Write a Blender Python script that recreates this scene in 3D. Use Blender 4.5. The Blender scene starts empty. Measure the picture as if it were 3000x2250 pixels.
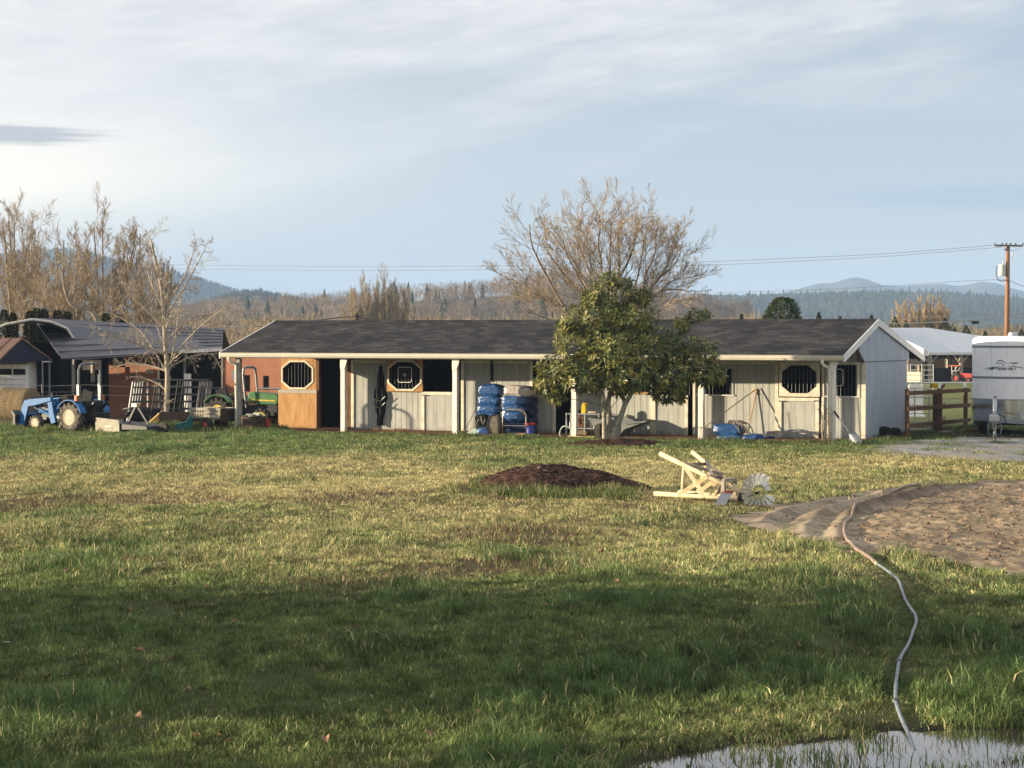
import bpy, math, random
import numpy as np
from mathutils import Vector, Matrix
R = math.radians
random.seed(11); rng = np.random.default_rng(11)
sc = bpy.context.scene; col = sc.collection
V = Vector
# ---------------------------------------------------------------- camera model (photo pixels 3000x2250)
F = 6700.; HC = 3.1; CX, CY = 1500., 1125.; PITCH = math.atan(149/F)
cp_, sp_ = math.cos(PITCH), math.sin(PITCH)
def ray(px, py):
    x = (px-CX)/F; y = -(py-CY)/F
    return V((x, cp_+y*sp_, -sp_+y*cp_))
def at(px, py, Y):
    r = ray(px, py); t = Y/r.y
    return V((r.x*t, Y, HC+r.z*t))
def vnoise(x, y, seed=0):
    x = np.asarray(x, float); y = np.asarray(y, float)
    xi = np.floor(x).astype(np.int64); yi = np.floor(y).astype(np.int64)
    xf = x-xi; yf = y-yi
    def h(a, b):
        n = (a*374761393+b*668265263+seed*974634777) & 0xffffffff
        n = ((n ^ (n >> 13))*1274126177) & 0xffffffff
        return ((n ^ (n >> 16)) & 0xffff)/65535.
    u = xf*xf*(3-2*xf); v = yf*yf*(3-2*yf)
    return (h(xi, yi)*(1-u)+h(xi+1, yi)*u)*(1-v)+(h(xi, yi+1)*(1-u)+h(xi+1, yi+1)*u)*v
def fbm(x, y, o=4, seed=0):
    s = 0; a = .5; t = 0
    for i in range(o):
        s = s+a*vnoise(np.asarray(x)*2**i, np.asarray(y)*2**i, seed+i*17); t += a; a *= .5
    return s/t
PUD = (3.6, 15.6, 2.76, 2.3)
def pud(x, y): return ((x-PUD[0])/PUD[2])**2+((y-PUD[1])/PUD[3])**2
def gz(x, y):
    x = np.asarray(x, float); y = np.asarray(y, float)
    s = -0.0097*np.clip(y-74, 0, 134)
    w = np.clip((60-y)/12, 0, 1)*np.clip((y-4)/6, 0, 1)
    d = pud(x, y)
    w = w*np.clip((d-1)/2.5, .12, 1)
    b = w*(.05*np.sin(.33*x+1.3)*np.sin(.3*y+.4)+.03*np.sin(.8*x-.5*y+.7)+.09*(fbm(x*.42, y*.42, 3, 5)-.5))
    dip = -.12*np.clip(1.5-d-.7*(fbm(x*1.7, y*2.4, 3, 9)-.5), 0, .8)
    return s+b+dip
def gz1(x, y): return float(gz(x, y))
def ground(px, py):
    r = ray(px, py); z = 0.
    for i in range(8):
        t = (z-HC)/r.z; z = gz1(r.x*t, r.y*t)
    return V((r.x*t, r.y*t, z))
# ---------------------------------------------------------------- mesh builder
class MB:
    def __init__(s): s.v = []; s.f = []; s.m = []; s.mi = 0
    def add(s, vs, fs):
        o = len(s.v); s.v.extend([tuple(p) for p in vs])
        s.f.extend([tuple(i+o for i in f) for f in fs]); s.m.extend([s.mi]*len(fs)); return s
    def box(s, c, d, rot=None, tp=(1, 1)):
        hx, hy, hz = d[0]/2, d[1]/2, d[2]/2
        ps = [V((x*(tp[0] if z > 0 else 1), y*(tp[1] if z > 0 else 1), z)) for z in (-hz, hz) for x, y in ((-hx, -hy), (hx, -hy), (hx, hy), (-hx, hy))]
        if rot is not None:
            m = rot if isinstance(rot, Matrix) else Matrix.Rotation(rot, 3, 'Z')
            ps = [m @ p for p in ps]
        c = V(c)
        return s.add([p+c for p in ps], [(3, 2, 1, 0), (4, 5, 6, 7), (0, 1, 5, 4), (1, 2, 6, 5), (2, 3, 7, 6), (3, 0, 4, 7)])
    def b2(s, x0, x1, y0, y1, z0, z1):
        return s.box(((x0+x1)/2, (y0+y1)/2, (z0+z1)/2), (abs(x1-x0), abs(y1-y0), abs(z1-z0)))
    def bar(s, p, q, w, h, up=(0, 0, 1)):
        p, q = V(p), V(q); d = (q-p); L = d.length; d = d.normalized(); up = V(up)
        if abs(d.dot(up)) > .98: up = V((0, 1, 0)) if abs(d.y) < .9 else V((1, 0, 0))
        y = up.cross(d).normalized(); z = d.cross(y)
        m = Matrix((d, y, z)).transposed()
        return s.box((p+q)/2, (L, w, h), m)
    def tube(s, pts, r, n=8, cap=True):
        pts = [V(p) for p in pts]; k = len(pts)
        rs = r if isinstance(r, (list, tuple)) else [r]*k
        vs = []; fs = []
        prev = None
        for i in range(k):
            d = (pts[min(i+1, k-1)]-pts[max(i-1, 0)])
            d = d.normalized() if d.length > 1e-9 else V((0, 0, 1))
            if prev is None:
                a = V((0, 0, 1)) if abs(d.z) < .9 else V((1, 0, 0))
                x = a.cross(d).normalized()
            else:
                x = (prev-d*prev.dot(d))
                x = x.normalized() if x.length > 1e-6 else V((1, 0, 0))
            prev = x; y = d.cross(x)
            for j in range(n):
                t = 2*math.pi*j/n
                vs.append(pts[i]+(x*math.cos(t)+y*math.sin(t))*rs[i])
        for i in range(k-1):
            for j in range(n):
                a = i*n+j; b = i*n+(j+1) % n
                fs.append((a, b, b+n, a+n))
        if cap: fs.append(tuple(reversed(range(n)))); fs.append(tuple(range((k-1)*n, k*n)))
        return s.add(vs, fs)
    def spike(s, p, q, r):
        d = (q-p); a = V((0, 0, 1)) if abs(d.z) < .9*d.length else V((1, 0, 0))
        x = a.cross(d).normalized()*r; y = d.cross(x).normalized()*r
        o = len(s.v)
        s.v.extend([tuple(p+x), tuple(p-x*.5+y*.87), tuple(p-x*.5-y*.87), tuple(q)])
        s.f.extend([(o, o+1, o+3), (o+1, o+2, o+3), (o+2, o, o+3)]); s.m.extend([s.mi]*3)
    def lathe(s, prof, m=None, n=24, closed=False):
        vs = []; fs = []; k = len(prof)
        for r_, z in prof:
            for j in range(n):
                t = 2*math.pi*j/n
                p = V((r_*math.cos(t), r_*math.sin(t), z)); vs.append(m @ p if m else p)
        for i in range(k-1 if not closed else k):
            i2 = (i+1) % k
            for j in range(n):
                fs.append((i*n+j, i*n+(j+1) % n, i2*n+(j+1) % n, i2*n+j))
        if not closed:
            fs.append(tuple(reversed(range(n)))); fs.append(tuple(range((k-1)*n, k*n)))
        return s.add(vs, fs)
    def ext(s, poly, y0, y1, m=None):
        n = len(poly)
        vs = [V((x, y0, z)) for x, z in poly]+[V((x, y1, z)) for x, z in poly]
        if m: vs = [m @ p for p in vs]
        fs = [tuple(range(n)), tuple(reversed(range(n, 2*n)))]+[(i+n, (i+1) % n+n, (i+1) % n, i) for i in range(n)]
        return s.add(vs, fs)
    def sphere(s, c, r, n=10, k=7):
        c = V(c); rr = r if isinstance(r, (tuple, list)) else (r, r, r)
        pr = []
        vs = []; fs = []
        for i in range(k+1):
            a = math.pi*(i/k)-math.pi/2
            for j in range(n):
                t = 2*math.pi*j/n
                vs.append(c+V((math.cos(a)*math.cos(t)*rr[0], math.cos(a)*math.sin(t)*rr[1], math.sin(a)*rr[2])))
        for i in range(k):
            for j in range(n): fs.append((i*n+j, i*n+(j+1) % n, (i+1)*n+(j+1) % n, (i+1)*n+j))
        return s.add(vs, fs)
    def build(s, name, mat, parent=None, loc=None, rz=0, smooth=False, bevel=0, colors=None):
        me = bpy.data.meshes.new(name)
        me.from_pydata(s.v, [], s.f)
        mats = mat if isinstance(mat, (list, tuple)) else [mat]
        for m in mats: me.materials.append(m)
        if len(mats) > 1: me.polygons.foreach_set('material_index', s.m)
        if smooth: me.polygons.foreach_set('use_smooth', [True]*len(me.polygons))
        if colors is not None:
            ca = me.color_attributes.new('Col', 'FLOAT_COLOR', 'POINT')
            ca.data.foreach_set('color', np.asarray(colors, np.float32).ravel())
        me.update()
        o = bpy.data.objects.new(name, me); col.objects.link(o)
        if parent is not None: o.parent = parent
        if loc is not None: o.location = loc
        if rz: o.rotation_euler.z = rz
        if bevel:
            b = o.modifiers.new('bevel', 'BEVEL'); b.width = bevel; b.segments = 2; b.limit_method = 'ANGLE'; b.angle_limit = R(40)
        return o
def npmesh(name, verts, tris, mat, colors=None, parent=None, loc=None, smooth=False, k=3):
    verts = np.asarray(verts, np.float32); tris = np.asarray(tris, np.int32)
    me = bpy.data.meshes.new(name)
    me.vertices.add(len(verts)); me.vertices.foreach_set('co', verts.ravel())
    me.loops.add(tris.size); me.loops.foreach_set('vertex_index', tris.ravel())
    me.polygons.add(len(tris)); me.polygons.foreach_set('loop_start', np.arange(0, tris.size, k, dtype=np.int32))
    me.polygons.foreach_set('loop_total', np.full(len(tris), k, np.int32))
    if smooth: me.polygons.foreach_set('use_smooth', np.ones(len(tris), bool))
    me.materials.append(mat)
    if colors is not None:
        ca = me.color_attributes.new('Col', 'FLOAT_COLOR', 'POINT')
        ca.data.foreach_set('color', np.asarray(colors, np.float32).ravel())
    me.update(); me.validate()
    o = bpy.data.objects.new(name, me); col.objects.link(o)
    if parent is not None: o.parent = parent
    if loc is not None: o.location = loc
    return o
def tag(o, label=None, cat=None, group=None, kind=None):
    if label: o['label'] = label
    if cat: o['category'] = cat
    if group: o['group'] = group
    if kind: o['kind'] = kind
    return o
def thing(name, label, cat, loc=(0, 0, 0), rz=0, group=None):
    o = bpy.data.objects.new(name, None); col.objects.link(o); o.empty_display_size = .2
    o.location = loc; o.rotation_euler.z = rz
    return tag(o, label, cat, group)
def dup(root, loc, rz=0, label=None, group=None, scale=None):
    r = root.copy(); col.objects.link(r); r.location = loc; r.rotation_euler.z = rz
    if label: r['label'] = label
    if group: r['group'] = group
    if scale: r.scale = scale if isinstance(scale, (tuple, list)) else (scale,)*3
    for ch in list(root.children):
        c = ch.copy(); col.objects.link(c); c.parent = r
        for g in ch.children:
            d = g.copy(); col.objects.link(d); d.parent = c
    return r
# ---------------------------------------------------------------- materials
def nd(nt, t, **k):
    n = nt.nodes.new(t)
    for a, b in k.items(): setattr(n, a, b)
    return n
def M(name, c, rough=.75, var=.18, scale=4., bump=0., bscale=30., metal=0., spec=.3, stretch=(1, 1, 1), c2=None, thr=(.35, .65), coat=0., trans=0.):
    m = bpy.data.materials.new(name); m.use_nodes = True; nt = m.node_tree
    bs = nt.nodes['Principled BSDF']
    bs.inputs['Roughness'].default_value = rough; bs.inputs['Metallic'].default_value = metal
    bs.inputs['Specular IOR Level'].default_value = spec
    if coat: bs.inputs['Coat Weight'].default_value = coat
    tc = nd(nt, 'ShaderNodeTexCoord'); mp = nd(nt, 'ShaderNodeMapping'); mp.inputs['Scale'].default_value = stretch
    nt.links.new(tc.outputs['Object'], mp.inputs['Vector'])
    nz = nd(nt, 'ShaderNodeTexNoise'); nz.inputs['Scale'].default_value = scale; nz.inputs['Detail'].default_value = 7; nz.inputs['Roughness'].default_value = .65
    nt.links.new(mp.outputs[0], nz.inputs['Vector'])
    rp = nd(nt, 'ShaderNodeValToRGB')
    lo = tuple(max(0, x*(1-var)) for x in c); hi = tuple(min(1, x*(1+var)) for x in (c2 or c))
    rp.color_ramp.elements[0].position = thr[0]; rp.color_ramp.elements[0].color = (*lo, 1)
    rp.color_ramp.elements[1].position = thr[1]; rp.color_ramp.elements[1].color = (*hi, 1)
    nt.links.new(nz.outputs['Fac'], rp.inputs['Fac'])
    nt.links.new(rp.outputs['Color'], bs.inputs['Base Color'])
    if bump:
        n2 = nd(nt, 'ShaderNodeTexNoise'); n2.inputs['Scale'].default_value = bscale; n2.inputs['Detail'].default_value = 5
        nt.links.new(mp.outputs[0], n2.inputs['Vector'])
        bp = nd(nt, 'ShaderNodeBump'); bp.inputs['Strength'].default_value = bump; bp.inputs['Distance'].default_value = .02
        nt.links.new(n2.outputs['Fac'], bp.inputs['Height']); nt.links.new(bp.outputs[0], bs.inputs['Normal'])
    if trans: bs.inputs['Transmission Weight'].default_value = trans
    return m
def MA(name, rough=.7, spec=.2, transl=.0, var=.25, scale=3.):
    """material that takes its colour from the 'Col' attribute, with a little noise"""
    m = bpy.data.materials.new(name); m.use_nodes = True; nt = m.node_tree
    bs = nt.nodes['Principled BSDF']; out = nt.nodes['Material Output']
    bs.inputs['Roughness'].default_value = rough; bs.inputs['Specular IOR Level'].default_value = spec
    at_ = nd(nt, 'ShaderNodeAttribute', attribute_name='Col')
    nz = nd(nt, 'ShaderNodeTexNoise'); nz.inputs['Scale'].default_value = scale; nz.inputs['Detail'].default_value = 4
    tc = nd(nt, 'ShaderNodeTexCoord'); nt.links.new(tc.outputs['Object'], nz.inputs['Vector'])
    mr = nd(nt, 'ShaderNodeMapRange'); mr.inputs['From Min'].default_value = .3; mr.inputs['From Max'].default_value = .7
    mr.inputs['To Min'].default_value = 1-var; mr.inputs['To Max'].default_value = 1+var
    nt.links.new(nz.outputs['Fac'], mr.inputs['Value'])
    vm = nd(nt, 'ShaderNodeVectorMath', operation='SCALE'); nt.links.new(at_.outputs['Color'], vm.inputs[0]); nt.links.new(mr.outputs[0], vm.inputs['Scale'])
    nt.links.new(vm.outputs[0], bs.inputs['Base Color'])
    if transl:
        tr = nd(nt, 'ShaderNodeBsdfTranslucent'); nt.links.new(vm.outputs[0], tr.inputs['Color'])
        mx = nd(nt, 'ShaderNodeMixShader'); mx.inputs[0].default_value = transl
        nt.links.new(bs.outputs[0], mx.inputs[1]); nt.links.new(tr.outputs[0], mx.inputs[2]); nt.links.new(mx.outputs[0], out.inputs['Surface'])
    return m
def shingle_mat():
    m = bpy.data.materials.new('asphalt_shingle'); m.use_nodes = True; nt = m.node_tree
    bs = nt.nodes['Principled BSDF']; bs.inputs['Roughness'].default_value = .95; bs.inputs['Specular IOR Level'].default_value = .1
    tc = nd(nt, 'ShaderNodeTexCoord')
    br = nd(nt, 'ShaderNodeTexBrick'); br.offset = .37; br.offset_frequency = 2
    br.inputs['Color1'].default_value = (.034, .034, .037, 1); br.inputs['Color2'].default_value = (.082, .08, .083, 1)
    br.inputs['Mortar'].default_value = (.022, .02, .02, 1); br.inputs['Scale'].default_value = 1
    br.inputs['Mortar Size'].default_value = .008; br.inputs['Brick Width'].default_value = .33; br.inputs['Row Height'].default_value = .17; br.inputs['Bias'].default_value = -.35
    nt.links.new(tc.outputs['Object'], br.inputs['Vector'])
    nz = nd(nt, 'ShaderNodeTexNoise'); nz.inputs['Scale'].default_value = 1.2; nz.inputs['Detail'].default_value = 9
    nt.links.new(tc.outputs['Object'], nz.inputs['Vector'])
    mr = nd(nt, 'ShaderNodeMapRange'); mr.inputs['From Min'].default_value = .3; mr.inputs['From Max'].default_value = .7; mr.inputs['To Min'].default_value = .7; mr.inputs['To Max'].default_value = 1.35
    nt.links.new(nz.outputs['Fac'], mr.inputs['Value'])
    vm = nd(nt, 'ShaderNodeVectorMath', operation='SCALE'); nt.links.new(br.outputs['Color'], vm.inputs[0]); nt.links.new(mr.outputs[0], vm.inputs['Scale'])
    nt.links.new(vm.outputs[0], bs.inputs['Base Color'])
    bp = nd(nt, 'ShaderNodeBump'); bp.inputs['Strength'].default_value = .8; bp.inputs['Distance'].default_value = .02
    nt.links.new(br.outputs['Color'], bp.inputs['Height']); nt.links.new(bp.outputs[0], bs.inputs['Normal'])
    return m
m = {}
def mk(k, *a, **kw): m[k] = M(k, *a, **kw)
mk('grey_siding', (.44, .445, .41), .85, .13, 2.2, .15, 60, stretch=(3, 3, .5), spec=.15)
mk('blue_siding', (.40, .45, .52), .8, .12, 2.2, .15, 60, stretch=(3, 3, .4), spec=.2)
mk('cream_paint', (.70, .64, .5), .7, .14, 6, .15, 60, c2=(.74, .69, .56), spec=.25)
mk('white_trim', (.76, .75, .72), .6, .07, 5, spec=.3)
mk('gutter_paint', (.62, .58, .48), .5, .06, 3, spec=.35)
mk('peeling_paint', (.66, .62, .55), .8, .3, 12, .3, 40, stretch=(1, 1, .35), spec=.2, thr=(.3, .45))
mk('tan_plywood', (.46, .25, .10), .85, .2, 3, .1, 30, stretch=(2, 2, .5), spec=.15, c2=(.5, .29, .13))
mk('brown_board', (.16, .085, .05), .85, .3, 6, .2, 30, stretch=(1, 1, .3), spec=.15)
mk('dark_wood', (.06, .045, .035), .9, .3, 5, stretch=(1, 1, .3), spec=.1)
mk('grey_strip', (.42, .40, .36), .8, .15, 5)
mk('bar_metal', (.12, .12, .13), .5, .2, 10, metal=.6)
mk('roof_underside', (.18, .15, .12), .9, .2, 4)
m['shingle'] = shingle_mat()
mk('soil', (.14, .09, .055), .95, .35, 3, .6, 18, spec=.05)
mk('dirt', (.37, .265, .185), .95, .28, 1.6, .5, 40, spec=.05, c2=(.42, .30, .21))
mk('red_wall', (.32, .145, .092), .85, .16, 1.2, .1, 30, spec=.15)
mk('slate_metal', (.055, .054, .072), .5, .14, 2, metal=.2, spec=.3)
mk('rust_metal', (.17, .10, .08), .7, .3, 3, stretch=(3, .4, 1), metal=.2)
mk('navy', (.016, .02, .05), .7, .15, 3)
mk('canvas', (.22, .21, .15), .85, .15, 2)
mk('black_cloth', (.012, .012, .014), .9, .3, 6)
mk('galv', (.42, .43, .44), .38, .15, 8, metal=.85)
mk('grey_steel', (.2, .21, .22), .45, .2, 8, metal=.6)
mk('black_paint', (.015, .015, .017), .45, .3, 10, spec=.4)
mk('rubber', (.028, .026, .024), .85, .3, 8, .2, 40, c2=(.06, .05, .042))
mk('dusty_rubber', (.10, .09, .075), .9, .3, 6, c2=(.14, .12, .095))
mk('tractor_blue', (.02, .135, .36), .5, .2, 9, spec=.3)
mk('tractor_green', (.05, .16, .05), .45, .2, 6, spec=.4)
mk('rim_cream', (.44, .37, .26), .55, .15, 6)
mk('rim_yellow', (.6, .42, .05), .5, .15, 6)
mk('amber', (.5, .12, .03), .3, .1, 5, spec=.5)
mk('sticker', (.75, .73, .68), .5, .1, 5)
mk('hay', (.23, .175, .105), .95, .35, 9, .8, 60, stretch=(1, 4, 4), spec=.05)
mk('timber_yellow', (.58, .40, .16), .75, .16, 5, stretch=(1, 1, .3))
mk('weathered_wood', (.20, .17, .14), .9, .25, 5, .2, 40, stretch=(.4, 3, 3), spec=.1)
mk('planter_wood', (.075, .05, .035), .9, .3, 5)
mk('teal_plastic', (.02, .13, .12), .45, .15, 5)
mk('olive_metal', (.34, .31, .24), .6, .18, 5)
mk('red_plastic', (.5, .05, .04), .45, .15, 5)
mk('purple_blue', (.07, .09, .38), .45, .12, 5)
mk('blue_wrap', (.026, .085, .24), .26, .4, 7, 1.0, 11, spec=.65, stretch=(1, 1, 2.2))
mk('dark_blue_wrap', (.018, .045, .11), .3, .25, 6, .7, 9, spec=.6)
mk('clear_wrap', (.36, .33, .33), .25, .35, 5, .7, 9, spec=.7, c2=(.46, .40, .36))
mk('light_blue_bag', (.10, .22, .55), .3, .2, 7, .8, 12, spec=.6)
mk('grey_rug', (.14, .125, .10), .95, .3, 7, .5, 30)
mk('chrome', (.62, .58, .5), .22, .08, 8, metal=1.)
mk('yellow_plastic', (.72, .47, .01), .4, .08, 5)
mk('white_plastic', (.72, .70, .66), .4, .08, 5)
mk('grey_plastic', (.19, .20, .19), .5, .15, 4)
mk('pale_green', (.36, .46, .38), .5, .12, 5)
mk('pink_cloth', (.38, .17, .14), .9, .2, 8)
mk('handle_wood', (.5, .28, .1), .6, .2, 8)
mk('dark_handle', (.10, .09, .06), .6, .2, 8)
mk('alu', (.5, .51, .52), .35, .12, 6, metal=.8)
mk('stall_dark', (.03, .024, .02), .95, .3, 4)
mk('trailer_white', (.90, .90, .91), .32, .05, 3, spec=.5, coat=.3)
mk('trailer_grey', (.2, .21, .23), .4, .1, 5)
mk('trailer_steel', (.62, .64, .68), .16, .08, 2, metal=1.)
mk('logo_ink', (.05, .06, .08), .5, .1, 5)
mk('fence_brown', (.14, .078, .048), .85, .22, 5, .2, 30, stretch=(.5, .5, 2), spec=.15)
mk('fence_white', (.74, .74, .72), .55, .08, 5)
mk('barn_roof_white', (.62, .65, .68), .45, .06, 1)
mk('barn_post', (.32, .27, .21), .9, .2, 3)
mk('tan_siding', (.5, .43, .32), .9, .12, 2)
mk('black_panel', (.02, .018, .018), .9, .3, 3)
mk('red_trim', (.5, .08, .07), .7, .1, 3)
mk('grey_roof', (.33, .35, .38), .6, .1, 2)
mk('pole_wood', (.30, .15, .075), .85, .25, 4, stretch=(3, 3, .4))
mk('porcelain', (.62, .64, .60), .4, .06, 4)
mk('wire', (.07, .08, .09), .6, .1, 4)
mk('bark_pale', (.33, .27, .20), .9, .3, 7, .4, 25, stretch=(2, 2, .6), c2=(.4, .34, .26))
mk('bark_brown', (.29, .22, .15), .9, .3, 5, c2=(.36, .28, .19))
mk('bark_grey', (.22, .175, .135), .9, .3, 5, c2=(.29, .23, .17))
mk('bark_lichen', (.19, .165, .12), .9, .35, 9, .4, 30, c2=(.36, .33, .25))
mk('panel_dark', (.055, .055, .058), .45, .2, 8, metal=.4)
mk('red_soil', (.18, .07, .04), .95, .4, 8, .8, 40, spec=.05)
mk('wood_peeled', (.68, .53, .31), .65, .14, 6, .1, 30, c2=(.72, .58, .36), spec=.25)
mk('wood_grey', (.30, .27, .23), .8, .2, 6)
mk('hose_grey', (.19, .225, .24), .5, .15, 6)
mk('hose_brown', (.29, .215, .17), .7, .25, 6)
mk('rock_white', (.27, .25, .21), .8, .1, 6)
mk('leaf_litter', (.26, .155, .09), .8, .35, 20)
mk('hill_near', (.10, .085, .055), .95, .35, .02, c2=(.13, .10, .065))
mk('hill_far', (.035, .048, .03), .95, .35, .008, c2=(.055, .06, .035))
m['blade'] = MA('grass_blade', .6, .25, .3, .12, 1.)
m['leaf'] = MA('tree_leaf', .42, .4, .2, .15, 2.)
m['chip'] = MA('bark_chip', .9, .1, 0, .2, 5.)
m['twigmass'] = MA('twig_mass', .9, .05, .1, .15, .2)
m['needle'] = MA('needle', .8, .1, .1, .2, 1.)

def splash(mat, hgt, colr, amt=.75, sc_=5.):
    """dried mud splashed up the foot of a wall, and streaky grime"""
    nt = mat.node_tree; bs = nt.nodes['Principled BSDF']; src = bs.inputs['Base Color'].links[0].from_socket
    tc = nd(nt, 'ShaderNodeTexCoord'); sp = nd(nt, 'ShaderNodeSeparateXYZ'); nt.links.new(tc.outputs['Object'], sp.inputs[0])
    nz = nd(nt, 'ShaderNodeTexNoise'); nz.inputs['Scale'].default_value = sc_; nz.inputs['Detail'].default_value = 8; nz.inputs['Roughness'].default_value = .7
    nt.links.new(tc.outputs['Object'], nz.inputs['Vector'])
    a = nd(nt, 'ShaderNodeMath', operation='MULTIPLY_ADD'); nt.links.new(nz.outputs['Fac'], a.inputs[0]); a.inputs[1].default_value = hgt*3.2; a.inputs[2].default_value = -hgt*1.1
    b = nd(nt, 'ShaderNodeMath', operation='SUBTRACT'); nt.links.new(a.outputs[0], b.inputs[0]); nt.links.new(sp.outputs[2], b.inputs[1])
    r = nd(nt, 'ShaderNodeMapRange'); nt.links.new(b.outputs[0], r.inputs['Value']); r.inputs['From Min'].default_value = -.05; r.inputs['From Max'].default_value = hgt*.9; r.inputs['To Max'].default_value = amt
    mp = nd(nt, 'ShaderNodeMapping'); mp.inputs['Scale'].default_value = (9, 9, .8); nt.links.new(tc.outputs['Object'], mp.inputs['Vector'])
    n2 = nd(nt, 'ShaderNodeTexNoise'); n2.inputs['Scale'].default_value = 1.; n2.inputs['Detail'].default_value = 5; nt.links.new(mp.outputs[0], n2.inputs['Vector'])
    r2 = nd(nt, 'ShaderNodeMapRange'); nt.links.new(n2.outputs['Fac'], r2.inputs['Value']); r2.inputs['From Min'].default_value = .56; r2.inputs['From Max'].default_value = .8; r2.inputs['To Max'].default_value = .45
    m1 = nd(nt, 'ShaderNodeMix', data_type='RGBA'); nt.links.new(r2.outputs[0], m1.inputs[0]); nt.links.new(src, m1.inputs[6]); m1.inputs[7].default_value = (.2, .18, .15, 1)
    m2 = nd(nt, 'ShaderNodeMix', data_type='RGBA'); nt.links.new(r.outputs[0], m2.inputs[0]); nt.links.new(m1.outputs[2], m2.inputs[6]); m2.inputs[7].default_value = (*colr, 1)
    nt.links.new(m2.outputs[2], bs.inputs['Base Color'])
for k_ in ('grey_siding', 'cream_paint', 'blue_siding', 'tan_plywood', 'peeling_paint'): splash(m[k_], .22, (.17, .115, .075))
for k_, h_ in (('dusty_rubber', .3), ('rim_cream', .3), ('trailer_white', .9), ('wood_peeled', .04)): splash(m[k_], h_, (.2, .155, .11), .4, 9.)
# ---------------------------------------------------------------- stable frame
PR = ground(2440, 1298); PL = at(700, 1260, PR.y*1.13)
A_ = V((PR.x-PL.x, PR.y-PL.y, 0)); SL = A_.length; A_.normalize(); B_ = V((-A_.y, A_.x, 0))
TH = math.atan2(-A_.y, A_.x)
SO = V((PR.x, PR.y, 0))
def kk(px): return (px-CX)/F/cp_
def SU(px, v):
    k = kk(px); return (k*(SO.y+v*B_.y)-SO.x-v*B_.x)/(A_.x-k*A_.y)
def SV(px, u):
    k = kk(px); return (k*(SO.y+u*A_.y)-SO.x-u*A_.x)/(B_.x-k*B_.y)
def SW(u, v, z=0): return SO+A_*u+B_*v+V((0, 0, z))
def SZ(py, u, v): return at(1500, py, SO.y+A_.y*u+B_.y*v).z
def suv(x, y):
    dx = np.asarray(x)-SO.x; dy = np.asarray(y)-SO.y
    return dx*A_.x+dy*A_.y, dx*B_.x+dy*B_.y
# ---------------------------------------------------------------- light, sky, camera
SUN_EL = R(8.4); TR = (B_+A_*1.95).normalized()          # horizontal travel of the light
cam_d = bpy.data.cameras.new('camera'); cam = bpy.data.objects.new('camera', cam_d); col.objects.link(cam)
cam.location = (0, 0, HC); cam.rotation_euler = (math.pi/2-PITCH, 0, 0)
cam_d.sensor_width = 36; cam_d.lens = 36*F/3000; cam_d.clip_end = 20000; cam_d.clip_start = .1
sc.camera = cam
sd = bpy.data.lights.new('sun', 'SUN'); so = bpy.data.objects.new('sun', sd); col.objects.link(so)
sd.energy = 5.0; sd.angle = R(.5); sd.color = (1, .83, .58)
dvec = V((TR.x*math.cos(SUN_EL), TR.y*math.cos(SUN_EL), -math.sin(SUN_EL)))
so.rotation_euler = dvec.to_track_quat('-Z', 'Y').to_euler(); so.location = (-20, -30, 30)
W = bpy.data.worlds.new('World'); sc.world = W; W.use_nodes = True; nt = W.node_tree
bg = nt.nodes['Background']
sky = nd(nt, 'ShaderNodeTexSky'); sky.sky_type = 'NISHITA'; sky.sun_disc = False
sky.sun_elevation = SUN_EL; sky.sun_rotation = math.atan2(-TR.x, -TR.y) % (2*math.pi)
sky.air_density = 1.0; sky.dust_density = 1.6; sky.ozone_density = 1.6
tcw = nd(nt, 'ShaderNodeTexCoord')
def mth(op, a, b=None, c=None, clamp=False):
    n = nd(nt, 'ShaderNodeMath', operation=op); n.use_clamp = clamp
    for i, x in enumerate((a, b, c)):
        if x is None: continue
        if isinstance(x, (int, float)): n.inputs[i].default_value = x
        else: nt.links.new(x, n.inputs[i])
    return n.outputs[0]
sx = nd(nt, 'ShaderNodeSeparateXYZ'); nt.links.new(tcw.outputs['Generated'], sx.inputs[0])
hyp = mth('MAXIMUM', mth('SQRT', mth('ADD', mth('MULTIPLY', sx.outputs[0], sx.outputs[0]), mth('MULTIPLY', sx.outputs[1], sx.outputs[1]))), .02)
az = mth('ARCTAN2', sx.outputs[0], sx.outputs[1]); el = mth('DIVIDE', sx.outputs[2], hyp)     # tangents of azimuth and height
def wnoise(ax, ex, rot, scale, det, seed):
    cx = nd(nt, 'ShaderNodeCombineXYZ')
    nt.links.new(mth('MULTIPLY_ADD', az, ax, mth('MULTIPLY', el, rot)), cx.inputs[0]); nt.links.new(mth('MULTIPLY_ADD', el, ex, mth('MULTIPLY', az, rot*1.5)), cx.inputs[1]); cx.inputs[2].default_value = seed
    n = nd(nt, 'ShaderNodeTexNoise'); n.inputs['Scale'].default_value = scale; n.inputs['Detail'].default_value = det; n.inputs['Roughness'].default_value = .55
    n.inputs['Distortion'].default_value = .35
    nt.links.new(cx.outputs[0], n.inputs['Vector']); return n.outputs['Fac']
def sstep(x, a, b):
    n = nd(nt, 'ShaderNodeMapRange', interpolation_type='SMOOTHSTEP'); nt.links.new(x, n.inputs['Value'])
    n.inputs['From Min'].default_value = a; n.inputs['From Max'].default_value = b; return n.outputs[0]
def gauss(a0, e0, ra, re):
    q = mth('ADD', mth('POWER', mth('ABSOLUTE', mth('DIVIDE', mth('SUBTRACT', az, a0), ra)), 2.), mth('POWER', mth('ABSOLUTE', mth('DIVIDE', mth('SUBTRACT', el, e0), re)), 2.))
    return mth('EXPONENT', mth('MULTIPLY', q, -1))
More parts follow.
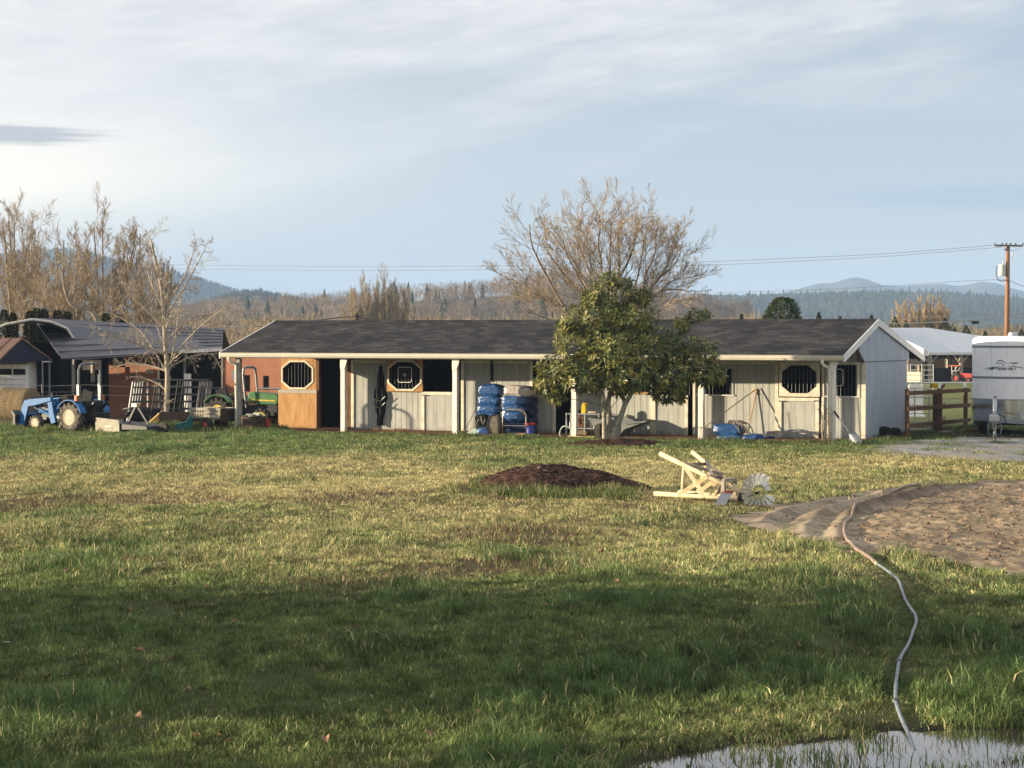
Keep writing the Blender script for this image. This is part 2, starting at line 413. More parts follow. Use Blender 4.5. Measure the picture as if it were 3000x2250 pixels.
def mixc(fac, a, b):
    n = nd(nt, 'ShaderNodeMix', data_type='RGBA'); nt.links.new(fac, n.inputs[0])
    for i, x in ((6, a), (7, b)):
        if isinstance(x, tuple): n.inputs[i].default_value = (*x, 1)
        else: nt.links.new(x, n.inputs[i])
    return n.outputs[2]
n1 = wnoise(5, 26, -2.2, 1.6, 7, 3.1); n2 = wnoise(4, 40, 1.0, 1.3, 6, 8.7); n3 = wnoise(14, 60, -6, 2.2, 8, 5.2)
SKB = 11.8                                                              # the background strength below is 1/SKB
clear = mixc(sstep(el, .0, .14), (.30*SKB, .345*SKB, .37*SKB), (.25*SKB, .30*SKB, .365*SKB))
base = mixc(sstep(el, -.02, .5), clear, sky.outputs[0])
base = mixc(mth('MULTIPLY', sstep(mth('ABSOLUTE', az), .6, 2.5), .8), base, sky.outputs[0])
azc = mth('MINIMUM', mth('MAXIMUM', az, -.35), .35)
veil = mth('ADD', mth('MULTIPLY_ADD', azc, -1.35, mth('MULTIPLY', el, 9.2)), mth('MULTIPLY_ADD', n1, 1.5, -1.55))
veil = mth('MULTIPLY', sstep(veil, -.25, .62), .9)
vc = mixc(mth('MULTIPLY_ADD', n3, 1.5, mth('MULTIPLY_ADD', n2, 1.6, -1.05), clamp=True), (.30*SKB, .315*SKB, .345*SKB), (.50*SKB, .485*SKB, .485*SKB))
c1 = mixc(veil, base, vc)
c1 = mixc(mth('MULTIPLY', gauss(-.27, .10, .20, .06), .6), c1, (.50*SKB, .495*SKB, .495*SKB))
glow = mth('MULTIPLY', gauss(-.25, .065, .12, .025), 1., clamp=True)
c2_ = mixc(mth('MULTIPLY', glow, .95), c1, (.62*SKB, .58*SKB, .49*SKB))
lent = sstep(mth('ADD', mth('MULTIPLY', gauss(-.213, .0848, .054, .0056), mth('MULTIPLY_ADD', mth('SINE', mth('MULTIPLY_ADD', el, 2600., mth('MULTIPLY', az, 30.))), .09, .95)), mth('MULTIPLY_ADD', n3, .75, -.37)), .40, .85)
c3 = mixc(mth('MULTIPLY', lent, .8), c2_, (.215*SKB, .228*SKB, .268*SKB))
band = mth('MULTIPLY', sstep(mth('ADD', gauss(.215, .058, .11, .0075), mth('MULTIPLY_ADD', n2, .8, -.4)), .3, 1.), .55)
c4 = mixc(band, c3, (.20*SKB, .26*SKB, .335*SKB))
wisp = mth('MULTIPLY', sstep(n2, .5, .75), .2)
c5 = mixc(mth('MULTIPLY', wisp, sstep(el, .015, .06)), c4, (.34*SKB, .36*SKB, .385*SKB))
nt.links.new(c5, bg.inputs['Color']); bg.inputs['Strength'].default_value = 1/13.
sc.view_settings.view_transform = 'Standard'; sc.view_settings.look = 'None'; sc.view_settings.exposure = 1.15; sc.view_settings.gamma = 1
sc.view_settings.use_curve_mapping = False
cy = sc.cycles; cy.use_denoising = True
cy.max_bounces = 6; cy.diffuse_bounces = 3; cy.glossy_bounces = 3; cy.transmission_bounces = 3; cy.transparent_max_bounces = 8; cy.volume_bounces = 1
cy.sample_clamp_indirect = 6
# ---------------------------------------------------------------- polygons on the ground (photo pixels -> world)
def gpoly(pp): return np.array([ground(a, b)[:2] for a, b in pp])
def inpoly(x, y, P):
    x = np.asarray(x); y = np.asarray(y); r = np.zeros(x.shape, bool); n = len(P)
    for i in range(n):
        x0, y0 = P[i]; x1, y1 = P[(i+1) % n]
        c = ((y0 > y) != (y1 > y)) & (x < (x1-x0)*(y-y0)/((y1-y0) if y1 != y0 else 1e-9)+x0); r ^= c
    return r
def dpoly(x, y, P, closed=False):
    d = np.full(np.shape(x), 1e9); n = len(P)
    for i in range(n if closed else n-1):
        a = P[i]; b = P[(i+1) % n]; e = b-a; L = (e**2).sum()+1e-9
        t = np.clip(((x-a[0])*e[0]+(y-a[1])*e[1])/L, 0, 1)
        d = np.minimum(d, np.hypot(x-a[0]-t*e[0], y-a[1]-t*e[1]))
    return d
DIRT = gpoly([(4600, 1362), (3600, 1388), (3000, 1406), (2850, 1414), (2740, 1424), (2620, 1430), (2500, 1444), (2400, 1461), (2290, 1482), (2190, 1502), (2150, 1520), (2190, 1540), (2280, 1560), (2370, 1580), (2420, 1598), (2500, 1612), (2570, 1628), (2680, 1642), (2800, 1658), (3000, 1688), (3600, 1720), (4600, 1600)])
GRAV = gpoly([(2500, 1318), (2540, 1300), (2700, 1281), (3000, 1262), (4300, 1255), (4300, 1385), (3000, 1358), (2850, 1352), (2740, 1344), (2640, 1336)])
BERM = gpoly([(3400, 1402), (3000, 1410), (2850, 1417), (2760, 1428), (2690, 1444), (2620, 1462), (2550, 1480), (2515, 1490), (2500, 1510)])
RUT1 = gpoly([(2800, 1418), (2640, 1440), (2560, 1462), (2500, 1482), (2440, 1508), (2405, 1545), (2402, 1580)])
RUT2 = gpoly([(2560, 1445), (2470, 1466), (2390, 1486), (2320, 1505), (2270, 1535)])
HOSEP = gpoly([(2494, 1599), (2506, 1613), (2525, 1626), (2548, 1641), (2568, 1659), (2632, 1708), (2650, 1760), (2684, 1820), (2678, 1855), (2655, 1905), (2634, 1952), (2624, 2030), (2634, 2095), (2662, 2165)])
INNER = gpoly([(4600, 1370), (3000, 1418), (2800, 1430), (2650, 1465), (2540, 1510), (2510, 1560), (2540, 1590), (2700, 1640), (3000, 1680), (4600, 1600)])
# ---------------------------------------------------------------- ground
def axis(parts):
    r = []
    for a, b, s in parts: r += list(np.arange(a, b, s))
    return np.array(r+[parts[-1][1]])
xs = axis([(-6000, -1000, 1000), (-1000, -200, 200), (-200, -44, 12), (-44, -15, 1), (-15, 16, .25), (16, 44, 1), (44, 200, 12), (200, 1000, 200), (1000, 6000, 1000)])
ys = axis([(-3000, -200, 700), (-200, -20, 30), (-20, 12, 2), (12, 62, .25), (62, 130, 2), (130, 300, 10), (300, 1000, 100), (1000, 6000, 1000)])
gx, gy = np.meshgrid(xs, ys); gzz = gz(gx, gy)
_id = inpoly(gx, gy, DIRT); gzz = gzz-np.where(_id, .16*np.clip((dpoly(gx, gy, DIRT, True)-.2)/.3, 0, 1), 0)
nx, ny = len(xs), len(ys)
idx = np.arange(nx*ny).reshape(ny, nx)
q = np.stack([idx[:-1, :-1], idx[:-1, 1:], idx[1:, 1:], idx[1:, :-1]], -1).reshape(-1, 4)
GS = {}
def straw(x, y):
    """share of dead yellow grass, 0..1, and of bare brown, 0..1"""
    n = fbm(x*.33+3, y*.2+1, 4, 21); n2 = fbm(x*.9, y*.6, 3, 31)
    far = np.clip((y-27)/10, 0, 1)*np.clip((61-y)/7, 0, 1)
    s = np.clip(far*.80+(n-.5)*1.4+(n2-.5)*.7-.03, 0, 1)
    lush = np.clip((x-1)/6, 0, 1)*np.clip((42-y)/8, 0, 1)
    s = s*(1-.55*lush)
    b = np.clip((fbm(x*.45+9, y*.4, 4, 41)-.54)*6, 0, 1)*np.clip((y-24)/6, 0, 1)*np.clip((50-y)/8, 0, 1)*np.clip((6-x)/6, 0, 1)
    return s, b
s_, b_ = straw(gx, gy)
c_s = np.array((.20, .16, .075)); c_g = np.array((.06, .072, .026)); c_b = np.array((.10, .072, .045)); c_f = np.array((.17, .18, .065))
gc = c_g+(c_s-c_g)*s_[..., None]; gc = gc+(c_b-gc)*(b_*.8)[..., None]
mud = np.clip((1.55-pud(gx, gy))/.3, 0, 1)[..., None]; gc = gc+(np.array((.045, .036, .026))-gc)*mud; farw = np.clip((gy-75)/20, 0, 1)[..., None]; gc = gc*(1-farw)+c_f*farw
m['turf'] = MA('turf', .95, .05, 0, .3, 2.5)
g_ = npmesh('ground', np.stack([gx, gy, gzz], -1).reshape(-1, 3), q, m['turf'], np.concatenate([gc.reshape(-1, 3), np.ones((nx*ny, 1))], 1), smooth=True, k=4)
tag(g_, kind='structure')
def sheet(name, x0, x1, y0, y1, step, mask, zf, mat, colf=None, kind='structure'):
    X, Y = np.meshgrid(np.arange(x0, x1+step, step), np.arange(y0, y1+step, step)); mk_ = mask(X, Y)
    Z = zf(X, Y); i = np.arange(X.size).reshape(X.shape)
    f = mk_[:-1, :-1] & mk_[:-1, 1:] & mk_[1:, 1:] & mk_[1:, :-1]
    qq = np.stack([i[:-1, :-1], i[:-1, 1:], i[1:, 1:], i[1:, :-1]], -1)[f]
    used = np.unique(qq); rem = np.zeros(X.size, int); rem[used] = np.arange(len(used))
    P = np.stack([X, Y, Z], -1).reshape(-1, 3)[used]
    c = None
    if colf is not None: c = np.concatenate([colf(X, Y).reshape(-1, 3)[used], np.ones((len(used), 1))], 1)
    o = npmesh(name, P, rem[qq], mat, c, smooth=True, k=4)
    return tag(o, kind=kind) if kind else o
def wob(x, y, a=.35, sc_=1.1, seed=3): return x+a*(fbm(x*sc_, y*sc_, 3, seed)-.5)*2, y+a*2*(fbm(x*sc_+50, y*sc_, 3, seed)-.5)
def in_dirt(x, y): return inpoly(*wob(*wob(x, y), .22, 3.1, 8), DIRT)
def dirt_z(x, y):
    d = dpoly(x, y, BERM); r1 = dpoly(x, y, RUT1); r2 = dpoly(x, y, RUT2); inn = inpoly(x, y, INNER)
    z = gz(x, y)+.03*vnoise(x*11, y*9, 31)*vnoise(x*3, y*3, 32)+.012+.055*np.exp(-(d/.15)**2)*(.5+1.0*fbm(x*3, y*3, 3, 4))
    z = z-.035*np.exp(-((r1-.55)/.2)**2)-.04*np.exp(-(r1/.17)**2)+.035*np.exp(-((r1-.25)/.10)**2)
    z = z-.035*np.exp(-(r2/.18)**2)+.03*np.exp(-((r2-.28)/.10)**2)
    cl = fbm(x*5.2, y*2.6, 4, 77); cl2 = vnoise(x*9, y*7, 8)
    z = z+np.where(inn, .08*np.clip(cl-.50, 0, 1)+.06*np.clip(cl2-.55, 0, 1)*np.clip((cl-.38)*6, 0, 1)+.05*np.clip(vnoise(x*17, y*13, 18)-.55, 0, 1), .018*(fbm(x*4, y*4, 3, 6)-.5))
    edge = np.clip(dpoly(x, y, DIRT, True)/.5, 0, 1)
    return gz(x, y)+.006+(z-gz(x, y)-.006)*edge
def dirt_c(x, y):
    n = fbm(x*1.3, y*1.3, 4, 15)[..., None]; inn = inpoly(x, y, INNER)[..., None]
    a = np.array((.36, .29, .205)); b = np.array((.22, .165, .11)); c = np.array((.38, .29, .19))
    r = np.where(inn, b+(c-b)*n*1.2, a*(.78+.44*n)); k = np.exp(-(dpoly(x, y, BERM)/.22)**2)[..., None]*.75; r = r+(np.array((.13, .09, .065))-r)*k
    t = np.clip((fbm(x*3.3, y*2.2, 4, 19)-.52)*5, 0, .6)[..., None]; return r*(1-t*.55)
m['dirtc'] = MA('loose_dirt', .97, .03, 0, .22, 9.)
sheet('dirt_track', 2.5, 24, 26, 55, .05, in_dirt, dirt_z, m['dirtc'], dirt_c)
def in_grav(x, y): return inpoly(*wob(*wob(x, y, .8, .5), .4, 1.7, 6), GRAV)
def grav_c(x, y):
    n = fbm(x*3, y*1.5, 4, 61)[..., None]; t = fbm(x*.8, y*.5, 3, 62)[..., None]
    a = np.array((.29, .28, .265)); b = np.array((.12, .13, .055)); c = np.array((.33, .27, .19))
    r = a*(.6+.8*n); r = np.where(t > .58, r*.45+b*.55, r); return np.where(t < .36, r*.5+c*.5, r)
m['gravel'] = MA('gravel', .95, .08, 0, .4, 30.)
sheet('gravel_drive', 8, 32, 50, 75, .12, in_grav, lambda x, y: gz(x, y)+.008+.05*vnoise(x*6, y*5, 3)*np.clip((dpoly(x, y, GRAV, True)-.3)/1.2, 0, 1), m['gravel'], grav_c)
# bare soil under the porch
def in_porch(x, y):
    u, v = suv(*wob(x, y, .25, 1.5, 5)); return (u > -19.9) & (u < .75) & (v > -.42) & (v < 6.4)
def porch_c(x, y):
    n = fbm(x*2.5, y*2.5, 4, 71)[..., None]; return np.array((.19, .115, .07))*(.6+.8*n)
m['soilc'] = MA('bare_soil', .97, .03, 0, .3, 12.)
sheet('porch_soil', -10, 13, 62, 83, .13, in_porch, lambda x, y: gz(x, y)+.01+.05*fbm(x*2, y*2, 3, 12), m['soilc'], porch_c)
# rough yard at the left, where the machines stand
def in_yard(x, y):
    u, v = suv(x, y); x2, y2 = wob(x, y, .5, .8, 8); return (y2 > 73.4) & (y2 < 95) & (x2 < -6.5) & (u < -19.6)
def yard_c(x, y):
    n = fbm(x*1.2, y*1.2, 4, 81)[..., None]; return np.array((.10, .095, .05))*(1-n)*1.2+np.array((.17, .12, .07))*n*1.1
sheet('yard', -30, -6, 72, 95, .25, in_yard, lambda x, y: gz(x, y)+.012+.05*fbm(x*1.3, y*1.3, 3, 13), m['soilc'], yard_c)
# puddle
mb = MB(); n = 72
mb.add([(PUD[0]+PUD[2]*1.12*math.cos(2*math.pi*i/n), PUD[1]+PUD[3]*1.12*math.sin(2*math.pi*i/n), -.047) for i in range(n)], [tuple(range(n))])
pm = bpy.data.materials.new('puddle_water'); pm.use_nodes = True; pb = pm.node_tree.nodes['Principled BSDF']
pb.inputs['Base Color'].default_value = (.06, .05, .035, 1); pb.inputs['Roughness'].default_value = .02; pb.inputs['IOR'].default_value = 2.8
nz = nd(pm.node_tree, 'ShaderNodeTexNoise'); nz.inputs['Scale'].default_value = 2.; bp = nd(pm.node_tree, 'ShaderNodeBump'); bp.inputs['Strength'].default_value = .02; bp.inputs['Distance'].default_value = .01
pm.node_tree.links.new(nz.outputs['Fac'], bp.inputs['Height']); pm.node_tree.links.new(bp.outputs[0], pb.inputs['Normal'])
tag(mb.build('puddle', pm), kind='structure')
# ---------------------------------------------------------------- grass
MOUND_C = ground(1600, 1436)
def mulch_h(x, y):
    """height of the mulch mound"""
    dx = x-MOUND_C.x; dy = y-MOUND_C.y
    a = np.where(dx < 0, 1.3, 2.35)
    h = .47*np.clip(1-(np.abs(dx+.15)/a)**1.7-(np.abs(dy-.1)/1.15)**2, 0, 1)**.8
    return h*(.82+.4*fbm(x*2.2, y*2.2, 3, 55))
TREE_B = ground(1815, 1302)
def bed_h(x, y):
    d = np.hypot((x-TREE_B.x)/1.55, (y-TREE_B.y+.1)/1.15); return .16*np.clip(1-d**2, 0, 1)*(.7+.6*fbm(x*3, y*3, 3, 56))
def make_grass():
    VS = []; FS = []; CS = []; off = 0
    bands = [(13.6, 20, 150, .0062, 1.5, 2), (20, 36, 120, .0068, 1.5, 2), (13.6, 19, 2300, .0038, 1.0, 2), (19, 27, 1700, .0045, 1.0, 2), (27, 37, 1050, .0065, .95, 1), (37, 50, 640, .0095, .85, 1), (50, 77, 400, .0125, .95, 1)]
    for (y0, y1, dens, w0, hs, seg) in bands:
        hw = lambda y: y*.238+.9+3.2
        area = (hw(y0)+hw(y1))*(y1-y0); N = int(dens*area)
        y = rng.uniform(y0, y1, int(N*1.25)); x = rng.uniform(-1, 1, len(y))*hw(y1)
        k = np.abs(x) < hw(y); k &= (np.abs(x) < y*.238+.7) | (rng.random(len(x)) < .5); x = x[k]; y = y[k]
        u, v = suv(x, y)
        ok = ~in_dirt(x, y) | (rng.random(len(x)) < .012)
        gi = inpoly(x, y, GRAV); ok &= ~gi | (rng.random(len(x)) < np.maximum(.5*(fbm(x*.8, y*.5, 3, 62) > .55), np.clip(.8-dpoly(x, y, GRAV, True)*.8, 0, 1)))
        ok &= ~((u > -20) & (u < .7) & (v > -.45+.3*(fbm(x*2, y*2, 2, 3)-.5)))
        ok &= ~((u < -19.6) & (y > 74.2+.8*fbm(x, y, 2, 4)) & (rng.random(len(x)) < .75))
        pd = pud(x, y); wet = pd < 1.14-.7*(fbm(x*1.7, y*2.4, 3, 9)-.5)
        ok &= ~wet | (rng.random(len(x)) < .2*(fbm(x*2.5, y*2.5, 2, 90) > .47)+.02)
        ok &= mulch_h(x, y) < .03; ok &= bed_h(x, y) < .01
        s, b = straw(x, y)
        thin = fbm(x*1.9, y*1.1, 3, 44); hole = fbm(x*3.6+4, y*1.9, 3, 144); ok &= (hole > .36) | (rng.random(len(x)) < .25) | (y > 45)
        ok &= rng.random(len(x)) < np.clip(1.25-b*.8-np.clip(.40-thin, 0, 1)*6*(y < 34), .05, 1)
        x, y, s, b, u, v, wet = x[ok], y[ok], s[ok], b[ok], u[ok], v[ok], wet[ok]; n = len(x)
        clump = fbm(x*1.4, y*1.1, 3, 51); tuft = np.clip((fbm(x*.8+7, y*.55, 3, 52)-.50)*5, 0, 1)
        h = (.025+.035*clump+.06*np.clip(fbm(x*4, y*3, 2, 95)-.4, 0, 1)+.085*tuft*(1-s*.7))*hs*rng.uniform(.55, 1.35, n)
        h = np.where(wet, h*1.25+.03, h)
        edge = np.clip(1-np.abs(v+.8)/.7, 0, 1)*(u > -20)*(u < 1)
        leftedge = np.clip((y-71)/2.5, 0, 1)*(u < -19)
        h = h*(1+1.0*leftedge+.35*edge); s = s*(1-.85*np.maximum(edge, leftedge))
        dd = dpoly(x, y, DIRT, True); h = h*(1+.5*np.clip(1-dd/.5, 0, 1)*(y < 36))
        md = np.hypot((x-MOUND_C.x-.1)/2.1, (y-MOUND_C.y+.25)/1.6); tf = (md < 1.0)*np.clip((fbm(x*2.2, y*2, 2, 58)-.36)*5, 0, 1)
        frontm = tf*np.clip((MOUND_C.y+.4-y)/.8, 0, 1)
        h = h*(1+1.9*frontm+.6*tf); s = s*(1-.8*frontm)
        az_ = rng.uniform(0, 2*np.pi, n); lean = rng.uniform(.15, 1.0, n)+.4*s
        h = h*np.where((y < 36) & (dpoly(x, y, HOSEP) < .13+.012*np.maximum(y-22, 0)), .35, 1); w = w0*rng.uniform(.7, 1.5, n)
        base = np.stack([x, y, gz(x, y)-.005], -1)
        dirv = np.stack([np.cos(az_), np.sin(az_), np.zeros(n)], -1)
        fa = rng.uniform(-1.2, 1.2, n)
        side = np.stack([np.cos(fa), np.sin(fa), np.zeros(n)], -1)
        zz = np.array((0, 0, 1.))
        r_ = rng.random(n); jit = rng.uniform(.72, 1.28, (n, 1))
        green = np.where((r_ < .5)[:, None], np.array((.098, .140, .044)), np.array((.15, .178, .058)))
        deep = np.array((.064, .118, .038)); green = green+(deep-green)*(tuft*.65)[:, None]
        strawc = np.where((rng.random(n) < .6)[:, None], np.array((.43, .37, .185)), np.array((.33, .29, .14)))
        pick = (rng.random(n) < np.clip(s*.85, .03, .93))[:, None]
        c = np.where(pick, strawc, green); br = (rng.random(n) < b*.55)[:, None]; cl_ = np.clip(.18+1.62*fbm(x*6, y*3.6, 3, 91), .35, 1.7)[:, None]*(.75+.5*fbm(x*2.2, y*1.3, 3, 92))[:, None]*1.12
        gain = 1.14-.14*np.clip((20-y)/3, 0, 1)-.1*np.exp(-((y-22.3)/2.2)**2)+.2*np.exp(-((y-30)/3.5)**2)*np.clip((x+1)/4, 0, 1)  # grass tone by depth: darker turf band, nearest rows dimmed as painted shade
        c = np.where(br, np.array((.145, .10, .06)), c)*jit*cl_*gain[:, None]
        if seg == 2:
            p1 = base+zz*(h*.6)[:, None]+dirv*(h*lean*.25)[:, None]
            p2 = base+zz*(h*.6+h*.4*np.clip(1-lean*.55, .1, 1))[:, None]+dirv*(h*lean*.8)[:, None]
            vs = np.stack([base-side*w[:, None], base+side*w[:, None], p1+side*(w*.75)[:, None], p1-side*(w*.75)[:, None], p2], 1)
            i = np.arange(n)[:, None]*5+off
            FS.append(np.concatenate([i+np.array((0, 1, 2)), i+np.array((0, 2, 3)), i+np.array((3, 2, 4))])); kk_ = 5
        else:
            p2 = base+zz*h[:, None]+dirv*(h*lean*.7)[:, None]
            vs = np.stack([base-side*w[:, None], base+side*w[:, None], p2], 1)
            i = np.arange(n)[:, None]*3+off; FS.append(i+np.array((0, 1, 2))); kk_ = 3
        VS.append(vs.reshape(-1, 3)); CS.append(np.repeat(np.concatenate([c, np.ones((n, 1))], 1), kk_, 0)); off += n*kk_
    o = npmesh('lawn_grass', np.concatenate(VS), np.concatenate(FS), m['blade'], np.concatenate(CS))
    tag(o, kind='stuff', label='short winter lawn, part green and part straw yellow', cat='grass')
make_grass()
# ---------------------------------------------------------------- haze
def haze():
    mb = MB(); mb.b2(-6200, 6200, -3200, 6200, -3, 132)
    hm = bpy.data.materials.new('haze_air'); hm.use_nodes = True; h = hm.node_tree
    for nn in list(h.nodes): h.nodes.remove(nn)
    o = nd(h, 'ShaderNodeOutputMaterial'); vv = nd(h, 'ShaderNodeVolumePrincipled')
    vv.inputs['Color'].default_value = (.46, .66, 1.0, 1); vv.inputs['Density'].default_value = 1.9e-4; vv.inputs['Anisotropy'].default_value = 0.
    h.links.new(vv.outputs[0], o.inputs['Volume'])
    ob = mb.build('haze', hm); tag(ob, kind='stuff', label='pale blue air haze in front of the hills', cat='haze')
haze()
# ================================================================= the stable
ST = thing('stable', 'long low grey horse stable with dark shingle roof and cream stall doors behind the lawn', 'stable', SO, -TH)
VW = 1.95; U0 = SU(645, -.3); U1 = SU(2472, -.3); UW = min(SU(2537, VW), U1-.07); UT = SU(823, VW)
VR = SV(2572, U1); VB = SV(2706, U1)
ZE = SZ(1041, 0, -.3)          # top of the gutter
ZR = SZ(936, U1, VR); ZB = SZ(1043, U1, VB)
V0 = -.22; ZF = ZE+.03
def zroof(v): return ZF+(ZR-ZF)*(v-V0)/(VR-V0) if v < VR else ZR+(ZB-ZR)*(v-VR)/(VB-VR)
VBW = SV(2657, UW)
# roof: shingled slab front and back
def slab(mb, va, vb, u0, u1, t=.05):
    mb.ext([(va, zroof(va)), (vb, zroof(vb)), (vb, zroof(vb)-t), (va, zroof(va)-t)], u0, u1, Matrix(((0, 1, 0), (1, 0, 0), (0, 0, 1))))
mb = MB(); slab(mb, V0, VR-.001, U0, U1); slab(mb, VR, VB, U0, U1)
for i in range(26):                                        # sheets under the shingles carry a tiny sag, seen along the ridge
    pass
rf = mb.build('roof', m['shingle'], ST)
mb = MB(); mb.ext([(VR-.16, zroof(VR-.16)+.006), (VR, ZR+.022), (VR+.16, zroof(VR+.16)+.006), (VR, ZR-.02)], U0, U1, Matrix(((0, 1, 0), (1, 0, 0), (0, 0, 1))))
mb.build('ridge_cap', m['shingle'], rf)
mb = MB()
u = U0+.3
while u < U1-.1:
    for va, vb in ((V0+.02, VR), (VR, VB-.02)):
        mb.bar((u, va, zroof(va)-.11), (u, vb, zroof(vb)-.11), .04, .11, (0, 0, 1))
    u += .61
mb.build('rafter', m['roof_underside'], rf)['kind'] = 'stuff'
mb = MB(); mb.bar((SU(2500, 1.2), 1.0, ZE-.02), (UW-.02, 1.0, ZE-.02), .06, .1)
mb.build('cross_beam', m['roof_underside'], ST)
# gutter with rolled lip, fascia
mb = MB(); g0 = V0-.12
mb.ext([(V0-.005, ZE), (V0-.005, ZE-.13), (g0+.03, ZE-.14), (g0, ZE-.07), (g0, ZE-.03), (g0-.015, ZE-.012), (g0-.015, ZE), (g0+.012, ZE), (g0+.015, ZE-.06), (g0+.035, ZE-.115), (V0-.025, ZE-.11), (V0-.025, ZE)][::-1], U0, U1-.02, Matrix(((0, 1, 0), (1, 0, 0), (0, 0, 1))))
mb.build('gutter', m['gutter_paint'], ST)
mb = MB(); mb.b2(U0+.02, U1-.03, V0, V0+.03, ZE-.17, ZE+.0); mb.build('fascia', m['gutter_paint'], ST)
# barge boards at both ends
for uu, nm in ((U1, 1), (U0, -1)):
    for va, vb in ((V0-.10, VR), (VR, VB+.02)):
        mb = MB(); a, b = zroof(va), zroof(vb)
        mb.ext([(va, a+.015), (vb, b+.015), (vb, b-.19), (va, a-.19)], uu+.002*nm, uu+.032*nm, Matrix(((0, 1, 0), (1, 0, 0), (0, 0, 1))))
        mb.build('barge_board', m['white_trim'], ST)
# siding with real grooves
def siding(mb, u0, u1, z0, z1, v=VW, step=.2, t=.05, d=.012, gw=.014):
    ps = [(u0, v)]
    u = u0+step*.6
    while u < u1-.03:
        ps += [(u-gw/2, v), (u-gw/2, v+d), (u+gw/2, v+d), (u+gw/2, v)]; u += step
    ps += [(u1, v)]
    n = len(ps)
    vs = [(a, b, z0) for a, b in ps]+[(a, b, z1) for a, b in ps]
    mb.add(vs, [(i, i+1, i+1+n, i+n) for i in range(n-1)])
    mb.b2(u0, u1, v+d+.002, v+t, z0, z1)
XW = lambda px: SU(px, VW)
def ZW(py, px=None): return SZ(py, XW(px) if px else XW(1800), VW)
ZT = zroof(VW)-.14
mb = MB()
def sd(px0, px1, y0=None, y1=None, **k):
    pm_ = (px0+px1)/2; z1 = ZT if y0 is None else ZW(y0, pm_); z0 = -.03 if y1 is None else ZW(y1, pm_)
    siding(mb, XW(px0), XW(px1), z0, z1, **k)
zh = lambda p: ZW(1058+(p-1000)*.004, p)
sd(1038, 1133); sd(1133, 1240, 1147.5)
siding(mb, XW(1133), XW(1340), ZW(1052, 1237), ZT)
sd(1360, 1553); siding(mb, XW(1553), XW(1672), ZW(1056, 1600), ZT); sd(1672, 1795)
sd(1795, 1906, 1151); siding(mb, XW(1795), XW(2033), ZW(1062, 1900), ZT)
sd(2038, 2062); sd(2062, 2148, 1158); siding(mb, XW(2062), XW(2148), ZW(1080, 2100), ZT); sd(2148, 2272)
siding(mb, XW(2272), XW(2415), ZW(1061, 2340), ZT); sd(2415, 2425); sd(2425, 2509, 1162); siding(mb, XW(2415), XW(2520), ZW(1068, 2460), ZT); sd(2509, 2524)
mb.build('front_wall', m['grey_siding'], ST)
# trim boards: each proud of the siding
def trim(name, px0, px1, y0, y1, dv=.03, mat='cream_paint', par=None):
    pm_ = (px0+px1)/2; b = MB(); b.b2(XW(px0), XW(px1), VW-dv, VW-.003, -.02 if y1 is None else ZW(y1, pm_), ZW(y0, pm_))
    return b.build(name, m[mat], par or ST)
for a, b_ in ((1041, 1130), (1362, 1551), (1674, 1790), (2064, 2270), (2449, 2522)):
    trim('header_board', a, b_, 1055+(a-1040)*.004, 1063+(a-1040)*.004, .025)
for a, b_, y in ((1030, 1038, 1054), (1352, 1360, 1056), (1553, 1562, 1057), (1906, 1914, 1060), (2031, 2038, 1060), (2272, 2281, 1060), (2408, 2415, 1062), (2525, 2537, 1064)):
    trim('door_jamb', a, b_, y, None, .04)
# stall doors: panel with a frame
def stall_door(px0, px1, y0, y1, fw=.1, v=VW-.02):
    u0, u1 = XW(px0), XW(px1); pm_ = (px0+px1)/2; z0, z1 = ZW(y1, pm_), ZW(y0, pm_)
    b = MB(); siding(b, u0+.03, u1-.03, z0+.03, z1-.03, v=v, step=.3, t=.03, d=.004)
    d = b.build('stall_door', m['grey_siding'], ST)
    b = MB(); f = v-.035
    b.b2(u0, u0+fw, f, v-.003, z0, z1); b.b2(u1-fw, u1, f, v-.003, z0, z1); b.b2(u0+fw, u1-fw, f-.002, v-.003, z1-fw, z1); b.b2(u0+fw, u1-fw, f-.002, v-.003, z0, z0+fw)
    b.build('door_frame', m['cream_paint'], d, bevel=.004)
    for zz in (z1-.12, z0+.09): b = MB(); b.b2(u0+.01, u0+.2, f-.014, f-.004, zz, zz+.03); b.build('door_hinge', m['bar_metal'], d)
    b = MB(); b.b2(u1-.16, u1+.03, f-.02, f-.004, z1-.10, z1-.07); b.build('door_latch', m['bar_metal'], d)
    return d
stall_door(1237, 1340, 1148, 1277); stall_door(1563, 1630, 1156, 1284); stall_door(1913, 2017, 1157, 1290); stall_door(2282, 2401, 1165, 1298)
def octo(a, b, k=.5): return [(-a*k, b), (a*k, b), (a, b*k), (a, -b*k), (a*k, -b), (-a*k, -b), (-a, -b*k), (-a, b*k)]
def octo_panel(b, u0, u1, z0, z1, cu, cz, a, c, v0, v1, k=.5):
    o = [(cu+x, cz+z) for x, z in octo(a, c, k)]
    TL, TR_, BR, BL = (u0, z1), (u1, z1), (u1, z0), (u0, z0)
    for poly in ([TL, TR_, o[1], o[0]], [TR_, o[2], o[1]], [TR_, BR, o[3], o[2]], [BR, o[4], o[3]], [BR, BL, o[5], o[4]], [BL, o[6], o[5]], [BL, TL, o[7], o[6]], [TL, o[0], o[7]]):
        b.ext(poly[::-1], v0, v1)
def octo_ring(b, cu, cz, a, c, w, v0, v1, k=.5):
    i = octo(a, c, k); o = octo(a+w, c+w, k)
    for j in range(8):
        j2 = (j+1) % 8
        b.ext([(cu+i[j][0], cz+i[j][1]), (cu+i[j2][0], cz+i[j2][1]), (cu+o[j2][0], cz+o[j2][1]), (cu+o[j][0], cz+o[j][1])], v0, v1)
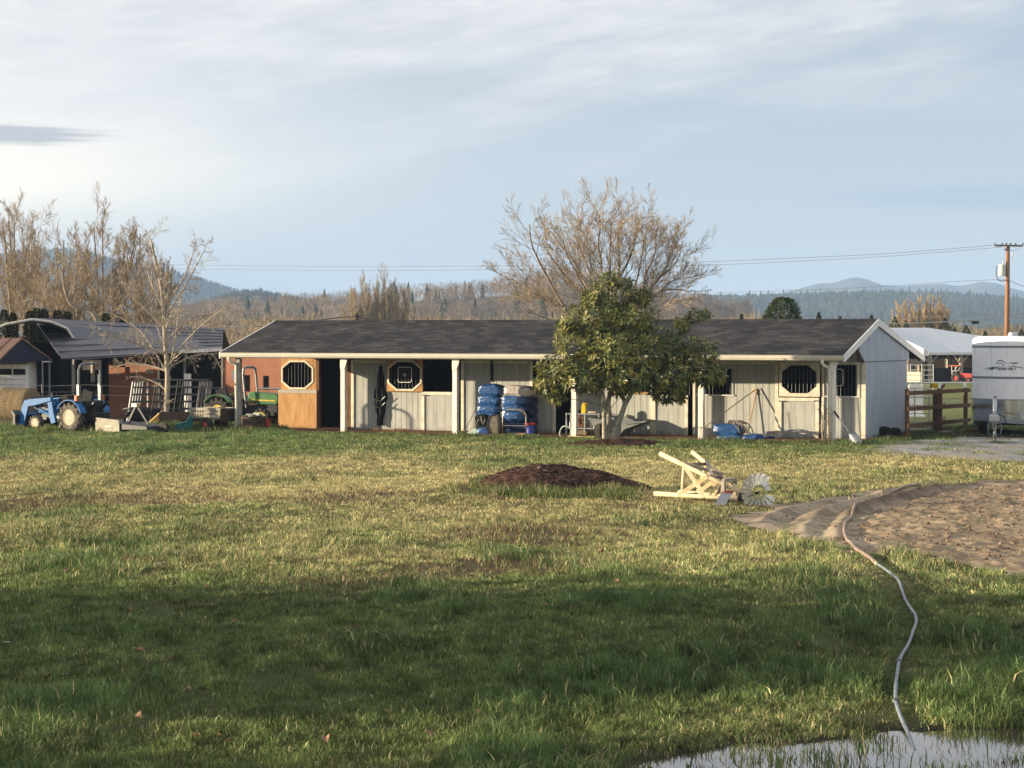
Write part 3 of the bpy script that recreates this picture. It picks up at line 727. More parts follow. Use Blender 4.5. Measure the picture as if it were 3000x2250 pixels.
def octo_bars(cu, cz, a, c, v, par, n=9):
    b = MB()
    for i in range(n):
        x = -a+2*a*(i+.5)/n; zz = c if abs(x) < a*.5 else c-(abs(x)-a*.5)*(c*.5)/(a*.5)
        b.tube([(cu+x, v, cz-zz), (cu+x, v, cz+zz)], .009, 6)
    return b.build('window_bars', m['bar_metal'], par)
def octo_shutter(px0, px1, y0, y1, pxc, pyc, ha, hc, mat, ring=None, v=VW-.06, k=.5):
    u0, u1 = SU(px0, v), SU(px1, v); um = (u0+u1)/2; z1, z0 = SZ(y0, um, v), SZ(y1, um, v)
    cu = SU(pxc, v); cz = SZ(pyc, um, v); a = (SU(pxc+ha, v)-SU(pxc-ha, v))/2; c = (SZ(pyc-hc, um, v)-SZ(pyc+hc, um, v))/2
    b = MB(); octo_panel(b, u0, u1, z0, z1, cu, cz, a, c, v-.02, v+.02, k)
    d = b.build('window_shutter', m[mat], ST)
    octo_bars(cu, cz, a, c, v+.035, d)
    if ring:
        b = MB(); octo_ring(b, cu, cz, a-.005, c-.005, .055, v-.04, v-.021, k); b.build('window_frame', m[ring], d)
    return (u0, u1, z0, z1, cu, cz, v)
octo_shutter(1134, 1239, 1052, 1147, 1186.5, 1100, 46, 40, 'tan_plywood', 'cream_paint')
oc = octo_shutter(2283, 2402, 1061, 1162, 2341.5, 1111, 51, 41, 'cream_paint')
# tan stall at the left end, flush with the porch front
oc2 = octo_shutter(824, 927, 1049, 1143, 872.5, 1098, 43, 37.5, 'tan_plywood', 'cream_paint', v=VW)
um = (SU(815, VW)+SU(927, VW))/2
def lowpan(name, px0, px1, y0, y1, v0, v1, mat):
    b = MB(); b.b2(SU(px0, v0), SU(px1, v0), v0, v1, -.1 if y1 is None else SZ(y1, um, v0), SZ(y0, um, v0)); return b.build(name, m[mat], ST)
lowpan('plywood_panel', 815, 927, 1151, None, VW-.08, VW-.03, 'tan_plywood')
lowpan('panel_rail', 815, 927.5, 1142.5, 1151.5, VW-.10, VW-.02, 'grey_strip')
b = MB(); b.b2(SU(824, VW), SU(1030, VW), VW-.0, VW+.05, SZ(1049.5, um, VW), ZT); b.build('upper_wall', m['tan_plywood'], ST)
# doorway posts and inner partitions
ud = SU(928, VW)
b = MB(); b.b2(ud, ud+.1, VW-.03, VW+.12, 0, ZT)
b.build('doorway_post', m['brown_board'], ST); b = MB(); b.b2(XW(1017), XW(1029.5), VW-.03, VW+.1, 0, ZT); b.build('doorway_post', m['brown_board'], ST)
def part_wall(b, u, v0, v1, t=.05):
    b.ext([(v0, -.1), (v1, -.1), (v1, zroof(v1)-.07)]+([(VR, ZR-.07)] if v0 < VR < v1 else [])+[(v0, zroof(v0)-.07)], u-t/2, u+t/2, Matrix(((0, 1, 0), (1, 0, 0), (0, 0, 1))))
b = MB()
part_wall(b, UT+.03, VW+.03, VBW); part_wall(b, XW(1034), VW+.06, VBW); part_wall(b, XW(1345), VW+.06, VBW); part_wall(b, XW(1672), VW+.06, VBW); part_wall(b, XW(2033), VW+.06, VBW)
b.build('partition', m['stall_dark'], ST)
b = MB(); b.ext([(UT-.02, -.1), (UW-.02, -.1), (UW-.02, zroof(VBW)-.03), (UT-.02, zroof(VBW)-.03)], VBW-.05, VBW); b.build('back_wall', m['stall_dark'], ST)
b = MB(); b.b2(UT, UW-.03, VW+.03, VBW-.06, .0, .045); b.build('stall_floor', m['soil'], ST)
# straw on the stall floor just inside the doorway
# window openings: bars and sills
def win_bars(px0, px1, y0, y1, step=.11, v=VW+.03):
    b = MB(); u0, u1 = XW(px0), XW(px1); z0, z1 = ZW(y1, px0), ZW(y0, px0); u = u0+step/2
    while u < u1: b.tube([(u, v, z0), (u, v, z1)], .009, 6); u += step
    return b.build('window_bars', m['bar_metal'], ST)
win_bars(2062, 2148, 1080, 1157); win_bars(2425, 2509, 1070, 1161); win_bars(1795, 1906, 1075, 1150); win_bars(1914, 2030, 1066, 1156)
for a, b_, y, mt_ in ((2045, 2152, 1156, 'white_trim'), (2416, 2520, 1160.5, 'white_trim'), (1790, 1908, 1148, 'tan_plywood')):
    trim('window_sill', a, b_, y, y+3.2 if mt_ == 'white_trim' else y+6, .045, mt_)
trim('window_side', 2144, 2149, 1080, 1156, .02, 'grey_siding'); trim('window_side', 2512, 2519, 1068, 1160, .02, 'cream_paint')
# dark sliding track and strap
trim('door_track', 1342, 1350, 1056, 1120, .05, 'dark_wood'); trim('wall_strap', 1438, 1445, 1056, 1118, .03, 'black_cloth')
# posts with shaped brackets
for px, base in ((700, None), (1007, 1273), (1335, 1286), (1684, 1287), (2055, 1303), (2440, 1298)):
    uc = SU(px, 0); w = .15
    b = MB(); zt = ZE-.14
    b.b2(uc-w/2, uc+w/2, -w/2, w/2, -.12, zt)
    if px != 700:
        b.ext([(uc-w/2-.003, zt-.02), (uc+w/2+.09, zt-.02), (uc+w/2+.09, zt-.12), (uc+w/2+.003, zt-.34), (uc-w/2-.003, zt-.34)], -w/2-.02, -w/2-.003)
    b.build('porch_post', m['peeling_paint' if px != 700 else 'grey_strip'], ST, bevel=.006)
b = MB(); b.b2(U0+.3, U1-.25, -.06, .06, ZE-.137, ZE+.01); b.build('porch_beam', m['peeling_paint'], ST)
# downspouts
def downspout(px, kick):
    uc = SU(px, -.1); b = MB(); z = ZE-.13
    pts = [(uc-.16, g0+.05, z), (uc-.16, g0+.05, z-.09), (uc-.12, g0+.06, z-.16), (uc-.03, -.13, z-.21), (uc, -.12, z-.28), (uc, -.12, 1.2), (uc+.012, -.12, .9), (uc, -.12, .5)]
    pts += [(uc, -.12, .14), (uc-.02, -.15, .07), (uc-.1, -.3, .0)] if kick else [(uc+.01, -.12, .02)]
    b.tube(pts, .05, 10); return b.build('downspout', m['gutter_paint'], ST, smooth=True)
downspout(693, True); downspout(2431, False)
# right end wall: wide panels with open joints, gable cladding over it
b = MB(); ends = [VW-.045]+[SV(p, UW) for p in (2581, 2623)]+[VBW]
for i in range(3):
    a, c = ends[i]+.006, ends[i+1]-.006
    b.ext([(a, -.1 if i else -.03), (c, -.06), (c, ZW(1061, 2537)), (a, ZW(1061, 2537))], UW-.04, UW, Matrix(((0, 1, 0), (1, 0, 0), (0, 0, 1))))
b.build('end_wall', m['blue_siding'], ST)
b = MB(); b.b2(UW-.08, UW-.045, VW+.0, VBW, -.05, ZW(1061, 2537)+.1); b.build('end_wall_backing', m['dark_wood'], ST)
zc = ZW(1060, 2537)+.004; vf = SV(2522, UW)
def gpan(b, va, vb):
    pts = [(va, zc), (vb, zc)]; 
    top = [(vb, zroof(vb)-.16)]+([(VR, ZR-.16)] if va < VR < vb else [])+[(va, zroof(va)-.16)]
    b.ext(pts+top, UW-.01, UW+.03, Matrix(((0, 1, 0), (1, 0, 0), (0, 0, 1))))
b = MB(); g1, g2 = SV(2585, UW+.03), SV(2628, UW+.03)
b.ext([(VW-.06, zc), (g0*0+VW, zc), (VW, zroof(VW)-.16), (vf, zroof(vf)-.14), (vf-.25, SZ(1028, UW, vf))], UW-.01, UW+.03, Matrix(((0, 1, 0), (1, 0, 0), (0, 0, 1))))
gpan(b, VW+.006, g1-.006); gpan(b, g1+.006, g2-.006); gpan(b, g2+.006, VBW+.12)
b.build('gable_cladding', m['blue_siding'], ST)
b = MB(); 
for i in range(4):
    v = VBW+.15+i*.36
    if v < VB-.05: b.bar((U1-.6, v, zroof(v)-.09), (U1-.05, v, zroof(v)-.09), .05, .08)
b.build('lookout_beam', m['roof_underside'], ST)
# ---------------------------------------------------------------- things hung on and stood against the stable
def SG(px, py=None, v=None, z=0.): 
    """a point in the world at photo column px and porch depth v"""
    return SW(SU(px, v), v, z)
# horse blanket hanging on the wall
def blanket():
    b = MB(); nu, nz_ = 13, 22; vs = []; fs = []
    ua, ub = XW(1098), XW(1136); zt, zb = ZW(1072, 1115), ZW(1246, 1115)
    prof = [(0, .40, .60), (.1, .38, .66), (.25, .28, .72), (.4, .10, .84), (.55, .0, 1.0), (.62, .02, .92), (.75, .12, .8), (.9, .2, .72), (1, .3, .62)]
    for s_ in (0, 1):
        for i in range(nz_+1):
            t = i/nz_
            for j in range(len(prof)-1):
                if prof[j][0] <= t <= prof[j+1][0]:
                    f = (t-prof[j][0])/(prof[j+1][0]-prof[j][0]); l = prof[j][1]*(1-f)+prof[j+1][1]*f; r_ = prof[j][2]*(1-f)+prof[j+1][2]*f
            for j in range(nu+1):
                q_ = j/nu; x = ua+(ub-ua)*(l+(r_-l)*q_); bul = math.sin(math.pi*q_)
                dep = (.04+.12*bul+.035*math.sin(q_*14+t*5)) if s_ == 0 else .0
                vs.append((x+.02*math.sin(t*23+q_*3), -dep-.006, zt+(zb-zt)*t+.02*math.sin(q_*9)))
    k = (nu+1)*(nz_+1)
    for s_ in (0, 1):
        for i in range(nz_):
            for j in range(nu):
                a = s_*k+i*(nu+1)+j; q_ = (a, a+1, a+nu+2, a+nu+1); fs.append(q_ if s_ else q_[::-1])
    o = SW(0, VW, 0)
    b.add([A_*x+B_*y+V((0, 0, z)) for x, y, z in vs], fs)
    c = b.build('horse_blanket', m['black_cloth'], loc=o, smooth=True)
    tag(c, 'black horse blanket hanging bunched on the grey stable wall', 'horse blanket')
    b = MB(); 
    for z_, s_ in ((1160, 0), (1178, 1)):
        z0 = ZW(z_, 1115); b.tube([A_*(ua+(ub-ua)*t)+B_*(-.19-.02*math.sin(t*6))+V((0, 0, z0-.16*math.sin(math.pi*t))) for t in [i/10 for i in range(11)]], .012, 6)
    b.build('blanket_strap', m['grey_steel'], c)
blanket()
# box fans hung in the stall windows
def box_fan(pxc, pyc, v, label):
    c = SW(SU(pxc, v), v, SZ(pyc, SU(pxc, v), v)); t = thing('box_fan', label, 'box fan', c, -TH, 'box fans hung in stall windows')
    r = .24; pts = []
    for i in range(4):
        for a in (0, .3, .6, 1): 
            th_ = math.pi/2*(i+a); sx_, sz_ = (1, 1, -1, -1)[i]*0, 0
            cx_, cz_ = ((1, 1), (-1, 1), (-1, -1), (1, -1))[i]
            pts.append((cx_*(r-.06)+.06*math.cos(th_), 0, cz_*(r-.06)+.06*math.sin(th_)))
    b = MB(); b.tube(pts+[pts[0]], .014, 8); b.build('fan_frame', m['white_trim'], t, smooth=True)
    b = MB(); b.lathe([(.055, -.03), (.06, 0), (.045, .03)], Matrix.Rotation(math.pi/2, 4, 'X'), 16); b.build('fan_hub', m['grey_strip'], t)
    b = MB()
    for rr in (.09, .13, .17, .205):
        b.tube([(rr*math.cos(i*.35), -.04, rr*math.sin(i*.35)) for i in range(19)], .003, 4)
    b.build('fan_guard', m['grey_steel'], t)
    for i in range(3):
        b = MB(); a = i*2.094+.4; b.ext([(.04, -.03), (.16, -.07), (.19, .03), (.05, .03)], -.012, .0, Matrix.Rotation(a, 4, 'Y')@Matrix.Rotation(.35, 4, 'X')); b.build('fan_blade', m['black_panel'], t)
box_fan(1186, 1098, VW-.12, 'white framed box fan hung in the octagonal window of the tan shutter')
box_fan(2446, 1106, VW-.1, 'white framed box fan hung behind the right corner post')
# feed / shavings bags
def bag_mesh(lx, ly, lz, seed, n=26, k=16):
    vs = []; fs = []
    e1, e2 = .62, .36
    sg = lambda x, e: math.copysign(abs(x)**e, x)
    for i in range(k+1):
        a = math.pi*(i/k)-math.pi/2
        for j in range(n):
            t = 2*math.pi*j/n
            x = sg(math.cos(a), e1)*sg(math.cos(t), e2); y = sg(math.cos(a), e1)*sg(math.sin(t), e2); z = sg(math.sin(a), e1)
            w = mathutils_noise(x*2.1+seed, y*2.1, z*2.1)*.12+mathutils_noise(x*5+seed, y*5, z*5)*.06+mathutils_noise(x*11+seed, y*11, z*9)*.025
            pin = 1-.16*(abs(x)**3)*abs(z)
            vs.append((x*lx/2*(1+w*.5), y*ly/2*(1+w), lz/2+z*lz/2*(pin+w*.9)))
    for i in range(k):
        for j in range(n): fs.append((i*n+j, i*n+(j+1) % n, (i+1)*n+(j+1) % n, (i+1)*n+j))
    return vs, fs
from mathutils import noise as mnoise
def mathutils_noise(x, y, z): return mnoise.noise(V((x, y, z)))
def bag(px0, px1, y0, y1, v, mat, label, seed, group=None, ly=.5, rz=0, name='feed_bag', tilt=0):
    pc = (px0+px1)/2; uc = SU(pc, v); lx = SU(px1, v)-SU(px0, v); z1 = SZ(y0, uc, v); z0 = SZ(y1, uc, v)-.05
    b = MB(); b.add(*bag_mesh(lx, ly, z1-z0, seed, 44, 26)); o = b.build(name, m[mat], loc=SW(uc, v+ly*.4, z0), rz=-TH+rz, smooth=True)
    o.rotation_euler.y = tilt
    return tag(o, label, 'bag', group)
G1 = 'wrapped bags stacked in two columns by the stable wall'
vb = 1.0
bag(1399, 1466, 1125, 1157, vb, 'blue_wrap', 'topmost blue bag of the left column stacked against the stable wall', 1.3, G1, tilt=.03)
bag(1398, 1462, 1156, 1184, vb-.02, 'blue_wrap', 'second blue bag from the top in the left column by the stable wall', 5.7, G1)
bag(1395, 1460, 1183, 1210, vb-.03, 'blue_wrap', 'third blue bag from the top in the left column by the stable wall', 9.1, G1)
bag(1391, 1458, 1208, 1226, vb-.05, 'blue_wrap', 'thin crumpled blue bag at the bottom of the left column, over the black bundle', 12.4, G1)
bag(1472, 1556, 1129, 1159, vb, 'clear_wrap', 'silvery clear wrapped bag on top of the right column of bags', 15.2, G1, tilt=.04)
bag(1467, 1540, 1158, 1186, vb-.02, 'blue_wrap', 'second bag from the top in the right column, rounded and blue', 18.9, G1)
bag(1468, 1536, 1185, 1204, vb-.03, 'blue_wrap', 'flat shiny blue bag in the right column, above the tube frame top', 22.3, G1)
bag(1466, 1532, 1203, 1236, vb-.02, 'blue_wrap', 'plump pale blue bag in the right column seen through the tube frame', 25.8, G1, tilt=.05)
bag(1474, 1552, 1234, 1262, vb, 'dark_blue_wrap', 'very dark bag under the right column, inside the tube frame', 28.1, G1)
bag(1472, 1550, 1260, 1290, vb, 'dark_blue_wrap', 'lowest almost black bag under the right column, on the soil', 31.7, G1)
for i, (y0, y1) in enumerate(((1160, 1190), (1188, 1216), (1214, 1250), (1248, 1284))):
    bag(1500, 1562, y0, y1, vb+.55, 'dark_blue_wrap', ('shaded navy bag behind the right column, just under the silvery one', 'shaded navy bag behind the right column, second of four down', 'shaded navy bag behind the right column, third of four down', 'shaded navy bag behind the right column, at the bottom beside the blue bucket')[i], 40+i*3, G1)
bag(1393, 1460, 1224, 1285, vb+.3, 'black_cloth', 'black bundle under the left column of blue bags', 52.2, None, name='cloth_bundle')
bag(1396, 1433, 1254, 1280, .45, 'light_blue_bag', 'small bright blue plastic bag on the soil before the left column', 55.5, None, ly=.35, name='plastic_bag')
G2 = 'blue bags in the low pile by the right stall'
bag(2086, 2174, 1241, 1272, .9, 'blue_wrap', 'upper blue bag of the low pile, with ropes lying on it', 61.2, G2, tilt=.03)
bag(2098, 2176, 1271, 1302, .85, 'blue_wrap', 'lower left blue bag of the low pile, under the roped one', 64.8, G2)
bag(2174, 2242, 1271, 1301, .85, 'blue_wrap', 'blue bag lying in the middle of the low pile, right of the stacked two', 68.3, G2)
bag(2236, 2274, 1276, 1303, 1.0, 'dark_blue_wrap', 'dark navy bag at the right end of the low pile', 71.9, G2)
# ropes on the pile
b = MB(); random.seed(5); rc = SG(2152, v=.95)
zt = SZ(1243, SU(2152, .9), .9)
for k in range(7):
    p0 = V((random.uniform(-.3, .05), random.uniform(-.1, .25), 0)); pts = []
    for i in range(12):
        t = i/11; pts.append((p0.x+.55*t+.06*math.sin(t*9+k), p0.y-.25*t*(k % 2)+.08*math.cos(t*7+k), .02+.10*math.sin(math.pi*min(1, t*1.3))*random.uniform(.6, 1)-max(0, t-.72)*1.0*(k % 3 != 2)))
    b.tube(pts, .016, 6)
b.tube([(-.15, -.1, .05), (.1, -.16, .09), (.3, -.28, .0), (.42, -.36, -.25), (.36, -.36, -.32), (.2, -.3, -.1), (.05, -.22, .03)], .014, 6)
o = b.build('halter_rope', m['weathered_wood'], loc=(rc.x, rc.y, zt), rz=-TH); tag(o, 'tangle of halters and lead ropes lying on the upper blue bag', 'rope')
# rug / folded mat standing under the left column
b = MB(); 
vs, fs = bag_mesh(.46, .32, .62, 77.); b.add(vs, fs); o = b.build('rolled_mat', m['grey_rug'], loc=SG(1450, v=.55), rz=-TH, smooth=True); tag(o, 'grey brown rolled mat standing between the blue bags and the tube frame', 'mat')
# chrome tube frame (folding cart handle)
def tube_frame():
    v = .35; c = SG(1507, v=v); s = thing('hand_cart', 'bare tube frame hand cart with looped handles before the blue bags', 'hand cart', c, -TH)
    w = (SU(1542, v)-SU(1472, v))/2; h = SZ(1199, SU(1507, v), v)
    for y, k in ((0, 1.), (-.14, .93)):
        b = MB(); pts = [(-w*k, y, .0), (-w*.98*k, y, h*.5), (-w*.95*k, y, h-.16), (-w*.8*k, y, h-.05), (-w*.55*k, y, h), (w*.55*k, y, h), (w*.8*k, y, h-.05), (w*.95*k, y, h-.16), (w*.98*k, y, h*.5), (w*k, y, 0)]
        if y: pts = [(p[0]*1.06, p[1], p[2]-.02) for p in pts if p[2] > .4]
        b.tube(pts, .02, 8); b.build('handle_tube', m['chrome'], s, smooth=True)
    b = MB(); b.tube([(-w, 0, .3), (w, 0, .3)], .014, 8); b.build('cross_bar', m['chrome'], s)
    b = MB(); b.b2(-w*.9, w*.9, .03, .3, .04, .08); b.build('cart_plate', m['black_paint'], s)
tube_frame()
# bucket
def bucket(px, v, r, h, mat, rim, label, name='bucket'):
    c = SG(px, v=v); t = thing(name, label, 'bucket', c, -TH)
    b = MB(); b.lathe([(r*.8, 0), (r*.82, .01), (r, h), (r*.95, h), (r*.78, .03)], None, 24); b.build('bucket_body', m[mat], t, smooth=True)
    b = MB(); b.lathe([(r*1.0, h-.05), (r*1.06, h-.045), (r*1.06, h+.01), (r*.99, h+.01)], None, 24, True); b.build('bucket_rim', m[rim], t, smooth=True)
    b = MB(); b.tube([(r*1.05*math.cos(a), r*1.05*math.sin(a)*.35-r*.4, h-.05-r*.5*math.sin(a)) for a in [math.pi*i/10 for i in range(11)]], .006, 6); b.build('bucket_handle', m['grey_steel'], t)
bucket(1553, .55, .155, .37, 'purple_blue', 'red_plastic', 'blue bucket with red rim beside the right column of bags')
# black strapped pack, teal scoop, pink cloth, pole at the left of the bags
b = MB(); b.add(*bag_mesh(.42, .3, .36, 81.)); o = b.build('harness_bag', m['black_cloth'], loc=SG(1412, v=.75, z=.26), rz=-TH, smooth=True); tag(o, 'black harness pack with pale straps above the small blue bag', 'bag')
b = MB()
for sx_ in (-.12, .1): b.tube([(sx_-.05, -.16, .3), (sx_-.02, -.2, .15), (sx_+.03, -.2, .05), (sx_+.1, -.18, .22)], .012, 6)
b.build('harness_strap', m['bark_pale'], o)
b = MB(); b.ext([(-.22, 0), (.2, 0), (.24, .13), (.1, .2), (-.1, .1)], -.1, .1); o = b.build('feed_scoop', m['pale_green'], loc=SG(1386, v=.7), rz=-TH, bevel=.02); tag(o, 'pale teal scoop lying left of the small blue plastic bag', 'scoop')
b = MB(); b.add(*bag_mesh(.34, .2, .1, 91.)); o = b.build('rag', m['pink_cloth'], loc=SG(1527, v=.05, z=.0), rz=-TH, smooth=True); tag(o, 'dusty pink rag lying on the soil under the tube frame', 'cloth')
b = MB(); b.tube([SG(1358, v=.55, z=.02)-SG(1358, v=.55), V(SG(1395, v=1.45, z=SZ(1196, SU(1395, 1.4), 1.4)))-SG(1358, v=.55)], .012, 6); o = b.build('broom_handle', m['weathered_wood'], loc=SG(1358, v=.55)); tag(o, 'thin grey pole leaning toward the left column of blue bags', 'pole')
# wall objects under the hanging blanket: kindling
b = MB(); random.seed(9)
for i in range(14):
    x, y = random.uniform(-.4, .8), random.uniform(-.25, .1); a = random.uniform(-.6, .6)
    b.bar((x, y, .03+.02*(i % 3)), (x+.3*math.cos(a), y+.3*math.sin(a), .04+.02*(i % 3)), .04, .025)
o = b.build('scrap_wood', m['brown_board'], loc=SG(1118, v=1.5), rz=-TH); tag(o, 'few brown wood scraps on the soil below the black blanket', 'scrap wood')
# rakes
def tool(name, label, p, q, r, mat, headfn=None, cat='rake', hm='grey_steel'):
    t = thing(name, label, cat, p)
    b = MB(); b.tube([V((0, 0, 0)), (q-p)*.5, q-p], r, 8); b.build('handle', m[mat], t, smooth=True)
    if headfn: b = MB(); headfn(b); b.build('head', m[hm], t)
    return t
def pt(px, py, v): u = SU(px, v); return SW(u, v, SZ(py, u, v))
def rhead(b):
    b.bar(-A_*.2, A_*.2, .03, .03)
    for i in range(9): b.bar(A_*(-.19+i*.047), A_*(-.19+i*.047)-B_*.03-V((0, 0, .09)), .008, .008)
tool('rake', 'rake with orange wooden handle leaning on the wall above the blue bags', pt(2189, 1275, 1.35), pt(2219, 1136, VW-.05), .016, 'handle_wood', rhead)
t = tool('garden_fork', 'dark handled fork leaning left beside the orange rake handle', pt(2066, 1250, 1.15), pt(2214, 1140, VW-.03), .014, 'dark_handle', None, 'fork')
b = MB(); b.tube([V((0, 0, 0)), (pt(2214, 1140, VW-.03)-pt(2066, 1250, 1.15))*.12], .026, 8); b.build('grip', m['timber_yellow'], t, loc=(pt(2214, 1140, VW-.03)-pt(2066, 1250, 1.15))*.88)
def mfork(b):
    for i in range(7): b.tube([A_*(-.12+.04*i)+V((0, 0, .05)), A_*(-.13+.044*i)-B_*.03-V((0, 0, .2)), A_*(-.12+.04*i)-B_*.16-V((0, 0, .31))], .008, 5)
    b.bar(A_*-.14+V((0, 0, .05)), A_*.14+V((0, 0, .05)), .03, .03)
tool('manure_fork', 'pale manure fork standing upright against the peeling post left of the pile', SG(2064, v=-.14, z=.33), SG(2060, v=-.09, z=2.05), .014, 'grey_steel', mfork, 'fork', 'weathered_wood')
# snow shovel at the right corner post
def shovel():
    p = SG(2513, v=-.95)+V((0, 0, .02)); q = pt(2444, 1205, -.12); t = thing('scoop_shovel', 'grey scoop shovel leaning on the downspout at the right corner post', 'shovel', p)
    D = q-p; d = D.normalized(); Lt = D.length; b = MB(); b.tube([d*.48, D*.8], .015, 8); b.build('shaft', m['alu'], t)
    b = MB(); b.tube([D*.8, D], .03, 8); b.build('grip', m['black_paint'], t)
    sd_ = d.cross(B_).normalized(); nrm = sd_.cross(d).normalized(); b = MB(); vs = []; fs = []
    for i in range(8):
        f = i/7; hw = .15*(1 if f < .72 else 1-.55*(f-.72)/.28)
        for j in range(9):
            s_ = (j/8-.5)*2; vs.append(d*(f*.55)+sd_*s_*hw+nrm*(.07*s_*s_-.04*f))
    k = len(vs); vs += [x+nrm*.006 for x in vs]
    for i in range(7):
        for j in range(8): a = i*9+j; fs += [(a, a+1, a+10, a+9), (k+a+9, k+a+10, k+a+1, k+a)]
    b.add(vs, fs); b.build('blade', m['grey_steel'], t, smooth=True)
shovel()
# metal shelf with bottles
def shelf():
    v = 1.2; u0, u1 = SU(1665, v), SU(1762, v); um_ = (u0+u1)/2; c = SW(um_, v, 0); t = thing('metal_shelf', 'low grey metal shelf unit behind the forked tree', 'shelf', c, -TH)
    w = (u1-u0)/2; hz = [SZ(y, um_, v) for y in (1275, 1253, 1211)]
    for z in hz:
        b = MB(); b.b2(-w, w, -.17, .17, z-.03, z); b.build('shelf_board', m['galv'], t)
    for x in (-w+.01, .07, w-.01):
        for y in (-.165, .165):
            b = MB(); b.b2(x-.018, x+.018, y-.02, y+.02, 0, hz[2]+.015); b.build('leg', m['galv'], t)
    def put(name, label, cat, px, z, mb_, mat): o = mb_.build(name, m[mat], loc=SW(SU(px, v), v-.05, z+.002), rz=-TH, bevel=.008); return tag(o, label, cat)
    b = MB(); b.b2(-.065, .065, -.05, .05, 0, .25); b.b2(-.05, .05, -.045, .045, .25, .29); b.tube([(0, 0, .29), (0, 0, .33)], .025, 10); b.tube([(.05, 0, .2), (.095, 0, .24), (.085, 0, .3), (.03, 0, .31)], .016, 6)
    put('yellow_jug', 'bright yellow jug standing on top of the metal shelf', 'jug', 1713, hz[2], b, 'yellow_plastic')
    for px, h, r, mt_, lab in ((1674, .24, .04, 'white_plastic', 'white spray bottle on the left of the middle shelf'), (1734, .22, .045, 'grey_strip', 'pale lilac bottle right of the boots on the middle shelf'), (1744, .23, .04, 'white_plastic', 'tall white bottle in the middle of three on the middle shelf'), (1751, .24, .05, 'cream_paint', 'wide cream bottle at the right of the middle shelf')):
        b = MB(); b.lathe([(r, 0), (r, h*.7), (r*.5, h*.8), (r*.4, h*.82), (r*.4, h)], None, 14); put('bottle', lab, 'bottle', px, hz[1], b, mt_)['group'] = 'bottles on the middle shelf'
    for px, lab in ((1702, 'brown muddy boot at the left on the middle shelf'), (1711, 'brown muddy boot at the right on the middle shelf')):
        b = MB(); b.lathe([(.045, .06), (.05, .2), (.065, .36), (.055, .36), (.04, .07)], None, 12); b.add(*bag_mesh(.11, .26, .11, px*.1)); o = put('boot', lab, 'boot', px, hz[1], b, 'brown_board'); o['group'] = 'boots on the middle shelf'
    b = MB(); b.b2(-.12, .1, -.1, .1, 0, .1); b.b2(-.16, -.13, -.08, .05, 0, .2); put('tool_box', 'black box standing at the left on top of the metal shelf', 'box', 1690, hz[2], b, 'black_paint')
    b = MB(); b.add(*bag_mesh(.3, .22, .07, 33.)); put('glove', 'pale gloves lying on the right end of the shelf top', 'gloves', 1741, hz[2], b, 'cream_paint')
    b = MB(); b.add(*bag_mesh(.34, .28, .16, 35.)); put('hat', 'crumpled straw coloured hat on the lowest shelf', 'hat', 1713, hz[0], b, 'hay')
shelf()
# grey tipping cart behind the tree
def cart():
    v = .9; c = SG(1800, v=v); t = thing('garden_cart', 'grey plastic garden cart with long tilted tub behind the forked tree', 'cart', c, -TH)
    um_ = SU(1800, v); X = lambda px: SU(px, v)-um_; Z = lambda y: SZ(y, um_, v)
    outline = [(X(1738), Z(1226)), (X(1850), Z(1238)), (X(1906), Z(1232)), (X(1842), Z(1256)), (X(1825), Z(1279)), (X(1770), Z(1279))]
    b = MB(); b.ext(outline[::-1], -.36, -.32); b.ext(outline[::-1], .32, .36)
    for i in (2, 3, 4, 5):
        p, q_ = outline[i], outline[(i+1) % 6]; b.bar((p[0], 0, p[1]), (q_[0], 0, q_[1]), .64, .03, (0, 1, 0)) if False else b.ext([p, q_, (q_[0], q_[1]+.03), (p[0], p[1]+.03)], -.32, .32)
    b.build('cart_tub', m['grey_plastic'], t)
    b = MB(); b.bar((X(1738), -.38, Z(1226)), (X(1850), -.38, Z(1238)), .04, .05); b.bar((X(1738), .38, Z(1226)), (X(1850), .38, Z(1238)), .04, .05); b.bar((X(1850), -.38, Z(1238)), (X(1906), -.38, Z(1232)), .04, .05); b.bar((X(1850), .38, Z(1238)), (X(1906), .38, Z(1232)), .04, .05)
    b.build('cart_rim', m['grey_steel'], t)
    b = MB(); b.ext([(X(1762), Z(1212)), (X(1800), Z(1214)), (X(1850), Z(1236)), (X(1740), Z(1224))], .37, .4); b.build('cart_lid', m['grey_plastic'], t)
    b = MB(); b.b2(X(1818)-.06, X(1818)+.06, -.372, -.362, Z(1256), Z(1247)); b.build('cart_label', m['white_plastic'], t)
    for y in (-.42, .42):
        b = MB(); b.lathe([(.02, -.05), (.19, -.05), (.21, -.02), (.21, .02), (.19, .05), (.02, .05)], Matrix.Translation((X(1775), y, .21))@Matrix.Rotation(math.pi/2, 4, 'X'), 24); b.build('wheel', m['rubber'], t)
    for y in (-.2, .2): b = MB(); b.tube([(X(1838), y, 0), (X(1838), y, Z(1258))], .02, 8); b.build('cart_stand', m['grey_steel'], t)
cart()
b = MB(); hr = .19
b.tube([(hr*math.cos(a), .03*math.sin(3*a), .14+hr*math.sin(a)) for a in [i*.33-1.2 for i in range(20)]], .02, 8); o = b.build('hose_loop', m['pale_green'], loc=SG(1657, v=.1), rz=-TH, smooth=True); tag(o, 'pale green hose loop standing in front of the dark doorway', 'hose')
b = MB(); b.bar((-.4, 0, .03), (.45, 0, .03), .1, .04); o = b.build('board', m['timber_yellow'], loc=SG(1700, v=-.12), rz=-TH); tag(o, 'pale board lying on the soil in front of the metal shelf', 'board')
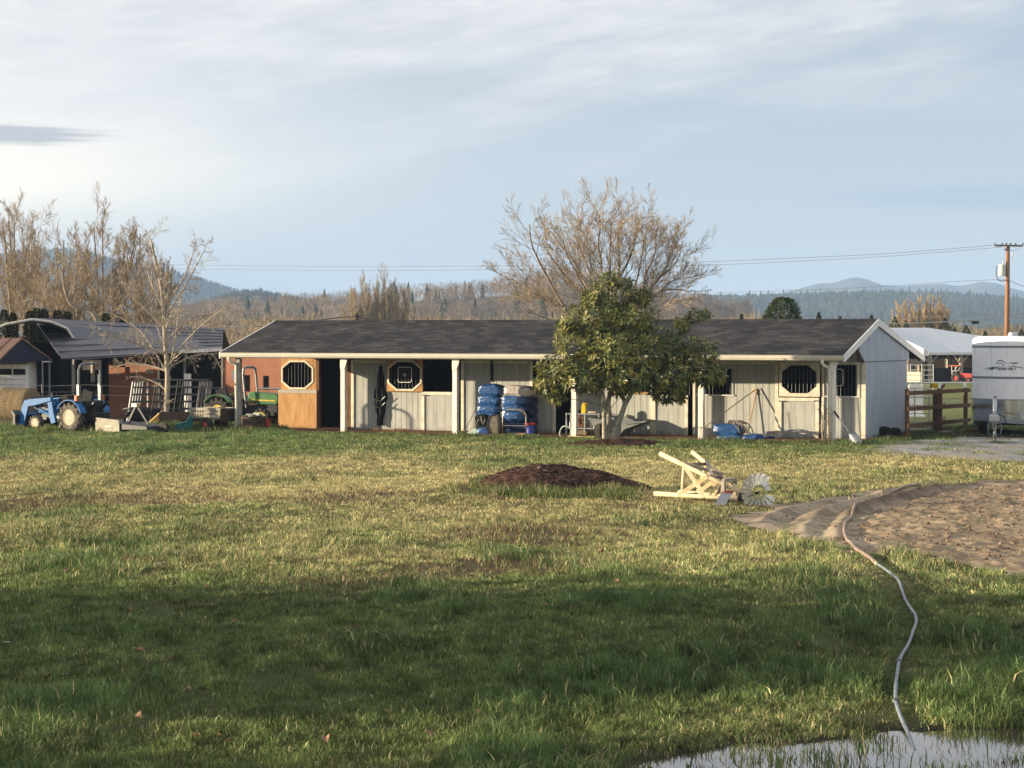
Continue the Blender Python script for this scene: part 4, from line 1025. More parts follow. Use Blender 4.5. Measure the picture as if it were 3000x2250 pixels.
b = MB(); b.tube([(0, 0, -.05), (.01, 0, .5), (0, 0, .85)], .022, 7); o = b.build('wooden_stake', m['timber_yellow'], loc=SG(2428, v=-.45), rz=-TH); tag(o, 'short wooden stake in the soil left of the right corner post', 'stake')
b = MB(); b.tube([(0, 0, -.05), (.02, 0, .7), (.0, .05, 1.6)], .012, 6); o = b.build('wooden_stake', m['handle_wood'], loc=SG(1765, v=-.6), rz=-TH); tag(o, 'thin brown stake standing just left of the forked tree trunk', 'stake')
# lantern hung by the shelf
b = MB(); b.b2(-.05, .05, -.05, .05, 0, .16); b.tube([(0, 0, .16), (0, 0, .22)], .01, 6); b.b2(-.06, .06, -.06, .06, .16, .18); o = b.build('lantern', m['brown_board'], loc=pt(1741, 1161, VW-.07), rz=-TH); tag(o, 'dark brown lantern hung on the wall above the metal shelf', 'lantern')
# ================================================================= left yard
def tyre(b, r, w, rim, lugs, lug_h, mtx, lw=.05):
    hw = w/2; k = .82
    b.lathe([(rim, -hw*.8), (rim+(r-rim)*.45, -hw), (r*.965-.01, -hw*k), (r-lug_h*.4, -hw*.6), (r-lug_h*.4, hw*.6), (r*.965-.01, hw*k), (rim+(r-rim)*.45, hw), (rim, hw*.8)], mtx, 32, True)
    for i in range(lugs):
        for s in (-1, 1):
            a = 2*math.pi*(i+(.5 if s > 0 else 0))/lugs; a2 = a+.75*math.pi/lugs*2
            P = lambda an, rr, z: mtx @ V((rr*math.cos(an), rr*math.sin(an), z))
            p = P(a, r-lug_h*.1, s*hw*.98); q_ = P(a2, r-lug_h*.1, s*hw*.02); up = P(a, r+1, 0)-P(a, r, 0)
            b.bar(p, q_, lw, lug_h*1.3, up)
            b.bar(P(a, r-lug_h*.1, s*hw*.98), P(a-.04, r*.86, s*hw*.98), lw, lug_h, mtx.to_3x3() @ V((0, 0, 1)))
def wheel(t, x, y, r, w, rim, side, matt, matr, lugs=14, lug_h=.045, dish=.1):
    mtx = Matrix.Translation((x, y, r))@Matrix.Rotation(-math.pi/2*side, 4, 'X')      # local +z of the wheel = outward
    b = MB(); tyre(b, r, w, rim, lugs, lug_h, mtx); o = b.build('wheel', m[matt], t)
    b = MB(); hw = w/2
    b.lathe([(rim+.015, hw*.82), (rim+.015, hw*.9), (rim-.015, hw*.9), (rim-.03, hw*.6), (rim-.035, hw*.6-dish), (rim*.45, hw*.6-dish*1.1), (rim*.42, hw*.6-dish*.7), (rim*.18, hw*.6-dish*.7), (rim*.18, hw*.6-dish*.4), (.001, hw*.6-dish*.4), (.001, -hw*.8), (rim+.01, -hw*.8)], mtx, 32, False)
    b.build('rim', m[matr], o, smooth=False)
    b = MB()
    for i in range(5): b.tube([mtx @ V((rim*.32*math.cos(i*1.257), rim*.32*math.sin(i*1.257), hw*.6-dish*.72)), mtx @ V((rim*.32*math.cos(i*1.257), rim*.32*math.sin(i*1.257), hw*.6-dish*.6))], .014, 6)
    b.build('hub', m['bar_metal'], o)
    return o
def YP(prof, y0, y1, b): b.ext(prof, y0, y1)
def polyarc(cx, cz, r, a0, a1, n): return [(cx+r*math.cos(R(a0+(a1-a0)*i/n)), cz+r*math.sin(R(a0+(a1-a0)*i/n))) for i in range(n+1)]
# ---- blue loader tractor: local x forward, local y towards the viewer
TG = ground(222, 1263); PSI = R(146)
tr_ = thing('loader_tractor', 'blue compact tractor with front loader and roll bar at the left lawn edge', 'tractor', TG+V((0, 0, -.02)), PSI)
RR = .46
wheel(tr_, 0, .18, RR, .30, .235, 1, 'dusty_rubber', 'rim_cream', 13, .05, .12)
wheel(tr_, 0, -.85, RR, .30, .235, -1, 'rubber', 'rim_cream', 13, .05, .12)
wheel(tr_, 1.62, .12, .245, .19, .14, 1, 'dusty_rubber', 'rim_cream', 11, .03, .06)
wheel(tr_, 1.62, -.80, .245, .19, .14, -1, 'rubber', 'rim_cream', 11, .03, .06)
yc = -.335
b = MB(); b.ext([(.85, .58), (1.75, .55), (1.95, .60), (1.98, .78), (1.8, .93), (1.35, 1.0), (.86, 1.04)], yc-.23, yc+.23); b.build('hood', m['tractor_blue'], tr_, bevel=.03)
b = MB(); b.ext([(1.0, .70), (1.7, .69), (1.72, .78), (1.0, .82)], yc+.232, yc+.245); b.build('hood_grille', m['black_paint'], tr_)
b = MB(); b.ext([(1.02, .86), (1.85, .80), (1.85, .86), (1.02, .93)], yc+.233, yc+.243); b.build('hood_stripe', m['sticker'], tr_)
b = MB(); b.ext([(.28, .42), (.86, .38), (.87, 1.04), (.74, 1.12), (.5, 1.14), (.42, .95), (.3, .8)], yc-.22, yc+.22); b.build('dashboard', m['black_panel'], tr_, bevel=.02)
b = MB(); b.b2(.2, 1.9, yc-.16, yc+.16, .28, .56); b.b2(-.25, .3, yc-.2, yc+.2, .3, .7); b.tube([(1.62, -.8, .25), (1.62, .1, .25)], .05, 8); b.tube([(0, -.8, .43), (0, .15, .43)], .09, 8)
b.build('chassis', m['black_paint'], tr_)
b = MB(); b.lathe([(.165, -.012), (.18, 0), (.165, .012), (.15, 0)], Matrix.Translation((.36, yc, 1.2))@Matrix.Rotation(R(-58), 4, 'Y'), 24, True)
b.tube([(.5, yc, 1.1), (.36, yc, 1.2)], .02, 8); b.bar((.36, yc-.16, 1.2), (.36, yc+.16, 1.2), .03, .012); b.build('steering_wheel', m['black_paint'], tr_)
# fenders: curved sheets over both rear wheels
for y0, y1 in ((.06, .34), (-1.0, -.72)):
    b = MB(); o_ = polyarc(0, RR, RR+.10, 28, 165, 14); i_ = polyarc(0, RR, RR+.075, 28, 165, 14)
    for j in range(14): b.ext([o_[j], o_[j+1], i_[j+1], i_[j]], y0, y1)
    b.build('fender', m['tractor_blue'], tr_)
    b = MB(); yi = y0 if y0 > 0 else y1-.02
    b.ext(i_+[(-.3, .62), (.3, .62)], yi-.02, yi); b.build('fender_panel', m['black_panel'], tr_)
b = MB(); b.b2(-.75, -.3, yc-.32, yc+.32, .35, .62); b.bar((-.35, yc-.25, .6), (-.8, yc-.3, .95), .09, .09); b.bar((-.35, yc+.25, .6), (-.8, yc+.3, .95), .09, .09); b.b2(-.5, -.34, yc-.4, yc+.4, .62, .98); b.build('rear_hitch', m['black_paint'], tr_, bevel=.02)
b = MB(); b.b2(-.12, .28, yc-.24, yc+.24, .78, .92); b.bar((-.14, yc, .88), (-.26, yc, 1.3), .44, .1, (0, 1, 0)); b.build('seat', m['black_panel'], tr_, bevel=.03)
# roll bar
b = MB(); xr = -.28; yr = .48
b.tube([(xr, yc+yr, .6), (xr, yc+yr, 1.95), (xr, yc+yr-.07, 2.1), (xr, yc+yr-.2, 2.16), (xr, yc-yr+.2, 2.16), (xr, yc-yr+.07, 2.1), (xr, yc-yr, 1.95), (xr, yc-yr, .6)], .038, 8)
for s in (-1, 1): b.b2(xr-.05, xr+.05, yc+s*yr-.045, yc+s*yr+.045, .7, 1.45)
b.build('roll_bar', m['grey_steel'], tr_)
for s in (-1, 1):
    b = MB(); b.b2(xr-.05, xr+.05, yc+s*(yr+.1)-.05, yc+s*(yr+.1)+.05, .98, 1.16); b.tube([(xr, yc+s*yr, 1.02), (xr, yc+s*(yr+.1), 1.02)], .015, 6); b.build('turn_light', m['amber'], tr_, bevel=.01)
b = MB(); b.b2(xr+.051, xr+.056, yc+yr-.035, yc+yr+.035, 1.32, 1.5); b.b2(xr-.04, xr+.04, yc+yr+.046, yc+yr+.05, 1.32, 1.5); b.build('sticker', m['sticker'], tr_)
# loader
for y in (yc+.36, yc-.36):
    b = MB(); b.ext([(.82, .28), (1.02, .22), (1.12, .5), (1.2, 1.05), (1.02, 1.08), (.92, .6)], y-.045, y+.045); b.build('loader_tower', m['tractor_blue'], tr_, bevel=.01)
    b = MB(); b.ext([(1.0, 1.08), (1.0, .96), (1.75, .80), (2.0, .77), (2.22, .14), (2.46, .14), (2.3, .75), (2.18, .96), (2.0, 1.0)], y+.05*(1 if y > yc else -1)-.035, y+.05*(1 if y > yc else -1)+.035); b.build('loader_arm', m['tractor_blue'], tr_, bevel=.01)
    b = MB(); b.tube([(1.1, y, .52), (1.55, y, .64)], .038, 10); b.mi = 1; b.tube([(1.55, y, .64), (1.82, y, .74)], .02, 8); b.build('loader_ram', [m['tractor_blue'], m['chrome']], tr_)
    b = MB(); b.tube([(2.14, y, .86), (2.42, y, .3)], .02, 8); b.build('bucket_ram', m['chrome'], tr_)
b = MB()
for k in range(3): b.tube([(1.05, yc+.3-k*.03, .95), (1.35, yc+.29, .72+.03*k), (1.7, yc+.3, .9+.02*k), (2.0, yc+.3, .95), (2.2, yc+.28, .7)], .012, 5)
b.build('hydraulic_hose', m['rubber'], tr_)['kind'] = 'stuff'
b = MB(); b.tube([(1.5, yc-.12, .95), (1.5, yc-.12, 1.2)], .03, 8); b.build('exhaust', m['bar_metal'], tr_)
b = MB(); b.tube([(2.3, yc-.36, .5), (2.3, yc+.36, .5)], .04, 8); b.build('loader_cross_tube', m['tractor_blue'], tr_)
b = MB(); b.ext([(2.42, .05), (2.95, .03), (2.95, .06), (2.55, .12), (2.5, .42), (2.6, .62), (2.55, .64), (2.42, .5)], yc-.62, yc+.62); b.build('loader_bucket', m['black_paint'], tr_)
b = MB(); b.tube([(.62, yc+.3, .3), (.62, yc+.42, .3), (.62, yc+.42, .12), (.45, yc+.42, .1)], .02, 6); b.b2(.5, .72, yc+.25, yc+.42, .42, .5); b.build('footstep', m['grey_steel'], tr_)
# ---- rotary cutter behind it
ct = thing('rotary_cutter', 'black rotary mower deck with tan side panel hitched behind the blue tractor', 'mower', ground(363, 1264.6), PSI)
b = MB(); b.ext([(-1.5, .10), (.72, .05), (.72, .34), (-1.45, .22)], -.55, .52); b.build('deck', m['black_paint'], ct, bevel=.02)
b = MB(); b.ext(polyarc(.62, .39, .06, 0, 90, 4)+polyarc(-.28, .33, .06, 90, 180, 4)+polyarc(-.30, .06, .05, 180, 270, 4)+polyarc(.64, .04, .05, 270, 360, 4), .525, .57); b.build('side_panel', m['olive_metal'], ct, bevel=.01)
b = MB(); b.b2(.0, .26, .571, .574, .17, .20); b.build('panel_label', m['sticker'], ct)
b = MB(); b.bar((-.2, .0, .3), (-.55, .0, .85), .07, .07); b.bar((-.55, 0, .85), (-1.05, 0, .25), .05, .05); b.bar((.3, .3, .3), (-.42, 0, .82), .05, .03); b.bar((.3, -.3, .3), (-.42, 0, .82), .05, .03); b.bar((-.5, 0, .8), (.1, 0, .7), .03, .03); b.build('hitch_frame', m['black_paint'], ct)
b = MB(); b.b2(-.62, -.4, -.08, .08, .78, .9); b.build('hitch_plate', m['chrome'], ct, bevel=.01)
b = MB(); b.lathe([(.17, -.05), (.17, .05)], Matrix.Translation((-1.68, 0, .17))@Matrix.Rotation(math.pi/2, 4, 'X'), 20); b.build('tail_wheel', m['rubber'], ct)
# ---- corral panels leaning on the bare tree
CPo = ground(455, 1243)
def corral_panel(root_name, label, loc, rz):
    t = thing(root_name, label, 'corral panel', loc, rz, 'metal corral panels leaning against the bare tree')
    L, H, ln = 2.35, 1.5, .16
    S = lambda x, z: V((x+z*.12, z*ln, z))
    b = MB(); b.tube([S(0, .02), S(0, H-.1), S(.06, H), S(L-.06, H), S(L, H-.1), S(L, .02), S(0, .02)], .030, 7); b.build('panel_frame', m['panel_dark'], t)
    for i in range(5):
        b = MB(); z = .25+i*.25; b.tube([S(0, z), S(L, z)], .028, 7); b.build('rail', m['panel_dark'], t)
    for x in (.78, 1.56): b = MB(); b.tube([S(x, .02), S(x, H)], .02, 7); b.build('upright', m['panel_dark'], t)
    b = MB(); b.tube([S(-.035, .0), S(-.035, H-.05)], .024, 7); b.build('lit_end_post', m['galv'], t)  # brighter end tubes put the sunlight on the panel ends into the metal
    b = MB(); b.tube([S(L+.035, .0), S(L+.035, H-.05)], .02, 7); b.build('lit_end_post', m['galv'], t)
    return t
labs = ('front metal corral panel of the leaning stack, nearest the viewer', 'second metal corral panel from the front of the leaning stack', 'middle metal corral panel of five in the leaning stack', 'fourth metal corral panel from the front of the leaning stack', 'rear metal corral panel of the leaning stack, nearest the tree')
p0 = ground(374, 1240)
cp0 = corral_panel('corral_panel', labs[0], p0, R(-2))
for i in range(1, 5): dup(cp0, p0+V((.075*i, .13*i, 0)), R(-2+i*1.2), labs[i])
# ---- bed of old boards round the tree foot, planks, tub
b = MB(); b.b2(-.75, .62, -.02, .03, -.05, .46); b.b2(-.75, -.7, .03, 1.0, -.05, .44); b.b2(.57, .62, .03, 1.0, -.05, .45); b.b2(-.7, .57, .96, 1.0, -.05, .42); b.b2(-.7, .57, .03, .96, .0, .3)
o = b.build('planter_box', m['planter_wood'], loc=ground(531, 1246)); tag(o, 'dark old wooden planter box around the foot of the bare tree', 'planter')
for i, (px, lab) in enumerate(((436, 'upper of two yellow planks sloping against the planter box'), (449, 'lower of two yellow planks sloping against the planter box'))):
    b = MB(); b.bar((0, 0, .03), (.42, .25, .44-i*.08), .1, .09); o = b.build('plank', m['timber_yellow'], loc=ground(px, 1245), bevel=.004); tag(o, lab, 'plank', 'yellow planks beside the planter')
b = MB(); b.ext([(-.27, 0), (.2, .0), (.28, .42), (.16, .5), (.05, .3), (-.3, .22)], -.16, .2); o = b.build('plastic_tub', m['teal_plastic'], loc=ground(541, 1262), rz=R(12), bevel=.02); tag(o, 'teal plastic tub tipped over in the weeds below the planter', 'tub')
b = MB(); b.lathe([(.19, .02), (.2, .3), (.18, .3), (.17, .04)], Matrix.Rotation(R(70), 4, 'Y'), 18)
b = MB(); vs_, fs_ = bag_mesh(1.3, .7, .55, 141.); b.add(vs_, fs_); o = b.build('black_tarp', m['black_cloth'], loc=at(425, 1225, 80.5)*1, smooth=True); o.location.z = gz1(o.location.x, 80.5); tag(o, 'heap of black tarp added to darken the gap behind the leaning corral panels', 'tarp')  # invented black heap, put in to darken the yard behind the panels
b = MB(); b.lathe([(.05, 0), (.3, .02), (.31, .3), (.33, .32), (.31, .34), (.3, .62), (.05, .64)], None, 22); o = b.build('dark_drum', m['black_paint'], loc=V((at(610, 1225, 81).x, 81., gz1(-9., 81)))); tag(o, 'dark drum added to darken the gap right of the planter box', 'drum')  # invented drum, another dark filler for this corner of the yard
# ---- low tipping trailer
ut = thing('dump_trailer', 'low olive dump trailer with black tailgate left of the downspout', 'trailer', ground(632, 1262), R(-24))
b = MB(); b.b2(-.72, .38, -.36, -.32, .42, .72); b.b2(-.72, .38, .42, .46, .42, .74); b.b2(-.72, -.68, -.32, .42, .42, .72); b.b2(-.72, .38, -.32, .42, .38, .42); b.build('trailer_bed', m['olive_metal'], ut)
b = MB(); b.b2(-.74, .40, -.385, -.362, .66, .74); b.b2(-.74, .40, -.385, -.362, .54, .58)
for i in range(5): b.b2(-.66+i*.09, -.63+i*.09, -.38, -.362, .42, .66)
b.build('side_rib', m['olive_metal'], ut)
b = MB(); b.b2(.385, .42, -.38, .46, .30, .72); b.build('tailgate', m['black_paint'], ut)
b = MB(); b.b2(.1, .22, -.365, -.361, .46, .5); b.build('trailer_label', m['sticker'], ut)
for y in (-.42, .5):
    b = MB(); b.lathe([(.08, -.08), (.2, -.09), (.23, -.05), (.23, .05), (.2, .09), (.08, .08)], Matrix.Translation((-.1, y, .22))@Matrix.Rotation(math.pi/2, 4, 'X'), 22, True); w_ = b.build('wheel', m['rubber'], ut)
    b = MB(); b.lathe([(.085, -.06), (.085, .06)], Matrix.Translation((-.1, y, .22))@Matrix.Rotation(math.pi/2, 4, 'X'), 16); b.build('rim', m['red_plastic'], w_)
b = MB(); b.bar((-.6, .05, .36), (-1.3, .05, .3), .07, .07); b.build('tow_bar', m['black_paint'], ut)
# ---- cut barrel with rubbish
bt = thing('half_barrel', 'rusty dark half barrel full of rubbish behind the left downspout', 'barrel', ground(743, 1264))
b = MB(); b.lathe([(.36, 0), (.38, .02), (.38, .15), (.40, .17), (.38, .19), (.38, .30), (.40, .32), (.38, .34), (.39, .46), (.40, .48), (.37, .48), (.36, .05)], None, 30); b.build('barrel_body', m['planter_wood'], bt)
b = MB(); random.seed(3)
for i in range(16):
    a = random.uniform(0, 6.28); r_ = random.uniform(0, .28); b.box((r_*math.cos(a), r_*math.sin(a), .44+random.uniform(0, .1)), (random.uniform(.08, .25), random.uniform(.06, .2), random.uniform(.02, .07)), Matrix.Rotation(a, 3, 'Z')@Matrix.Rotation(random.uniform(-.6, .6), 3, 'X'))
ob_ = b.build('rubbish', m['grey_strip'], bt); ob_['kind'] = 'stuff'
b = MB(); b.lathe([(.09, 0), (.10, .05), (.10, .2), (.05, .25), (.03, .3)], None, 16); b.tube([(.0, 0, .25), (.1, 0, .3), (.13, 0, .2)], .015, 6); o = b.build('fuel_can', m['red_plastic'], loc=ground(783, 1263)+V((0, 0, .1)), smooth=True); tag(o, 'red fuel can between the half barrel and the tan stall', 'fuel can')
# ---- green tractor half hidden behind the tan stall
GP = at(655, 1255, 77.5); GP.z = gz1(GP.x, GP.y); PG = R(-24)
gt = thing('old_tractor', 'old green tractor with roll bar parked under the open left bay', 'tractor', GP, PG)
wheel(gt, 0, -.28, .47, .30, .23, -1, 'rubber', 'rim_yellow', 14, .045, .1)
wheel(gt, 0, .85, .47, .30, .23, 1, 'rubber', 'rim_yellow', 14, .045, .1)
wheel(gt, 1.62, -.22, .30, .2, .17, -1, 'rubber', 'rim_yellow', 11, .03, .05)
wheel(gt, 1.62, .8, .30, .2, .17, 1, 'rubber', 'rim_yellow', 11, .03, .05)
yg = .29
b = MB(); b.ext([(.95, .75), (2.0, .72), (2.1, .8), (2.08, 1.05), (1.9, 1.1), (1.1, 1.16), (.92, 1.12)], yg-.24, yg+.24); b.build('hood', m['tractor_green'], gt, bevel=.03)
b = MB(); b.ext([(1.0, .86), (2.0, .84), (2.0, .88), (1.0, .91)], yg-.256, yg-.243); b.build('hood_stripe', m['rim_yellow'], gt)
b = MB(); b.b2(.3, 2.0, yg-.17, yg+.17, .36, .72); b.b2(1.0, 1.5, yg-.22, yg-.17, .45, .7); b.tube([(0, -.2, .46), (0, .8, .46)], .1, 8); b.tube([(1.62, -.2, .3), (1.62, .8, .3)], .05, 8); b.build('chassis', m['black_paint'], gt)
b = MB(); b.b2(-.15, .25, yg-.24, yg+.24, .85, .97); b.bar((-.15, yg, .9), (-.28, yg, 1.25), .44, .1, (0, 1, 0)); b.build('seat', m['black_panel'], gt, bevel=.03)
for y0, y1 in ((-.46, -.16), (.72, 1.0)):
    b = MB(); o_ = polyarc(0, .47, .6, 35, 150, 10); i_ = polyarc(0, .47, .575, 35, 150, 10)
    for j in range(10): b.ext([o_[j], o_[j+1], i_[j+1], i_[j]], y0, y1)
    b.build('fender', m['tractor_green'], gt)
b = MB(); xr = .85
b.tube([(xr+.12, yg-.42, .62), (xr, yg-.42, 1.75), (xr, yg-.38, 1.92), (xr, yg-.25, 1.98), (xr, yg+.25, 1.98), (xr, yg+.38, 1.92), (xr, yg+.42, 1.75), (xr+.12, yg+.42, .62)], .04, 8); b.tube([(xr+.08, yg+.42, 1.25), (xr+1.1, yg+.42, 1.25)], .035, 8)
b.build('roll_bar', m['grey_steel'], gt)
b = MB(); b.lathe([(.16, -.012), (.175, 0), (.16, .012), (.145, 0)], Matrix.Translation((.5, yg, 1.2))@Matrix.Rotation(R(-50), 4, 'Y'), 22, True); b.tube([(.7, yg, 1.0), (.5, yg, 1.2)], .02, 8); b.build('steering_wheel', m['black_paint'], gt)
b = MB(); b.tube([(.3, -.35, .35), (1.3, -.35, .35)], .03, 6); b.b2(.4, .9, -.45, -.1, .3, .34); b.build('footstep', m['tractor_green'], gt)
# ---- red barn behind
RB = thing('red_barn', 'rust red barn with dark slate metal roof behind the tractors', 'barn', at(470, 1190, 88)*1, 0)
rb0 = at(470, 1190, 86.); RB.location = (rb0.x, 86., gz1(rb0.x, 86)); zb = RB.location.z
def RX(px): return kk(px)*86.-rb0.x
def W2(px): return -3.0-1.2*(px-652)/208
def RX2(px): return kk(px)*(86.+W2(px))-rb0.x
def RZ(py, Y=86.): return at(1500, py, Y).z-zb
b = MB()
b.add([(RX(312), .5, -.3), (RX(472), -.4, -.3), (RX(472), -.4, RZ(1040)), (RX(312), .5, RZ(1046)), (RX(312), .65, -.3), (RX(472), -.25, -.3), (RX(472), -.25, RZ(1040)), (RX(312), .65, RZ(1046))], [(0, 1, 2, 3), (7, 6, 5, 4), (0, 3, 7, 4), (1, 5, 6, 2), (3, 2, 6, 7)]); b.build('wall', m['red_wall'], RB)
b = MB(); b.add([(RX2(652), W2(652), -.3), (RX2(860), W2(860), -.3), (RX2(860), W2(860), RZ(1028)), (RX2(652), W2(652), RZ(1034)), (RX2(652), W2(652)+.15, -.3), (RX2(860), W2(860)+.15, -.3), (RX2(860), W2(860)+.15, RZ(1028)), (RX2(652), W2(652)+.15, RZ(1034))], [(0, 1, 2, 3), (7, 6, 5, 4), (0, 3, 7, 4), (1, 5, 6, 2), (3, 2, 6, 7)]); b.build('wall', m['red_wall'], RB)
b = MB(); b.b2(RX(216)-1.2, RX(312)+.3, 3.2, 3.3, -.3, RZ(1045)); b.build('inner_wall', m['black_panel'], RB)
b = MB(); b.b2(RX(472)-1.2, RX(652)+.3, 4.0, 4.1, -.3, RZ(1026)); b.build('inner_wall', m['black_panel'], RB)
b = MB(); b.b2(RX2(649), RX2(653), W2(652)-.06, W2(652)-.003, -.3, RZ(1033)); b.b2(RX(468), RX(472), -.5, -.41, -.3, RZ(1042)); b.build('corner_trim', m['cream_paint'], RB)
# roof with battens: front slope seen from the yard
e0, e1 = V((RX(205)*.99, -1.7, RZ(1050, 84.3))), V((RX(668), -1.7, RZ(1021, 84.3))); r0, r1 = V((kk(100)*93.-rb0.x, 7., at(1500, 931, 93.).z-zb)), V((kk(655)*93.-rb0.x, 7., at(1500, 962, 93.).z-zb))
b = MB(); dn = V((0, 0, -.06)); b.add([e0, e1, r1, r0, e0+dn, e1+dn, r1+dn, r0+dn], [(0, 1, 2, 3), (7, 6, 5, 4), (0, 4, 5, 1), (1, 5, 6, 2), (2, 6, 7, 3), (3, 7, 4, 0)])
up = V((0, 0, .012))
for i in range(1, 7): t = i/7; b.bar(e0+(r0-e0)*t+up, e1+(r1-e1)*t+up, .05, .035)
b.add([r0, r1, r1+V((0, 5, -1.7)), r0+V((0, 5, -1.7))], [(0, 1, 2, 3)])
b.build('roof', m['slate_metal'], RB)
b = MB(); f0 = e0+(e1-e0)*.73; b.bar(f0+V((0, -.08, -.03)), e1+V((0, -.08, -.03)), .1, .12); b.build('fascia', m['white_trim'], RB)
b = MB(); b.bar(e0+V((.5, -.08, -.04)), e0+(e1-e0)*.6+V((0, -.08, -.04)), .03, .03); b.build('gutter', m['grey_steel'], RB)
b = MB(); b.b2(RX2(680), RX2(697), W2(688)-.07, W2(688)-.03, RZ(1114, 83.), RZ(1084, 83.)); b.build('wall_notice', m['white_plastic'], RB)
b = MB(); b.b2(RX(433), RX(454), -.36, -.30, RZ(1094), RZ(1081)); b.build('wall_notice', m['rim_cream'], RB)
for a, c, y0, y1 in ((716, 731, 1098, 1145), (772, 786, 1100, 1140)):
    b = MB(); b.b2(RX2(a), RX2(c), W2((a+c)/2)-.06, W2((a+c)/2)+.05, RZ(y1, 83.), RZ(y0, 83.)); b.build('window', m['black_panel'], RB)
b = MB(); b.b2(RX(313), RX(372), .20, .60, RZ(1070), RZ(1048)); b.build('wall_top_shade', m['dark_wood'], RB)  # dark board stands in for the shading at the top of the red wall
b = MB(); b.b2(RX(230), RX(285), .8, .9, RZ(1085), RZ(1055)); b.tube([(RX(262), .7, RZ(1120)), (RX(263), .7, RZ(1060))], .08, 8); b.build('hanging_panel', m['grey_strip'], RB)
for px, y in ((216, 1052), (540, 1030)): b = MB(); b.tube([(RX(px), .1, -.2), (RX(px), .1, RZ(y))], .05, 8); b.build('barn_post', m['grey_strip'], RB)
# ---- fence posts and tape in front of the barn
fp = thing('wire_fence', 'low wire fence on white and dark posts before the red barn', 'fence', at(520, 1200, 83.5)*1); fo = fp.location.copy(); fo.z = gz1(fo.x, 83.5); fp.location = fo
def FX(px): return kk(px)*83.5-fo.x
def FZ(py): return at(1500, py, 83.5).z-fo.z
for px, y0, mt_, r_ in ((291, 1097, 'white_plastic', .06), (550, 1095, 'white_plastic', .13), (604, 1130, 'white_plastic', .025), (432, 1120, 'white_plastic', .025), (124, 1125, 'grey_steel', .03), (675, 1120, 'white_plastic', .022), (739, 1130, 'white_plastic', .022)):
    b = MB(); b.tube([(FX(px), 0, -.1), (FX(px)+.01, 0, FZ(y0)*.6), (FX(px)-.008, 0, FZ(y0))], r_, 10); b.build('fence_post', m[mt_], fp)
for ya, yb in ((1128, 1136), (1157, 1160)):
    b = MB(); pts = [(FX(80)+(FX(820)-FX(80))*i/12, .0, FZ(ya+(yb-ya)*i/12)-.03*math.sin(i*1.57)) for i in range(13)]; b.tube(pts, .007, 5); b.build('fence_wire', m['grey_strip'], fp)
# a few low mesh gates behind the tractor
b = MB()
for z in (.15, .5, .85, 1.0): b.tube([(0, 0, z), (2.3, 0, z)], .018, 6)
for i in range(8): b.tube([(i*.328, 0, 0), (i*.328, 0, 1.0)], .014, 6)
o = b.build('pipe_gate', m['grey_steel'], loc=V((*at(115, 1180, 86).xy, gz1(-17.8, 86)))); tag(o, 'low grey pipe gate standing between the hay bale and the blue tractor', 'gate')
# ---- hay bales
hb = at(45, 1180, 84.); b = MB(); prof = [(.02, -.72), (.5, -.72), (.6, -.62)]+[(.63+.012*math.sin(i*2.1), -.6+i*.1) for i in range(13)]+[(.6, .66), (.5, .73), (.02, .73)]
b.lathe(prof, Matrix.Rotation(math.pi/2, 4, 'Y'), 36); o = b.build('hay_bale', m['hay'], loc=(hb.x+.1, 84., gz1(hb.x, 84)+.55), rz=R(-24), smooth=True); tag(o, 'brown round hay bale lying at the left edge behind the loader', 'hay bale')
# ---- navy gabled shelter with white stock trailer in it
SHY = 83.5; s0 = at(62, 990, SHY); zs = gz1(s0.x, SHY)
sh = thing('gabled_shelter', 'small metal shelter with navy gable and rusty roof at the left edge', 'shelter', (s0.x, SHY, zs), -TH)
hz_ = s0.z-zs; ez = at(1500, 1054, SHY+.5).z-zs; W1, W2 = 1.35, 1.75; L_ = 4.5
tx = Matrix(((0, 1, 0), (1, 0, 0), (0, 0, 1)))
for va, vb2 in ((-W1, 0), (0, W2)):
    za, zb2 = (ez, hz_) if va < 0 else (hz_, ez)
    b = MB(); b.ext([(va, za), (vb2, zb2), (vb2, zb2-.05), (va, za-.05)], -L_, .05, tx)
    for i in range(10):
        x = -L_+.2+i*.48; b.bar((x, va, za+.012), (x, vb2, zb2+.012), .05, .03)
    b.build('roof_sheet', m['rust_metal'], sh)
b = MB(); b.ext([(-W1, ez-.06), (W2, ez-.06), (W2, ez-.051), (0, hz_-.051), (-W1, ez-.051)], -.03, .0, tx); b.build('gable_panel', m['navy'], sh)
for v in (-W1, W2):
    for x in (-.05, -L_+.1): b = MB(); b.tube([(x, v, -.1), (x, v, ez-.06)], .045, 8); b.build('shelter_post', m['grey_steel'], sh)
b = MB(); b.b2(-.02, .02, W2-.5, W2+.05, ez-.1, ez-.06); b.build('eave_bracket', m['white_trim'], sh)
b = MB(); b.b2(-L_, -L_+.05, -W1, W2, 0, ez-.06); b.b2(-L_, -.4, W2-.03, W2+.01, 0, ez-.06); b.build('shelter_side', m['black_cloth'], sh)
tw = at(82, 1100, 84.3); stt = thing('stock_trailer', 'white stock trailer with dark windows under the navy gabled shelter', 'trailer', (tw.x, 84.3, gz1(tw.x, 84.3)), R(-6))
z_ = lambda y: at(1500, y, 84.3).z-stt.location.z
b = MB(); b.ext([(-3.2, .45), (-.02, .45), (.02, 1.2), (0., z_(1062)), (-.06, z_(1056)), (-3.2, z_(1054))], 0, 1.8); b.build('trailer_body', m['trailer_white'], stt)
for x0, x1 in ((-1.15, -.62), (-.55, -.1)):
    b = MB(); b.b2(x0, x1, -.02, -.003, z_(1098), z_(1081)); b.build('window', m['black_panel'], stt)
b = MB()
for y in (1112, 1128): b.b2(-3.1, -.06, -.012, -.003, z_(y), z_(y)+.012)
b.b2(-3.2, -.02, -.02, -.003, z_(1068), z_(1056)); b.build('trim_strip', m['trailer_grey'], stt)
